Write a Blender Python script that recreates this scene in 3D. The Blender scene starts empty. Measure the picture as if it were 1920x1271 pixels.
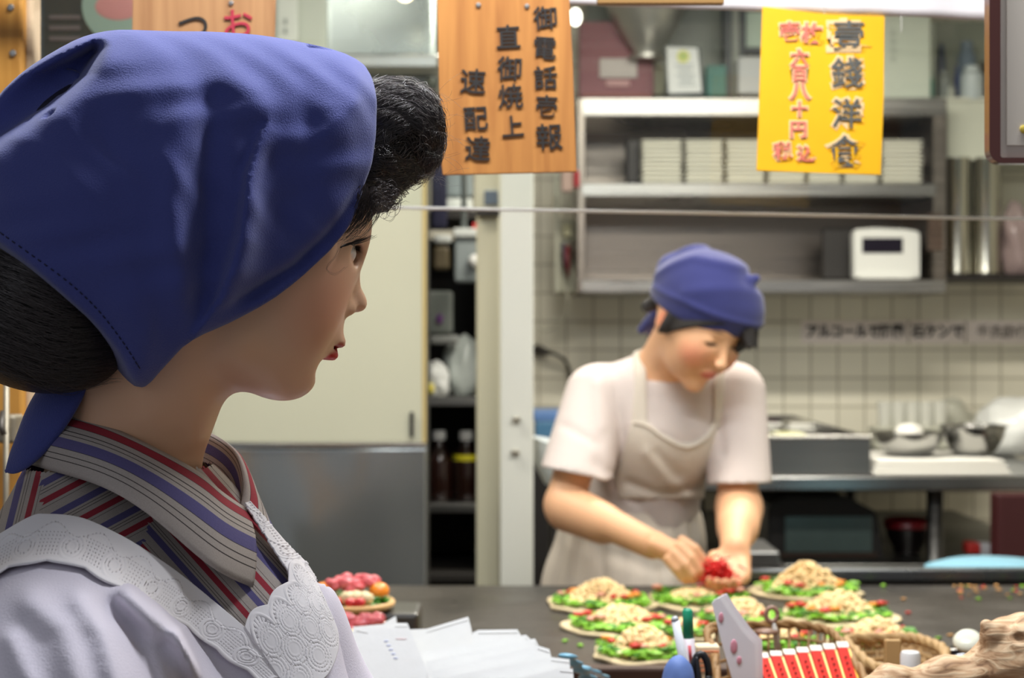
import bpy, bmesh, math, random
import numpy as np
from mathutils import Vector, Matrix

# ---------------------------------------------------------------- camera, world, lights, exposure
sc = bpy.context.scene
COL = sc.collection
F = 2847.0            # focal length in pixels of the 1920 px wide frame
CAMZ = 1.33
cam_d = bpy.data.cameras.new('camera')
cam = bpy.data.objects.new('camera', cam_d)
COL.objects.link(cam)
cam.location = (0, 0, CAMZ)
cam.rotation_euler = (math.pi / 2, 0, 0)
cam_d.sensor_width = 23.6
cam_d.lens = 23.6 * F / 1920.0
cam_d.clip_start = 0.05
cam_d.dof.use_dof = True
cam_d.dof.focus_distance = 1.06
cam_d.dof.aperture_fstop = 5.3
sc.camera = cam
sc.view_settings.view_transform = 'Standard'
sc.view_settings.look = 'None'
sc.view_settings.gamma = 1.0
sc.view_settings.exposure = 0.0
sc.view_settings.use_curve_mapping = False

world = bpy.data.worlds.new('world')
sc.world = world
world.use_nodes = True
bg = world.node_tree.nodes['Background']
bg.inputs[0].default_value = (0.80, 0.84, 0.92, 1)
bg.inputs[1].default_value = 0.25

def area_light(name, loc, rot, size, size_y, power, color):
    d = bpy.data.lights.new(name, 'AREA')
    d.shape = 'RECTANGLE'; d.size = size; d.size_y = size_y
    d.energy = power; d.color = color
    o = bpy.data.objects.new(name, d); COL.objects.link(o)
    o.location = loc; o.rotation_euler = rot
    return o
# fluorescent tubes under the ceiling of the kitchen (fixtures are built below at the same places)
LAMPS = [(0.55, 2.05, 2.34), (0.55, 3.32, 2.50), (-1.0, 2.7, 2.50)]
area_light('fluorescent_glow_counter', (0.55, 2.05, 2.30), (0, 0, 0), 1.25, 0.10, 21, (1.0, 0.95, 0.86))
area_light('fluorescent_glow_back', (0.55, 3.32, 2.46), (0, 0, 0), 1.25, 0.10, 44, (1.0, 0.94, 0.83))
area_light('fluorescent_glow_side', (-1.0, 2.7, 2.46), (0, 0, 0), 1.25, 0.10, 18, (1.0, 0.94, 0.83))
# shop front lamp over the counter, and the daylight of the street from behind the camera
area_light('shopfront_glow', (0.10, 1.28, 2.30), (0, 0, 0), 1.2, 0.12, 34, (0.92, 0.95, 1.0))
area_light('street_daylight', (-1.3, -1.3, 2.2), (math.radians(62), 0, math.radians(-35)), 1.6, 1.6, 5, (0.85, 0.9, 1.0))

# ---------------------------------------------------------------- helpers
def P(px, py, d):
    """a point of the place at depth d that the photo shows at pixel px, py"""
    return Vector(((px - 960.0) / F * d, d, CAMZ - (py - 635.5) / F * d))

def tag(o, label=None, cat=None, group=None, kind=None):
    if label: o['label'] = label
    if cat: o['category'] = cat
    if group: o['group'] = group
    if kind: o['kind'] = kind
    return o

def empty(name, loc=(0, 0, 0), rz=0.0, parent=None):
    o = bpy.data.objects.new(name, None); COL.objects.link(o)
    o.location = loc; o.rotation_euler = (0, 0, rz); o.empty_display_size = 0.05
    if parent: o.parent = parent
    return o

def link(name, me, m=None, parent=None, smooth=None):
    o = bpy.data.objects.new(name, me); COL.objects.link(o)
    if m is not None:
        me.materials.clear(); me.materials.append(m)
    if parent is not None:
        o.parent = parent
        # geometry is given in world coordinates: bring it into the parent's space
        mw = Matrix.Identity(4); p = parent
        while p is not None:
            mw = Matrix.LocRotScale(p.location, p.rotation_euler, p.scale) @ mw; p = p.parent
        me.transform(mw.inverted())
    if smooth is not None:
        for p in me.polygons: p.use_smooth = smooth
    return o

def mesh_from(verts, faces, uvs=None):
    me = bpy.data.meshes.new('m')
    me.from_pydata([tuple(map(float, v)) for v in verts], [], [tuple(map(int, f)) for f in faces])
    if uvs is not None:
        l = me.uv_layers.new(name='UVMap')
        idx = np.empty(len(me.loops), dtype=np.int32); me.loops.foreach_get('vertex_index', idx)
        l.data.foreach_set('uv', np.asarray(uvs, dtype=np.float32)[idx].ravel())
    me.update()
    return me

class MB:
    """collects shapes in one bmesh, built as ONE mesh object"""
    def __init__(s): s.bm = bmesh.new()
    def box(s, c, size, rot=(0, 0, 0), bev=0.0, seg=1):
        M = Matrix.Translation(c) @ (Matrix.Rotation(rot[2], 4, 'Z') @ Matrix.Rotation(rot[1], 4, 'Y') @ Matrix.Rotation(rot[0], 4, 'X')) @ Matrix.Diagonal((size[0], size[1], size[2], 1))
        r = bmesh.ops.create_cube(s.bm, size=1.0, matrix=M)
        if bev > 0:
            es = set()
            for v in r['verts']:
                for e in v.link_edges: es.add(e)
            bmesh.ops.bevel(s.bm, geom=list(es), offset=bev, segments=seg, affect='EDGES', profile=0.5)
        return s
    def b2(s, lo, hi, bev=0.0, seg=1):
        c = [(a + b) / 2 for a, b in zip(lo, hi)]; z = [abs(b - a) for a, b in zip(lo, hi)]
        return s.box(c, z, bev=bev, seg=seg)
    def lathe(s, prof, c=(0, 0, 0), n=32, M=None):
        """prof: list of (r, z)"""
        rings = []
        T = Matrix.Translation(c) @ (M.to_4x4() if M is not None else Matrix.Identity(4))
        for r, z in prof:
            if r < 1e-6: rings.append([s.bm.verts.new(T @ Vector((0, 0, z)))])
            else: rings.append([s.bm.verts.new(T @ Vector((r * math.cos(2 * math.pi * i / n), r * math.sin(2 * math.pi * i / n), z))) for i in range(n)])
        for a, b in zip(rings[:-1], rings[1:]):
            for i in range(n):
                j = (i + 1) % n
                if len(a) == 1 and len(b) == 1: continue
                if len(a) == 1: f = (a[0], b[j], b[i])
                elif len(b) == 1: f = (a[i], a[j], b[0])
                else: f = (a[i], a[j], b[j], b[i])
                try: s.bm.faces.new(f)
                except ValueError: pass
        return s
    def tube(s, pts, r, n=8, cap=True, flat=1.0):
        pts = [Vector(p) for p in pts]
        rs = r if hasattr(r, '__len__') else [r] * len(pts)
        up = Vector((0, 0, 1)); prev = None; rings = []
        for i, p in enumerate(pts):
            t = (pts[min(i + 1, len(pts) - 1)] - pts[max(i - 1, 0)])
            if t.length < 1e-9: t = Vector((0, 0, 1))
            t.normalize()
            if prev is None:
                a = t.cross(up)
                if a.length < 0.05: a = t.cross(Vector((1, 0, 0)))
            else: a = prev - t * prev.dot(t)
            a.normalize(); b = t.cross(a); prev = a
            rings.append([s.bm.verts.new(p + (a * math.cos(2 * math.pi * k / n) + b * math.sin(2 * math.pi * k / n) * flat) * rs[i]) for k in range(n)])
        for A, B in zip(rings[:-1], rings[1:]):
            for k in range(n):
                s.bm.faces.new((A[k], A[(k + 1) % n], B[(k + 1) % n], B[k]))
        if cap:
            s.bm.faces.new(rings[0][::-1]); s.bm.faces.new(rings[-1])
        return s
    def prism(s, poly, ext, M):
        """poly: 2-D outline in x, z; ext: y range"""
        a = [s.bm.verts.new(M @ Vector((x, ext[0], z))) for x, z in poly]
        b = [s.bm.verts.new(M @ Vector((x, ext[1], z))) for x, z in poly]
        n = len(poly)
        s.bm.faces.new(a); s.bm.faces.new(b[::-1])
        for i in range(n):
            s.bm.faces.new((a[i], b[i], b[(i + 1) % n], a[(i + 1) % n]))
        return s
    def blob(s, c, r, sub=2, jit=0.0, rng=None, M=None):
        rr = r if hasattr(r, '__len__') else (r, r, r)
        T = Matrix.Translation(c) @ (M.to_4x4() if M is not None else Matrix.Identity(4)) @ Matrix.Diagonal((rr[0], rr[1], rr[2], 1))
        q = bmesh.ops.create_icosphere(s.bm, subdivisions=sub, radius=1.0, matrix=T)
        if jit and rng:
            for v in q['verts']: v.co += Vector((rng.uniform(-jit, jit), rng.uniform(-jit, jit), rng.uniform(-jit, jit)))
        return s
    def build(s, name, m, parent=None, smooth=False, angle=None):
        me = bpy.data.meshes.new(name)
        bmesh.ops.recalc_face_normals(s.bm, faces=s.bm.faces)
        if angle is not None:
            for f in s.bm.faces: f.smooth = True
            for e in s.bm.edges:
                if len(e.link_faces) == 2 and e.calc_face_angle(0) > angle: e.smooth = False
        s.bm.to_mesh(me); s.bm.free()
        return link(name, me, m, parent, smooth if angle is None else None)

# ---------------------------------------------------------------- materials
_M = {}
def C3(c):
    """sRGB 0..255 triple to linear"""
    if max(c) > 1.001: c = [x / 255.0 for x in c]
    return tuple((x / 12.92 if x <= 0.04045 else ((x + 0.055) / 1.055) ** 2.4) for x in c) + (1.0,)
def mat(name, color, rough=0.5, metal=0.0, var=0.0, vscale=20.0, bump=0.0, bscale=60.0, sss=0.0, sheen=0.0, alpha=1.0, trans=0.0, emit=0.0, coat=0.0, vstretch=(1, 1, 1), spec=0.5, rvar=0.0):
    if name in _M: return _M[name]
    m = bpy.data.materials.new(name); m.use_nodes = True
    nt = m.node_tree; b = nt.nodes['Principled BSDF']
    c = C3(color)
    b.inputs['Base Color'].default_value = c
    b.inputs['Roughness'].default_value = rough; b.inputs['Metallic'].default_value = metal
    b.inputs['Specular IOR Level'].default_value = spec
    if sss: b.inputs['Subsurface Weight'].default_value = sss; b.inputs['Subsurface Scale'].default_value = 0.006; b.inputs['Subsurface Radius'].default_value = (1, 0.4, 0.2)
    if sheen: b.inputs['Sheen Weight'].default_value = sheen; b.inputs['Sheen Roughness'].default_value = 0.5
    if alpha < 1: b.inputs['Alpha'].default_value = alpha
    if trans: b.inputs['Transmission Weight'].default_value = trans
    if emit: b.inputs['Emission Color'].default_value = c; b.inputs['Emission Strength'].default_value = emit
    if coat: b.inputs['Coat Weight'].default_value = coat
    tc = nt.nodes.new('ShaderNodeTexCoord'); mp = nt.nodes.new('ShaderNodeMapping')
    nt.links.new(tc.outputs['Object'], mp.inputs[0]); mp.inputs['Scale'].default_value = vstretch
    if var or rvar:
        n = nt.nodes.new('ShaderNodeTexNoise'); n.inputs['Scale'].default_value = vscale; n.inputs['Detail'].default_value = 5
        nt.links.new(mp.outputs[0], n.inputs['Vector'])
    if var:
        mx = nt.nodes.new('ShaderNodeMix'); mx.data_type = 'RGBA'
        mx.inputs['A'].default_value = tuple(x * (1 - var) for x in c[:3]) + (1,)
        mx.inputs['B'].default_value = tuple(min(1, x * (1 + var)) for x in c[:3]) + (1,)
        nt.links.new(n.outputs['Fac'], mx.inputs['Factor']); nt.links.new(mx.outputs['Result'], b.inputs['Base Color'])
    if rvar:
        r = nt.nodes.new('ShaderNodeMapRange'); r.inputs['To Min'].default_value = max(0.02, rough - rvar); r.inputs['To Max'].default_value = rough + rvar
        r.inputs['From Min'].default_value = 0.3; r.inputs['From Max'].default_value = 0.7
        nt.links.new(n.outputs['Fac'], r.inputs['Value']); nt.links.new(r.outputs[0], b.inputs['Roughness'])
    if bump:
        n2 = nt.nodes.new('ShaderNodeTexNoise'); n2.inputs['Scale'].default_value = bscale; n2.inputs['Detail'].default_value = 4
        nt.links.new(mp.outputs[0], n2.inputs['Vector'])
        bp = nt.nodes.new('ShaderNodeBump'); bp.inputs['Strength'].default_value = bump; bp.inputs['Distance'].default_value = 0.004
        nt.links.new(n2.outputs['Fac'], bp.inputs['Height']); nt.links.new(bp.outputs[0], b.inputs['Normal'])
    _M[name] = m
    return m
def steel(name, color=(150, 150, 148), rough=0.28, stretch=(1, 1, 40)):
    return mat(name, color, rough, 1.0, var=0.06, vscale=3, vstretch=stretch, rvar=0.08)

def attr_mat(name, attr, cols, rough=0.8, weave=0.0, sheen=0.0, base=None):
    """constant colour bands read from a float attribute 0..1 ; cols = [(pos, rgb)]"""
    m = bpy.data.materials.new(name); m.use_nodes = True; nt = m.node_tree; b = nt.nodes['Principled BSDF']
    a = nt.nodes.new('ShaderNodeAttribute'); a.attribute_name = attr
    fr = nt.nodes.new('ShaderNodeMath'); fr.operation = 'FRACT'
    cr = nt.nodes.new('ShaderNodeValToRGB'); cr.color_ramp.interpolation = 'CONSTANT'
    el = cr.color_ramp.elements
    while len(el) < len(cols): el.new(0.5)
    for e, (p, c) in zip(el, cols): e.position = p
    for e, (p, c) in zip(el, cols): e.color = C3(c)
    nt.links.new(a.outputs['Fac'], fr.inputs[0]); nt.links.new(fr.outputs[0], cr.inputs[0])
    tc = nt.nodes.new('ShaderNodeTexCoord')
    n = nt.nodes.new('ShaderNodeTexNoise'); n.inputs['Scale'].default_value = 900; n.inputs['Detail'].default_value = 2
    nt.links.new(tc.outputs['Object'], n.inputs['Vector'])
    mx = nt.nodes.new('ShaderNodeMix'); mx.data_type = 'RGBA'; mx.blend_type = 'MULTIPLY'; mx.inputs['Factor'].default_value = 0.35
    nt.links.new(cr.outputs[0], mx.inputs['A']); nt.links.new(n.outputs['Color'], mx.inputs['B'])
    r = nt.nodes.new('ShaderNodeMapRange'); nt.links.new(n.outputs['Fac'], r.inputs['Value']); r.inputs['To Min'].default_value = 0.55; r.inputs['To Max'].default_value = 1.3
    cmb = nt.nodes.new('ShaderNodeCombineColor')
    for i in range(3): nt.links.new(r.outputs[0], cmb.inputs[i])
    nt.links.new(cmb.outputs[0], mx.inputs['B'])
    nt.links.new(mx.outputs['Result'], b.inputs['Base Color'])
    b.inputs['Roughness'].default_value = rough; b.inputs['Specular IOR Level'].default_value = 0.2
    if sheen: b.inputs['Sheen Weight'].default_value = sheen
    bp = nt.nodes.new('ShaderNodeBump'); bp.inputs['Strength'].default_value = 0.25; bp.inputs['Distance'].default_value = 0.0006
    nt.links.new(n.outputs['Fac'], bp.inputs['Height']); nt.links.new(bp.outputs[0], b.inputs['Normal'])
    return m

# ---------------------------------------------------------------- distance fields -> smooth closed meshes
def V3(*a): return np.array(a, dtype=np.float32)
def ell(X, c, r, R=None):
    q = X - np.asarray(c, dtype=np.float32)
    if R is not None: q = q @ np.asarray(R, dtype=np.float32)     # columns of R = local axes
    r = np.asarray(r, dtype=np.float32)
    k0 = np.sqrt(((q / r) ** 2).sum(1)); k1 = np.sqrt(((q / r ** 2) ** 2).sum(1)) + 1e-9
    return k0 * (k0 - 1.0) / k1
def cap(X, a, b, ra, rb=None):
    a = np.asarray(a, dtype=np.float32); b = np.asarray(b, dtype=np.float32)
    rb = ra if rb is None else rb
    ba = b - a; t = np.clip(((X - a) @ ba) / max(1e-9, float(ba @ ba)), 0, 1)
    return np.sqrt(((X - a - t[:, None] * ba) ** 2).sum(1)) - (ra + (rb - ra) * t)
def chain(X, pts, rs, k=0.004):
    d = None
    for i in range(len(pts) - 1):
        e = cap(X, pts[i], pts[i + 1], rs[i], rs[i + 1])
        d = e if d is None else smin(d, e, k)
    return d
def rbox(X, c, h, r=0.0, R=None):
    q = X - np.asarray(c, dtype=np.float32)
    if R is not None: q = q @ np.asarray(R, dtype=np.float32)
    q = np.abs(q) - (np.asarray(h, dtype=np.float32) - r)
    return np.sqrt((np.maximum(q, 0) ** 2).sum(1)) + np.minimum(q.max(1), 0) - r
def smin(a, b, k):
    h = np.clip(0.5 + 0.5 * (b - a) / k, 0, 1)
    return b + (a - b) * h - k * h * (1 - h)
def smax(a, b, k): return -smin(-a, -b, k)
def seg2(x, z, pts, w, amp, mode='ridge'):
    """height of a fold that runs along a polyline in a 2-D map; w,amp may vary along it"""
    best = None
    n = len(pts) - 1
    ws = w if hasattr(w, '__len__') else [w] * (n + 1)
    am = amp if hasattr(amp, '__len__') else [amp] * (n + 1)
    out = None
    for i in range(n):
        ax, az = pts[i]; bx, bz = pts[i + 1]
        dx, dz = bx - ax, bz - az
        t = np.clip(((x - ax) * dx + (z - az) * dz) / (dx * dx + dz * dz), 0, 1)
        d2 = (x - ax - t * dx) ** 2 + (z - az - t * dz) ** 2
        side = np.sign((x - ax) * dz - (z - az) * dx)
        ww = ws[i] + (ws[i + 1] - ws[i]) * t; aa = am[i] + (am[i + 1] - am[i]) * t
        if best is None: best = d2.copy(); W = ww; A = aa; S = side
        else:
            m = d2 < best
            best = np.where(m, d2, best); W = np.where(m, ww, W); A = np.where(m, aa, A); S = np.where(m, side, S)
    dd = np.sqrt(best)
    if mode == 'ridge': return A * np.exp(-(dd / W) ** 2)
    # 'step': sharp on one side (S>0), soft on the other
    return A * np.where(S > 0, np.exp(-(dd / (W * 0.22)) ** 2), np.exp(-(dd / W) ** 2))

def poly_sdf(x, z, pts):
    """signed distance to a closed 2-D polygon (negative inside)"""
    pts = np.asarray(pts, dtype=np.float32); n = len(pts)
    d = np.full(x.shape, 1e9, dtype=np.float32); inside = np.zeros(x.shape, dtype=bool)
    for i in range(n):
        a = pts[i]; b = pts[(i + 1) % n]
        e = b - a; t = np.clip(((x - a[0]) * e[0] + (z - a[1]) * e[1]) / max(1e-12, float(e @ e)), 0, 1)
        d = np.minimum(d, (x - a[0] - t * e[0]) ** 2 + (z - a[1] - t * e[1]) ** 2)
        c = ((a[1] > z) != (b[1] > z))
        xi = a[0] + (z - a[1]) * (b[0] - a[0]) / (b[1] - a[1] + 1e-12)
        inside ^= c & (x < xi)
    d = np.sqrt(d)
    return np.where(inside, -d, d)

def catmull(pts, n=8, closed=False):
    pts = [np.asarray(p, dtype=float) for p in pts]; out = []
    m = len(pts)
    rng = range(m) if closed else range(m - 1)
    for i in rng:
        if closed: p0, p1, p2, p3 = pts[i - 1], pts[i], pts[(i + 1) % m], pts[(i + 2) % m]
        else: p0, p1, p2, p3 = pts[max(i - 1, 0)], pts[i], pts[i + 1], pts[min(i + 2, m - 1)]
        for k in range(n):
            t = k / n
            out.append(0.5 * ((2 * p1) + (-p0 + p2) * t + (2 * p0 - 5 * p1 + 4 * p2 - p3) * t * t + (-p0 + 3 * p1 - 3 * p2 + p3) * t ** 3))
    if not closed: out.append(pts[-1])
    return out

def surf(f, lo, hi, h, blk=8, fix=2):
    """surface-nets mesh of f = 0 inside the box, evaluated only near the surface"""
    lo = np.asarray(lo, dtype=np.float64); hi = np.asarray(hi, dtype=np.float64)
    nb = np.maximum(1, np.ceil((hi - lo) / (h * blk)).astype(int))
    N = nb * blk + 1
    bc = [lo[i] + (np.arange(nb[i]) + 0.5) * h * blk for i in range(3)]
    G = np.stack(np.meshgrid(*bc, indexing='ij'), -1).reshape(-1, 3).astype(np.float32)
    fb = f(G).reshape(nb)
    near = np.abs(fb) < h * blk * 0.5 * math.sqrt(3) * 1.35 + 1.5 * h
    Fg = np.where(fb < 0, -1.0, 1.0).astype(np.float32)
    Fg = np.repeat(np.repeat(np.repeat(Fg, blk, 0), blk, 1), blk, 2)
    Fg = np.pad(Fg, ((0, 1), (0, 1), (0, 1)), mode='edge')
    idx = np.argwhere(near)
    k = np.arange(blk + 1)
    K = np.stack(np.meshgrid(k, k, k, indexing='ij'), -1).reshape(-1, 3)
    CH = 300
    for s in range(0, len(idx), CH):
        ii = idx[s:s + CH]
        g = (ii[:, None, :] * blk + K[None]).reshape(-1, 3)
        X = (lo + g * h).astype(np.float32)
        Fg[g[:, 0], g[:, 1], g[:, 2]] = f(X)
    S = Fg < 0
    # cells with a sign change
    a = S[:-1, :-1, :-1]
    cnt = np.zeros(a.shape, dtype=np.int8)
    for dx in (0, 1):
        for dy in (0, 1):
            for dz in (0, 1):
                cnt += S[dx:dx + a.shape[0], dy:dy + a.shape[1], dz:dz + a.shape[2]]
    cells = (cnt > 0) & (cnt < 8)
    ci = np.argwhere(cells)
    vid = -np.ones(a.shape, dtype=np.int64); vid[cells] = np.arange(len(ci))
    pos = np.zeros((len(ci), 3)); num = np.zeros(len(ci))
    cs = [(dx, dy, dz) for dx in (0, 1) for dy in (0, 1) for dz in (0, 1)]
    for A in cs:
        for ax in range(3):
            if A[ax] == 1: continue
            B = list(A); B[ax] = 1
            fa = Fg[ci[:, 0] + A[0], ci[:, 1] + A[1], ci[:, 2] + A[2]]
            fb_ = Fg[ci[:, 0] + B[0], ci[:, 1] + B[1], ci[:, 2] + B[2]]
            m = (fa < 0) != (fb_ < 0)
            t = np.where(m, fa / (fa - fb_ + 1e-12), 0)
            p = np.tile(np.array(A, dtype=float), (len(ci), 1)); p[:, ax] += t
            pos += p * m[:, None]; num += m
    pos = lo + (ci + pos / np.maximum(num, 1)[:, None]) * h
    for _ in range(fix):
        e = h * 0.25; X = pos.astype(np.float32); v = f(X)
        g = np.stack([(f(X + V3(e, 0, 0)) - v), (f(X + V3(0, e, 0)) - v), (f(X + V3(0, 0, e)) - v)], 1) / e
        g2 = (g ** 2).sum(1) + 1e-6
        stp = -(v / np.maximum(g2, 0.25))[:, None] * g
        ln = np.sqrt((stp ** 2).sum(1)); stp *= np.minimum(1, 0.5 * h / (ln + 1e-9))[:, None]
        pos = pos + stp
    faces = []
    for ax in range(3):
        b_, c_ = [(1, 2), (2, 0), (0, 1)][ax]
        sl0 = [slice(None)] * 3; sl1 = [slice(None)] * 3
        sl0[ax] = slice(0, -1); sl1[ax] = slice(1, None)
        d = S[tuple(sl0)] != S[tuple(sl1)]
        e = np.argwhere(d)
        e = e[(e[:, b_] > 0) & (e[:, c_] > 0) & (e[:, b_] < a.shape[b_]) & (e[:, c_] < a.shape[c_])]
        ob = np.zeros(3, dtype=int); ob[b_] = 1; oc = np.zeros(3, dtype=int); oc[c_] = 1
        q = [e - ob - oc, e - oc, e, e - ob]
        v = np.stack([vid[x[:, 0], x[:, 1], x[:, 2]] for x in q], 1)
        ins = S[e[:, 0], e[:, 1], e[:, 2]]
        v[~ins] = v[~ins][:, ::-1]
        faces.append(v)
    faces = np.concatenate(faces); faces = faces[(faces >= 0).all(1)]
    return pos, faces

def np_mesh(pos, faces, smooth=True):
    me = bpy.data.meshes.new('m')
    me.vertices.add(len(pos)); me.vertices.foreach_set('co', pos.astype(np.float32).ravel())
    me.loops.add(len(faces) * 4); me.loops.foreach_set('vertex_index', faces.astype(np.int32).ravel())
    me.polygons.add(len(faces)); me.polygons.foreach_set('loop_start', np.arange(0, len(faces) * 4, 4, dtype=np.int32))
    me.polygons.foreach_set('loop_total', np.full(len(faces), 4, dtype=np.int32))
    me.update(calc_edges=True)
    me.polygons.foreach_set('use_smooth', np.full(len(faces), smooth))
    return me
def set_attr(me, name, vals):
    a = me.attributes.new(name, 'FLOAT', 'POINT'); a.data.foreach_set('value', np.asarray(vals, dtype=np.float32))
def set_col(me, name, vals):
    v = np.ones((len(vals), 4), dtype=np.float32); v[:, :3] = vals
    a = me.attributes.new(name, 'FLOAT_COLOR', 'POINT'); a.data.foreach_set('color', v.ravel())
def attr_col_mat(name, rough=0.5, sss=0.0, bump=0.0, bscale=400, spec=0.5, sheen=0.0):
    m = bpy.data.materials.new(name); m.use_nodes = True; nt = m.node_tree; b = nt.nodes['Principled BSDF']
    a = nt.nodes.new('ShaderNodeAttribute'); a.attribute_name = 'Col'
    nt.links.new(a.outputs['Color'], b.inputs['Base Color']); b.inputs['Roughness'].default_value = rough
    b.inputs['Specular IOR Level'].default_value = spec
    if sss: b.inputs['Subsurface Weight'].default_value = sss; b.inputs['Subsurface Scale'].default_value = 0.008; b.inputs['Subsurface Radius'].default_value = (1, 0.35, 0.2)
    if sheen: b.inputs['Sheen Weight'].default_value = sheen
    if bump:
        tc = nt.nodes.new('ShaderNodeTexCoord'); n = nt.nodes.new('ShaderNodeTexNoise'); n.inputs['Scale'].default_value = bscale
        nt.links.new(tc.outputs['Object'], n.inputs['Vector'])
        bp = nt.nodes.new('ShaderNodeBump'); bp.inputs['Strength'].default_value = bump; bp.inputs['Distance'].default_value = 0.001
        nt.links.new(n.outputs['Fac'], bp.inputs['Height']); nt.links.new(bp.outputs[0], b.inputs['Normal'])
    return m
def basis(fwd, up=(0, 0, 1)):
    """columns: forward, lateral (to the right of forward), up"""
    f = np.array(fwd, dtype=float); f /= np.linalg.norm(f)
    u = np.array(up, dtype=float); r = np.cross(f, u); r /= np.linalg.norm(r); u = np.cross(r, f)
    return np.stack([f, r, u], 1)
def text_mesh(s, size, ext=0.0006, off=0.0):
    cu = bpy.data.curves.new('t', 'FONT'); cu.body = s; cu.size = size; cu.align_x = 'CENTER'; cu.align_y = 'CENTER'
    cu.extrude = ext; cu.offset = off
    o = bpy.data.objects.new('t', cu); COL.objects.link(o)
    bpy.context.view_layer.update()
    me = bpy.data.meshes.new_from_object(o.evaluated_get(bpy.context.evaluated_depsgraph_get()))
    bpy.data.objects.remove(o); bpy.data.curves.remove(cu)
    return me
def text(name, s, c, size, m, parent=None, sx=1.0, sy=1.0, tilt=0.0, off=0.0, ext=0.0006, rz=0.0):
    """upright lettering that faces -Y, centred on c"""
    me = text_mesh(s, size, ext, off)
    vs = [v.co for v in me.vertices]
    if vs:
        cx = (max(v.x for v in vs) + min(v.x for v in vs)) / 2; cy = (max(v.y for v in vs) + min(v.y for v in vs)) / 2
        me.transform(Matrix.Translation((-cx, -cy, 0)))
    me.transform(Matrix.Translation(c) @ Matrix.Rotation(rz, 4, 'Z') @ Matrix.Rotation(math.pi / 2, 4, 'X') @ Matrix.Rotation(tilt, 4, 'Z') @ Matrix.Diagonal((sx, sy, 1, 1)))
    return link(name, me, m, parent)
# ================================================================ the room
WALLY = 4.95
def plane_mesh(a, b, c, d): return mesh_from([a, b, c, d], [(0, 1, 2, 3)])
tile_m = bpy.data.materials.new('wall_tiles'); tile_m.use_nodes = True
_n = tile_m.node_tree; _b = _n.nodes['Principled BSDF']
_tc = _n.nodes.new('ShaderNodeTexCoord'); _sp = _n.nodes.new('ShaderNodeSeparateXYZ'); _cb = _n.nodes.new('ShaderNodeCombineXYZ')
_br = _n.nodes.new('ShaderNodeTexBrick'); _br.offset = 0.0; _br.squash = 1.0
_n.links.new(_tc.outputs['Object'], _sp.inputs[0]); _n.links.new(_sp.outputs['X'], _cb.inputs['X']); _n.links.new(_sp.outputs['Z'], _cb.inputs['Y'])
_n.links.new(_cb.outputs[0], _br.inputs['Vector'])
_br.inputs['Scale'].default_value = 1.0; _br.inputs['Brick Width'].default_value = 0.0885; _br.inputs['Row Height'].default_value = 0.0925
_br.inputs['Mortar Size'].default_value = 0.0035; _br.inputs['Mortar Smooth'].default_value = 0.1; _br.inputs['Bias'].default_value = 0
_br.inputs['Color1'].default_value = C3((232, 228, 210)); _br.inputs['Color2'].default_value = C3((224, 220, 201)); _br.inputs['Mortar'].default_value = C3((178, 173, 154))
_n.links.new(_br.outputs['Color'], _b.inputs['Base Color']); _b.inputs['Roughness'].default_value = 0.28
_bp = _n.nodes.new('ShaderNodeBump'); _bp.inputs['Strength'].default_value = 0.4; _bp.inputs['Distance'].default_value = 0.002; _bp.invert = True
_n.links.new(_br.outputs['Fac'], _bp.inputs['Height']); _n.links.new(_bp.outputs[0], _b.inputs['Normal'])
wall = MB().b2((-2.3, WALLY, 0), (2.3, WALLY + 0.1, 2.65)).build('wall_back', tile_m); wall['kind'] = 'structure'
plaster = mat('cream_plaster', (196, 192, 176), 0.7, var=0.05)
for nm, lo, hi in (('wall_left', (-2.4, 1.9, 0), (-2.3, WALLY + 0.1, 2.65)), ('wall_right', (2.3, -0.6, 0), (2.4, WALLY + 0.1, 2.65))):
    w = MB().b2(lo, hi).build(nm, plaster); w['kind'] = 'structure'
w = MB().b2((-2.4, 0.55, 2.65), (2.4, WALLY + 0.1, 2.75)).build('ceiling', mat('ceiling_paint', (190, 186, 176), 0.8)); w['kind'] = 'structure'
w = MB().b2((-2.4, -1.2, -0.1), (2.4, WALLY + 0.1, 0)).build('floor', mat('quarry_floor', (96, 84, 74), 0.5, var=0.2)); w['kind'] = 'structure'
# fluorescent fittings
glow = mat('tube_glow', (255, 250, 238), 0.5, emit=9.0)
white_metal = mat('white_enamel', (225, 225, 220), 0.4)
for i, (x, y, z) in enumerate(LAMPS):
    e = empty('ceiling_lamp', (x, y, z + 0.09))
    tag(e, ['white fluorescent strip lamp over the griddle', 'white fluorescent strip lamp over the rear worktop', 'white fluorescent strip lamp over the fridge side'][i], 'lamp', 'fluorescent strip lamps')
    MB().b2((x - 0.64, y - 0.06, z + 0.03), (x + 0.64, y + 0.06, z + 0.09), 0.008, 2).build('housing', white_metal, e)
    MB().tube([(x - 0.6, y, z + 0.012), (x + 0.6, y, z + 0.012)], 0.013, 12).build('tube', glow, e, True)
    for s in (-0.55, 0.55):
        if z < 2.6: MB().tube([(x + s, y, z + 0.085), (x + s, y, 2.655)], 0.006, 8).build('hanger', white_metal, e, True)

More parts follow.
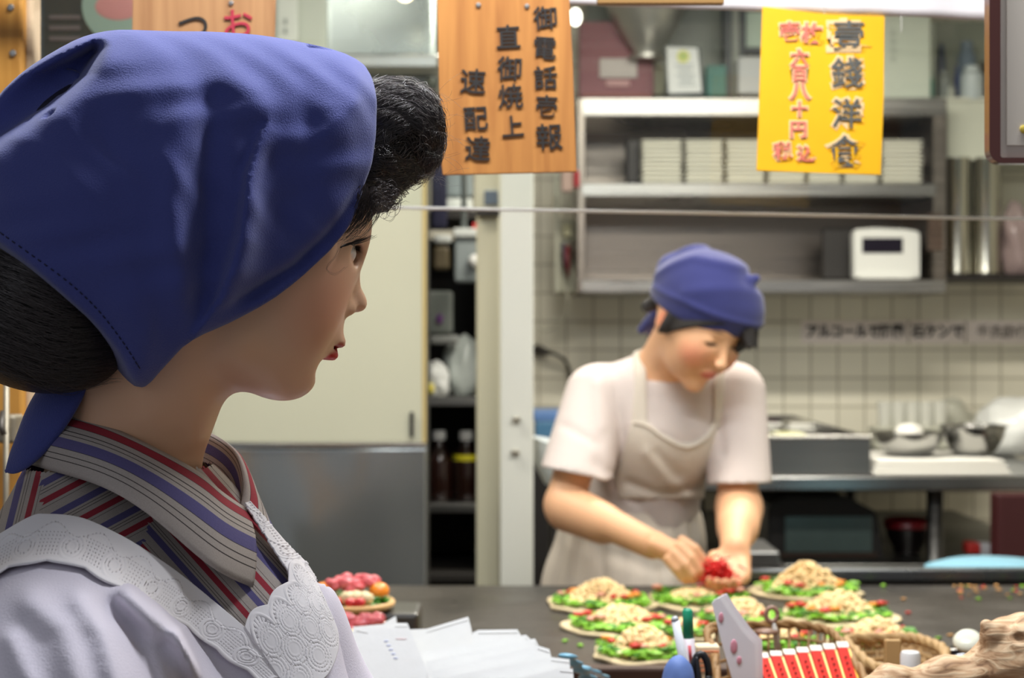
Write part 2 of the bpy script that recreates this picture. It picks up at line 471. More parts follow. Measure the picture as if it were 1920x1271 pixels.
# ---------------------------------------------------------------- posts in front of the back wall
cream = mat('cream_post_paint', (196, 192, 168), 0.5, var=0.04, vscale=6)
whitep = mat('white_post_paint', (214, 216, 208), 0.4, var=0.05, vscale=5)
def pbox(name, x0, x1, y0, y1, d, depth, m, parent=None, bev=0.002, seg=2):
    a = P(x0, y1, d); b = P(x1, y0, d)
    return MB().b2((a.x, d, a.z), (b.x, d + depth, b.z), bev, seg).build(name, m, parent)
def floor_post(name, x0, x1, d, depth, m, kind='structure', top=2.65):
    a = P(x0, 600, d); b = P(x1, 600, d)
    o = MB().b2((a.x, d, 0), (b.x, d + depth, top), 0.004, 2).build(name, m)
    if kind: o['kind'] = kind
    return o
floor_post('trim_1', 938, 1000, 3.25, 0.075, whitep)
floor_post('trim_2', 893, 937, 3.40, 0.07, cream)
# metal stubs screwed into the white post
for (x, y) in ((968, 785), (966, 847)):
    c = P(x, y, 3.25)
    e = MB().box(c + Vector((0, -0.008, 0)), (0.018, 0.016, 0.008), bev=0.002).build('wall_hook', steel('dull_steel', (150, 146, 135), 0.4))
    tag(e, 'small metal hook stub on the white post, %s one' % ('upper' if y < 800 else 'lower'), 'hook')

# ---------------------------------------------------------------- refrigerator on the left
d = 3.35
fr = empty('refrigerator', (P(560, 600, d).x, d + 0.3, 0))
tag(fr, 'tall kitchen refrigerator, cream upper door over a reflecting stainless lower door', 'refrigerator')
cab = mat('fridge_cream', (206, 206, 184), 0.42, var=0.03, vscale=4)
a = P(390, 1271, d); b = P(797, 182, d)
MB().b2((a.x, d + 0.045, 0.10), (b.x - 0.01, d + 0.36, b.z), 0.006, 2).build('cabinet', mat('fridge_side', (70, 70, 66), 0.45), fr)
pbox('upper_door', 395, 797, 190, 833, d, 0.045, cab, fr, 0.008, 3)
e_ = mat('yellowed_edge', (196, 176, 120), 0.5)
pbox('door_edge', 791.5, 797.6, 330, 832, d - 0.002, 0.04, e_, fr, 0.001, 1)
# lower door: slightly buckled polished sheet
aa = P(395, 1120, d); bb_ = P(799, 838, d); nx, nz = 90, 60
def sheet(u, v): return 0.0035 * math.sin(u * 7.5 + 1.2 * math.sin(v * 4)) + 0.002 * math.sin(v * 6 + u * 3) + 0.0012 * math.sin(u * 17 + v * 5)
vs = [(aa.x + (bb_.x - aa.x) * i / nx, d + 0.004 + sheet(i / nx, j / nz), aa.z - 0.32 + (bb_.z - aa.z + 0.32) * j / nz) for j in range(nz + 1) for i in range(nx + 1)]
fs_ = [(j * (nx + 1) + i, j * (nx + 1) + i + 1, (j + 1) * (nx + 1) + i + 1, (j + 1) * (nx + 1) + i) for j in range(nz) for i in range(nx)]
ld = link('lower_door', mesh_from(vs, fs_), mat('polished_sheet', (158, 162, 162), 0.20, 0.75, rvar=0.05, vscale=3), fr, True)
md = ld.modifiers.new('t', 'SOLIDIFY'); md.thickness = 0.03; md.offset = -1
MB().b2((aa.x, d - 0.002, bb_.z - 0.001), (bb_.x, d + 0.03, bb_.z + 0.010), 0.002, 1).build('door_seam', steel('bright_steel', (200, 200, 196), 0.25), fr)
hh = pbox('door_handle', 768, 775, 772, 820, d - 0.014, 0.016, mat('black_plastic', (26, 26, 28), 0.4), fr, 0.003, 2)
# small things fixed on or above the fridge
o = pbox('stainless_duct', 600, 822, -60, 170, 3.75, 0.5, steel('duct_steel', (148, 156, 154), 0.30, (1, 1, 1)), None, 0.03, 4)
tag(o, 'large stainless extractor duct above the refrigerator, behind the wooden sign', 'duct')
for q, (x, w_) in enumerate(((625, 3), (700, 3))):
    pass
o = pbox('stainless_hood', 560, 822, 100, 128, 3.6, 0.14, steel('hood_steel', (170, 172, 168), 0.3, (1, 1, 1)), None, 0.006, 2)
tag(o, 'horizontal stainless hood rim below the duct', 'hood')
o = floor_post('trim_3', 512, 612, 3.75, 0.06, mat('pale_green_panel', (178, 184, 172), 0.5, var=0.05))
e = empty('notice_sheet', P(540, 40, 3.7)); tag(e, 'pale notice sheet with small writing on the pale green panel', 'notice')
pbox('sheet', 520, 558, -20, 78, 3.735, 0.012, mat('notice_paper', (206, 210, 202), 0.7), e, 0.001, 1)
for k, y in enumerate((40, 58)):
    text('lettering', '•', P(535, y, 3.73), 0.06, mat('grey_ink', (120, 126, 124), 0.7), e, sx=0.5)

# ---------------------------------------------------------------- dark shelving in the gap beside the fridge
d = 4.0
sh = empty('storage_rack', (P(850, 900, d).x, d + 0.2, 0)); tag(sh, 'dark storage rack in the gap between the refrigerator and the cream post', 'rack')
dark = mat('dark_board', (34, 31, 28), 0.6); grey_steel = steel('grey_steel', (130, 130, 128), 0.4, (1, 1, 1))
a = P(770, 1271, d); b = P(930, 300, d)
MB().b2((a.x, d + 0.42, 0), (b.x, d + 0.44, 1.62)).build('back_panel', dark, sh)
for y in (745, 945, 1075, 395):
    z = P(0, y, d).z
    MB().b2((a.x, d, z - 0.022), (b.x, d + 0.42, z), 0.002).build('shelf', grey_steel if y in (745, 945) else dark, sh)
for x in (a.x, b.x - 0.02):
    MB().b2((x, d, 0), (x + 0.02, d + 0.42, 1.66)).build('post', dark, sh)
def bottle(prof, c, m, capm, caph, name, label, cat, group=None, lab=None, n=24):
    e = empty(name, c); tag(e, label, cat, group)
    MB().lathe(prof, c, n).build('body', m, e, True)
    r = prof[-1][0]; z = prof[-1][1]
    MB().lathe([(0, z + caph), (r * 1.15, z + caph), (r * 1.25, z + caph * 0.8), (r * 1.25, z - 0.002), (0, z - 0.002)], c, n).build('cap', capm, e, angle=0.6)
    if lab: MB().lathe([(prof[1][0] + 0.0006, lab[0]), (prof[1][0] + 0.0006, lab[1])], c, n).build('label', lab[2], e, True)
    return e
capw = mat('white_plastic', (226, 226, 222), 0.4)
soy = mat('soy_brown_glass', (30, 14, 10), 0.15, coat=0.5); oil = mat('mustard_oil', (150, 130, 20), 0.3)
prof = [(0, 0), (0.036, 0), (0.038, 0.006), (0.038, 0.105), (0.030, 0.130), (0.0145, 0.150), (0.0145, 0.165)]
zs = P(0, 945, d).z
bottle(prof, (P(820, 0, d).x, d + 0.10, zs), soy, capw, 0.022, 'sauce_bottle', 'dark sauce bottle with a white cap on the rack shelf, left of the yellow one', 'bottle')
bottle(prof, (P(872, 0, d).x, d + 0.09, zs), soy, capw, 0.022, 'sauce_bottle', 'sauce bottle with a white cap and bright yellow label on the rack shelf', 'bottle', lab=(0.012, 0.125, mat('yellow_label', (196, 186, 26), 0.6, var=0.35, vscale=60)))
# things on the middle shelf: white flowers in a bag, a knotted clear bag
zs = P(0, 745, d).z
def crumple(name, c, r, m, label, cat, seed=1, amp=0.25, sub=4, parent=None, knot=False):
    rg = random.Random(seed); bm = bmesh.new()
    bmesh.ops.create_icosphere(bm, subdivisions=sub, radius=1.0)
    waves = [(Vector((rg.uniform(-1, 1), rg.uniform(-1, 1), rg.uniform(-1, 1))) * rg.uniform(2, 7), rg.uniform(0, 6)) for _ in range(9)]
    for v in bm.verts:
        n = v.co.normalized(); s = sum(abs(math.sin(n.dot(w) + p)) - 0.5 for w, p in waves) / 9
        v.co = n * (1 + amp * 2 * s)
        if v.co.z < -0.75: v.co.z = -0.75
        if knot and n.z > 0.75: v.co.z += (n.z - 0.75) * 3; v.co.x *= 0.6; v.co.y *= 0.6
    for v in bm.verts: v.co = Vector((v.co.x * r[0], v.co.y * r[1], (v.co.z + 0.75) * r[2])) + Vector(c)
    mb = MB(); mb.bm.free(); mb.bm = bm
    o = mb.build(name, m, parent, True)
    if label: tag(o, label, cat)
    return o
crumple('clear_bag', (P(866, 0, d).x, d + 0.14, zs + 0.001), (0.056, 0.06, 0.088), mat('milky_plastic', (206, 214, 208), 0.35, coat=0.4), 'milky plastic bag slumped on the middle rack shelf', 'bag', 3)
crumple('cauliflower', (P(817, 0, d).x, d + 0.05, zs + 0.001), (0.030, 0.030, 0.050), mat('white_floret', (224, 226, 222), 0.6, bump=1, bscale=60), 'white crumpled bundle beside the milky bag on the rack', 'vegetable', 8, 0.35)
o = MB().blob((P(803, 0, d).x, d + 0.02, zs + 0.022), (0.016, 0.012, 0.016), 2).build('lemon', mat('yellow_rind', (206, 190, 60), 0.5), None, True); tag(o, 'small yellow fruit in front of the white bundle', 'fruit')
# upper things: dark apron on a hook, meter box, small jars
o = pbox('dark_cloth', 808, 838, 296, 430, 3.95, 0.03, mat('navy_cloth', (28, 28, 52), 0.9), None, 0.012, 3); tag(o, 'dark navy cloth hanging next to the refrigerator door', 'cloth')
e = empty('meter_box', P(875, 480, 3.85)); tag(e, 'grey electric meter box behind the cream post', 'box')
pbox('case', 852, 905, 436, 528, 3.85, 0.09, mat('meter_grey', (126, 134, 134), 0.45), e, 0.006, 2)
pbox('lid', 850, 905, 428, 444, 3.84, 0.10, mat('meter_lid', (190, 194, 190), 0.4), e, 0.003, 1)
MB().tube([P(870, 430, 3.9), Vector((P(870, 430, 3.9).x, 3.9, 2.655))], 0.008, 10).build('conduit', mat('meter_grey', (126, 134, 134), 0.45), e, True)
MB().lathe([(0, 0.012), (0.016, 0.012), (0.018, 0), (0, 0)], P(891, 490, 3.845), 18, Matrix.Rotation(math.pi / 2, 3, 'X')).build('dial', mat('dial_white', (214, 214, 210), 0.4), e, True)
o = pbox('red_tag', 886, 898, 418, 432, 3.9, 0.02, mat('red_plastic', (190, 40, 40), 0.5)); tag(o, 'small red tag on top of the meter box', 'tag')
for k, (x0, x1, y0, y1, c_, lb) in enumerate(((812, 846, 440, 456, (196, 200, 196), 'pale folded box lying above the brown jar'), (812, 842, 462, 505, (84, 74, 52), 'brown jar between the dark cloth and the meter box'), (800, 848, 545, 626, (120, 126, 120), 'grey translucent bin under the brown jar'), (805, 860, 628, 645, (150, 152, 148), 'flat grey tray under the translucent bin'))):
    o = pbox('container', x0, x1, y0, y1, 4.02, 0.07, mat('container_%d' % k, c_, 0.5), None, 0.008, 2); tag(o, lb, 'container')
o = MB().blob(P(824, 598, 4.0), (0.010, 0.008, 0.014), 2).build('violet_flower', mat('violet', (120, 70, 140), 0.6), None, True); tag(o, 'small violet blossom in front of the grey bin', 'flower')
e = empty('wall_case', P(870, 350, 3.9)); tag(e, 'pale case with a dark blue lower label behind the cream post', 'case')
pbox('case', 891, 938, 300, 392, 3.375, 0.02, mat('case_cream', (196, 192, 170), 0.5), e, 0.002, 1)
pbox('label', 908, 934, 357, 384, 3.37, 0.012, mat('case_blue', (84, 100, 118), 0.5), e, 0.001, 1)
pbox('bottom_rim', 893, 937, 392, 404, 3.37, 0.03, dark, e, 0.002, 1)
o = pbox('storage_tin', 835, 886, 322, 368, 4.02, 0.12, mat('storage_tin_grey', (130, 140, 142), 0.4), None, 0.006, 2); tag(o, 'grey tin high on the rack under the wooden sign', 'tin')
o = pbox('paper_stack', 835, 884, 372, 394, 4.01, 0.16, mat('paper_white', (214, 218, 214), 0.6), None, 0.003, 1); tag(o, 'pale flat stack on the top shelf of the rack', 'stack')

# ---------------------------------------------------------------- steel wall shelf unit with its contents
d = 4.55; D = WALLY - d
su = empty('wall_shelf', (P(1430, 0, d).x, d, P(0, 548, d).z)); tag(su, 'wide open stainless wall shelf unit over the tiled wall', 'shelf')
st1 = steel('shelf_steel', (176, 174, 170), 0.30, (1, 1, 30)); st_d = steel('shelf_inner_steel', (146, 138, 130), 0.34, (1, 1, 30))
x0 = P(1090, 0, d).x; x1 = P(1775, 0, d).x
zt = P(0, 183, d).z; zt2 = P(0, 217, d).z; zm = P(0, 343, d).z; zm2 = P(0, 368, d).z; zb = P(0, 524, d).z; zb2 = P(0, 549, d).z
MB().b2((x0, d, zt2), (x1, WALLY - 0.002, zt), 0.003).build('top_board', st1, su)
MB().b2((x0, d, zm2), (x1 - 0.03, WALLY - 0.006, zm), 0.003).build('middle_board', st1, su)
MB().b2((x0, d, zb2), (x1, WALLY - 0.002, zb), 0.003).build('bottom_board', st1, su)
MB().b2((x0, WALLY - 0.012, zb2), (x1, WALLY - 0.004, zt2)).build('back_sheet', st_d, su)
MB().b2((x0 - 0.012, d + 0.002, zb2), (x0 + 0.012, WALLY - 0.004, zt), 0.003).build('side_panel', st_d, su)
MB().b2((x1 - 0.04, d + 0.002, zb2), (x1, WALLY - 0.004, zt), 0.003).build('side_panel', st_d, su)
# stacks of shallow foam trays
trm = mat('tray_cream', (214, 212, 198), 0.55); trm2 = mat('tray_grey', (200, 204, 198), 0.55); trm3 = mat('tray_yellow', (206, 202, 176), 0.55)
def tray_mesh():
    mb = MB(); w, h, dp = 0.060, 0.0165, 0.06
    pr = [(w, 0.0145), (w, h), (w * 0.985, h), (w * 0.94, 0.004), (0, 0.004)]
    lo = [(-w * 0.93, -w * 0.93, 0), (w * 0.93, -w * 0.93, 0), (w * 0.93, w * 0.93, 0), (-w * 0.93, w * 0.93, 0)]
    def ring(s, z): return [mb.bm.verts.new((sx * s, sy * s, z)) for sx, sy in ((-1, -1), (1, -1), (1, 1), (-1, 1))]
    rings = [ring(w * 0.88, 0), ring(w * 0.91, 0.0085), ring(w * 1.0, 0.009), ring(w * 1.0, 0.0132), ring(w * 0.93, 0.0132), ring(w * 0.86, 0.004)]
    for A, B in zip(rings[:-1], rings[1:]):
        for k in range(4): mb.bm.faces.new((A[k], A[(k + 1) % 4], B[(k + 1) % 4], B[k]))
    mb.bm.faces.new(rings[0][::-1]); mb.bm.faces.new(rings[-1])
    return mb
stacks = [(1203, 1281), (1285, 1358), (1362, 1436), (1440, 1512), (1516, 1580), (1584, 1650), (1655, 1732)]
ordn = ['leftmost', 'second from the left', 'third from the left', 'middle', 'third from the right', 'second from the right', 'rightmost']
for si, (a_, b_) in enumerate(stacks):
    cx = P((a_ + b_) / 2, 0, d + 0.03).x; wid = (P(b_, 0, d + 0.03).x - P(a_, 0, d + 0.03).x)
    base = None
    for k in range(10):
        rg = random.Random(si * 20 + k)
        if base is None:
            o = tray_mesh().build('foam_tray', [trm, trm2, trm3][0], None); base = o
        else:
            o = base.copy(); COL.objects.link(o)
            if k == 3: pass
        o.location = (cx + rg.uniform(-0.002, 0.002), d + 0.03 + 0.07 + rg.uniform(-0.003, 0.003), zm + 0.0005 + k * 0.01345)
        o.scale = (wid / 0.122, 1.0, 1.0)
        posn = 'lowest' if k == 0 else ('topmost' if k == 9 else 'one of the middle')
        tag(o, 'shallow cream food tray in the %s stack on the steel shelf' % ordn[si], 'tray', 'trays of the %s stack' % ordn[si])
# dark case beside the stacks, black tray behind the display
o = pbox('black_folder', 1176, 1200, 262, 342, d + 0.10, 0.10, mat('black_case', (40, 36, 34), 0.5), None, 0.003, 1); tag(o, 'dark upright case left of the tray stacks', 'case')
o = pbox('black_tray', 1543, 1760, 428, 523, d + 0.16, 0.03, mat('black_panel', (44, 42, 40), 0.45), None, 0.003, 1); tag(o, 'black panel leaning behind the white electronic scale display', 'panel')
e = empty('electronic_timer', P(1662, 523, d + 0.06)); tag(e, 'white electronic device with a black display on the lowest steel shelf', 'timer')
w_ = mat('timer_white', (226, 228, 222), 0.4)
def prism_px(poly, d0, depth, name, m, parent, bev=0.0):
    mb = MB(); pts = [(P(x, y, d0).x, P(x, y, d0).z) for x, y in poly]
    mb.prism(pts, (d0, d0 + depth), Matrix.Identity(4))
    if bev: bmesh.ops.bevel(mb.bm, geom=list(mb.bm.edges), offset=bev, segments=2, affect='EDGES')
    return mb.build(name, m, parent)
prism_px([(1602, 521), (1601, 440), (1604, 430), (1640, 427.5), (1700, 430), (1722, 434), (1725, 442), (1725, 521)], d + 0.05, 0.05, 'case', w_, e, 0.003)
pbox('display', 1617, 1693, 446, 474, d + 0.046, 0.006, mat('display_black', (26, 20, 34), 0.2), e, 0.001, 1)
pbox('stand', 1612, 1712, 515, 523, d + 0.03, 0.09, w_, e, 0.002, 1)
# ---------------------------------------------------------------- on top of the shelf: scale with bowl, card, binders
d2 = 4.6
sc_e = empty('kitchen_scale', P(1155, 183, d2)); tag(sc_e, 'dark red kitchen scale carrying a big steel bowl on top of the shelf', 'scale')
red_m = mat('scale_red', (120, 26, 44), 0.4)
mbp = [(1085, 176), (1228, 176), (1222, 120), (1200, 96), (1140, 30), (1085, 40)]
prism_px([(1086, 182), (1226, 182), (1226, 112), (1196, 108), (1182, 40), (1086, 40)], d2 + 0.12, 0.10, 'case', red_m, sc_e, 0.006)
pbox('dial_label', 1124, 1195, 109, 146, d2 + 0.112, 0.012, mat('label_grey', (204, 196, 192), 0.5), sc_e, 0.002, 1)
pbox('name_label', 1136, 1181, 150, 162, d2 + 0.112, 0.012, mat('label_pink', (206, 160, 160), 0.5), sc_e, 0.002, 1)
pbox('foot', 1090, 1224, 176, 183, d2 + 0.11, 0.14, mat('scale_foot', (150, 90, 80), 0.5), sc_e, 0.002, 1)
bs = mat('bowl_steel', (196, 196, 190), 0.38, 0.75)
c = P(1212, 112, d2 + 0.10)
s_ = (d2 + 0.1) / F
e = empty('steel_bowl', c); tag(e, 'large deep stainless bowl standing on the red scale', 'bowl')
MB().lathe([(0, 0), (34 * s_, 0), (34 * s_, 6 * s_), (26 * s_, 10 * s_), (27 * s_, 18 * s_), (40 * s_, 32 * s_), (58 * s_, 60 * s_), (72 * s_, 90 * s_), (82 * s_, 124 * s_), (84 * s_, 150 * s_), (81 * s_, 150 * s_), (70 * s_, 95 * s_), (38 * s_, 36 * s_), (0, 28 * s_)], c, 40).build('bowl', bs, e, angle=0.9)
prism_px([(1196, 118), (1246, 118), (1246, 178), (1196, 178)], d2 + 0.16, 0.05, 'column', mat('scale_body_cream', (176, 176, 150), 0.5), sc_e, 0.004)
e = empty('certificate_card', P(1285, 178, 4.58)); tag(e, 'white certificate card with a yellow seal in a dark frame on top of the shelf', 'card')
prism_px([(1251, 86), (1312, 88), (1321, 180), (1256, 180)], 4.585, 0.02, 'frame', mat('dark_frame', (50, 66, 70), 0.5), e, 0.002)
prism_px([(1250, 88), (1308, 90), (1316, 173), (1254, 175)], 4.578, 0.006, 'card', mat('card_white', (226, 230, 230), 0.5), e, 0.0)
MB().lathe([(0, 0.001), (0.019, 0.001), (0.019, 0), (0, 0)], P(1281, 106, 4.576), 24, Matrix.Rotation(math.pi / 2, 3, 'X')).build('seal', mat('seal_yellow', (220, 222, 130), 0.6), e)
MB().lathe([(0, 0.001), (0.008, 0.001), (0.008, 0), (0, 0)], P(1281, 105, 4.5745), 20, Matrix.Rotation(math.pi / 2, 3, 'X')).build('seal_centre', mat('seal_green', (150, 190, 130), 0.6), e)
mb = MB()
for k in range(7): mb.box(P(1283 + k * 0.9, 122 + k * 6.2, 4.577), (0.058 - 0.01 * (k % 3), 0.0012, 0.0028))
mb.build('writing', mat('ink_pale', (150, 160, 164), 0.6), e)
o = pbox('teal_box', 1324, 1362, 122, 180, 4.66, 0.06, mat('teal', (70, 128, 118), 0.5), None, 0.003, 1); tag(o, 'teal box behind the certificate card', 'box')
o = pbox('steel_cabinet', 1100, 1360, -80, 178, 4.88, 0.06, mat('cabinet_pale', (150, 158, 150), 0.4)); tag(o, 'pale grey cabinet door panel behind the steel bowl', 'cabinet')
fr_m = mat('dark_window_frame', (52, 60, 66), 0.4)
for x0_, x1_ in ((1360, 1371), (1388, 1396)):
    o = pbox('upright_bar', x0_, x1_, -80, 180, 4.7, 0.1, fr_m); tag(o, 'dark upright %s of the cabinet beside the yellow sign' % ('outer frame' if x0_ < 1370 else 'inner frame'), 'frame')
o = pbox('upright_bar', 1372, 1387, -80, 180, 4.72, 0.08, mat('mullion_grey', (150, 156, 146), 0.4)); tag(o, 'pale grey mullion between the two dark frames', 'frame')
e = empty('framed_notice', P(1410, 60, 4.7)); tag(e, 'framed pale green notice partly hidden by the yellow sign', 'notice')
pbox('frame', 1394, 1440, 8, 102, 4.75, 0.03, fr_m, e, 0.002, 1)
pbox('sheet', 1399, 1436, 22, 88, 4.743, 0.01, mat('notice_green', (200, 220, 206), 0.5), e, 0.001, 1)
o = pbox('file_box', 1384, 1440, 106, 176, 4.66, 0.08, mat('file_white', (200, 204, 206), 0.5), None, 0.003, 1); tag(o, 'white file box under the framed notice', 'box')
# white door panel and open hatch right of the yellow sign
o = pbox('notice_board', 1640, 1745, -80, 196, 4.60, 0.05, mat('panel_white', (206, 214, 200), 0.4), None, 0.003, 1); tag(o, 'white panel with small writing right of the yellow sign', 'panel')
for k in range(4): 
    t_ = text('lettering', '火', P(1675, 62 + k * 16, 4.598), 0.018, mat('grey_ink', (120, 126, 124), 0.7), o)
e = empty('glass_cupboard', P(1790, 185, 4.5)); tag(e, 'cupboard recess with jars and bottles at the upper right', 'cupboard')
prism_px([(1750, 40), (1870, 40), (1870, 182), (1750, 182)], 4.86, 0.04, 'back', mat('cupboard_back', (150, 156, 140), 0.5), e)
pbox('board', 1746, 1900, 182, 189.5, 4.66, 0.20, mat('cupboard_board', (222, 222, 208), 0.4), e, 0.002, 1)
pbox('side', 1748, 1753, 40, 182, 4.68, 0.18, mat('cupboard_side', (196, 204, 192), 0.4), e, 0.002, 1)
jars = [(1740, 30, 52, (70, 150, 130), 'teal tin'), (1776, 26, 60, (140, 146, 140), 'grey jar'), (1800, 9, 76, (50, 66, 130), 'thin blue carton'), (1828, 40, 64, (196, 206, 208), 'white canister'), (1783, 26, 38, (206, 208, 196), 'pale jar'), (1770, 16, 118, (66, 76, 96), 'tall slate blue bottle'), (1818, 34, 122, (120, 136, 150), 'tall blue grey bag'), (1848, 14, 84, (60, 56, 40), 'dark olive bottle')]
for k, (x, w2, h2, c_, lb) in enumerate(jars):
    dd = 4.66 + 0.06 * (k % 3 if k < 5 else 2); s2 = dd / F
    o = MB().lathe([(0, 0), (w2 * .5 * s2, 0), (w2 * .52 * s2, 0.004), (w2 * .52 * s2, h2 * .74 * s2), (w2 * .36 * s2, h2 * .84 * s2), (w2 * .34 * s2, h2 * s2), (0, h2 * s2)], (P(x, 0, dd).x, dd + 0.03, P(0, 182, 4.62).z + 0.001), 20).build('jar', mat('jar_%d' % k, c_, 0.35), None, angle=0.6)
    tag(o, '%s in the cupboard recess at the upper right' % lb, 'jar')
# right end: cupboard body, steel canisters, clear bag
o = pbox('tall_white_cupboard', 1776, 1990, 190, 300, 4.66, 0.28, mat('white_cupboard', (214, 216, 200), 0.4, var=0.03, vscale=5), None, 0.004, 2); tag(o, 'white cupboard under the jar recess, right of the shelf unit', 'cupboard')
for k, (xa, xb) in enumerate(((1778, 1826), (1830, 1882))):
    s2 = 4.64 / F; r2 = (xb - xa) / 2 * s2
    o = MB().lathe([(0, 0), (r2, 0), (r2 * 1.02, 0.004), (r2 * 1.02, 0.006), (r2, 0.010), (r2, 215 * s2), (r2 * 1.03, 216 * s2), (r2 * 1.03, 220 * s2), (0, 224 * s2)], (P((xa + xb) / 2, 0, 4.64).x, 4.68, P(0, 514, 4.64).z), 28).build('steel_canister', steel('canister_steel', (186, 184, 172), 0.24, (1, 1, 1)), None, angle=0.7)
    tag(o, 'tall stainless canister right of the shelf unit, the %s of two' % ('left' if k == 0 else 'right'), 'canister')
o = pbox('canister_shelf', 1772, 2000, 515, 524, 4.6, 0.34, mat('black_shelf', (34, 30, 30), 0.4), None, 0.002, 1); tag(o, 'black shelf under the stainless canisters', 'shelf')
crumple('clear_wrap', (P(1920, 0, 4.62).x, 4.70, P(0, 514, 4.62).z), (0.045, 0.06, 0.125), mat('wrap_plastic', (150, 132, 130), 0.2, coat=0.8), 'crumpled clear plastic wrap right of the steel canisters', 'bag', 12, 0.3)
pbox('socket_panel', 1740, 1768, 400, 470, d - 0.004, 0.006, steel('warm_steel', (150, 130, 118), 0.25), su, 0.002, 1)

# ---------------------------------------------------------------- wall left of the shelf: utensil rail, cable, corner boxes
e = empty('utensil_holder', P(1058, 470, 4.6)); tag(e, 'narrow wall rack of utensils left of the shelf unit', 'rack')
pbox('back_plate', 1044, 1080, 410, 548, 4.72, 0.02, mat('plate_pale', (176, 176, 156), 0.5), e, 0.003, 1)
pbox('strip', 1040, 1048, 330, 548, 4.70, 0.02, mat('strip_pale', (190, 190, 172), 0.5), e, 0.002, 1)
pbox('switch', 1056, 1072, 420, 444, 4.70, 0.03, mat('switch_cream', (206, 204, 168), 0.5), e, 0.003, 1)
for k, (x, y0, y1, c_) in enumerate(((1056, 455, 500, (70, 70, 84)), (1064, 460, 520, (130, 50, 50)), (1072, 450, 490, (70, 64, 56)), (1060, 470, 508, (110, 44, 60)))):
    MB().tube([P(x, y0, 4.68), P(x + 2, y1, 4.68)], [0.008, 0.004], 8).build('utensil', mat('utensil_%d' % k, c_, 0.4), e, True)
o = pbox('red_cloth', 1076, 1087, 318, 352, 4.50, 0.03, mat('red_rag', (170, 40, 50), 0.8), None, 0.008, 2); tag(o, 'small red rag hanging below the wooden sign', 'cloth')
o = pbox('pink_cloth', 1052, 1074, 300, 360, 4.50, 0.03, mat('pink_rag', (176, 150, 140), 0.8), None, 0.008, 2); tag(o, 'faded pink rag hanging beside the small red rag', 'cloth')
mb = MB(); mb.tube(catmull([P(1058, 530, 4.74), P(1064, 560, 4.7), P(1056, 600, 4.74), P(1024, 620, 4.8), P(1008, 610, 4.8)], 8), 0.0035, 8)
o = mb.build('white_cable', mat('cable_white', (196, 194, 176), 0.5), None, True); tag(o, 'thin white cable hanging on the tiles beside the shelf', 'cable')
e = empty('black_cable', P(1035, 665, 4.6)); tag(e, 'black plug and cable on the tiles behind the cook', 'cable')
mb = MB(); mb.tube(catmull([P(1012, 655, 4.93), P(1035, 662, 4.90), P(1058, 675, 4.90), P(1070, 705, 4.92), P(1066, 760, 4.94)], 8), 0.0055, 8); mb.build('cord', mat('cable_black', (52, 48, 42), 0.5), e, True)
mb = MB(); mb.tube([P(1003, 655, 4.93), P(1014, 657, 4.92), P(1030, 662, 4.90)], [0.017, 0.016, 0.007], 12); mb.build('plug', mat('cable_black', (52, 48, 42), 0.5), e, True)
# wall notice strip
e = empty('wall_notice', P(1720, 622, WALLY)); tag(e, 'long white notice strip in Japanese letters on the tiled wall', 'notice')
z0 = P(0, 644, WALLY).z; z1 = P(0, 601, WALLY).z
MB().b2((P(1502, 0, WALLY).x, WALLY - 0.004, z0), (P(2010, 0, WALLY).x, WALLY - 0.0005, z1)).build('strip', mat('notice_strip', (236, 226, 220), 0.6), e)
ink = mat('black_ink', (38, 34, 34), 0.6); ink2 = mat('faded_ink', (120, 112, 106), 0.6)
text('lettering', 'アルコールで除菌', P(1604, 620, WALLY - 0.005), 0.0455, ink, e, off=0.0022, sx=0.88)
text('lettering', '石ケンで', P(1758, 621, WALLY - 0.005), 0.0455, ink, e, off=0.0022, sx=0.93)
text('lettering', '手洗励行', P(1880, 621, WALLY - 0.005), 0.043, ink2, e, off=0.0008)
for x in (1701, 1808): MB().b2((P(x, 0, WALLY).x, WALLY - 0.0055, z0), (P(x + 4, 0, WALLY).x, WALLY - 0.0038, z1)).build('joint', mat('notice_joint', (176, 168, 156), 0.6), e)
# ================================================================ griddle, counters, rear worktop
GZ = 0.905
gr = empty('griddle', (0.3, 2.3, 0)); tag(gr, 'wide dark iron griddle in front of the cook, with scraps lying on it', 'griddle')
iron = mat('griddle_iron', (70, 66, 62), 0.38, 0.35, var=0.35, vscale=9, rvar=0.12)
MB().b2((-0.75, 1.97, GZ - 0.02), (1.25, 2.62, GZ), 0.002).build('plate', iron, gr)
MB().b2((-0.77, 1.945, GZ - 0.13), (1.27, 1.968, GZ + 0.004), 0.004, 2).build('front_rail', mat('dark_wood_rail', (66, 42, 30), 0.6, var=0.3, vscale=30, vstretch=(0.2, 1, 1)), gr)
MB().b2((-0.74, 2.0, 0.12), (1.24, 2.58, GZ - 0.021), 0.004).build('body', steel('griddle_body', (110, 108, 104), 0.4), gr)
for x in (-0.68, 1.18):
    for y in (2.05, 2.53): MB().tube([(x, y, 0), (x, y, 0.13)], 0.022, 12).build('leg', steel('griddle_body', (110, 108, 104), 0.4), gr, True)
# flat extension of the griddle plate to the right rear, beside the cook
rl = MB().b2((P(1390, 0, 2.66).x, 2.65, P(0, 1090, 2.66).z), (1.5, 2.68, P(0, 1066, 2.66).z), 0.004, 2).build('steel_rail', steel('rail_steel', (120, 124, 128), 0.3, (1, 1, 1))); tag(rl, 'long stainless rail behind the griddle, right of the cook', 'rail')
MB().b2((0.45, 2.655, 0), (1.49, 2.675, P(0, 1088, 2.66).z)).build('rail_panel', steel('griddle_body', (110, 108, 104), 0.4), rl)
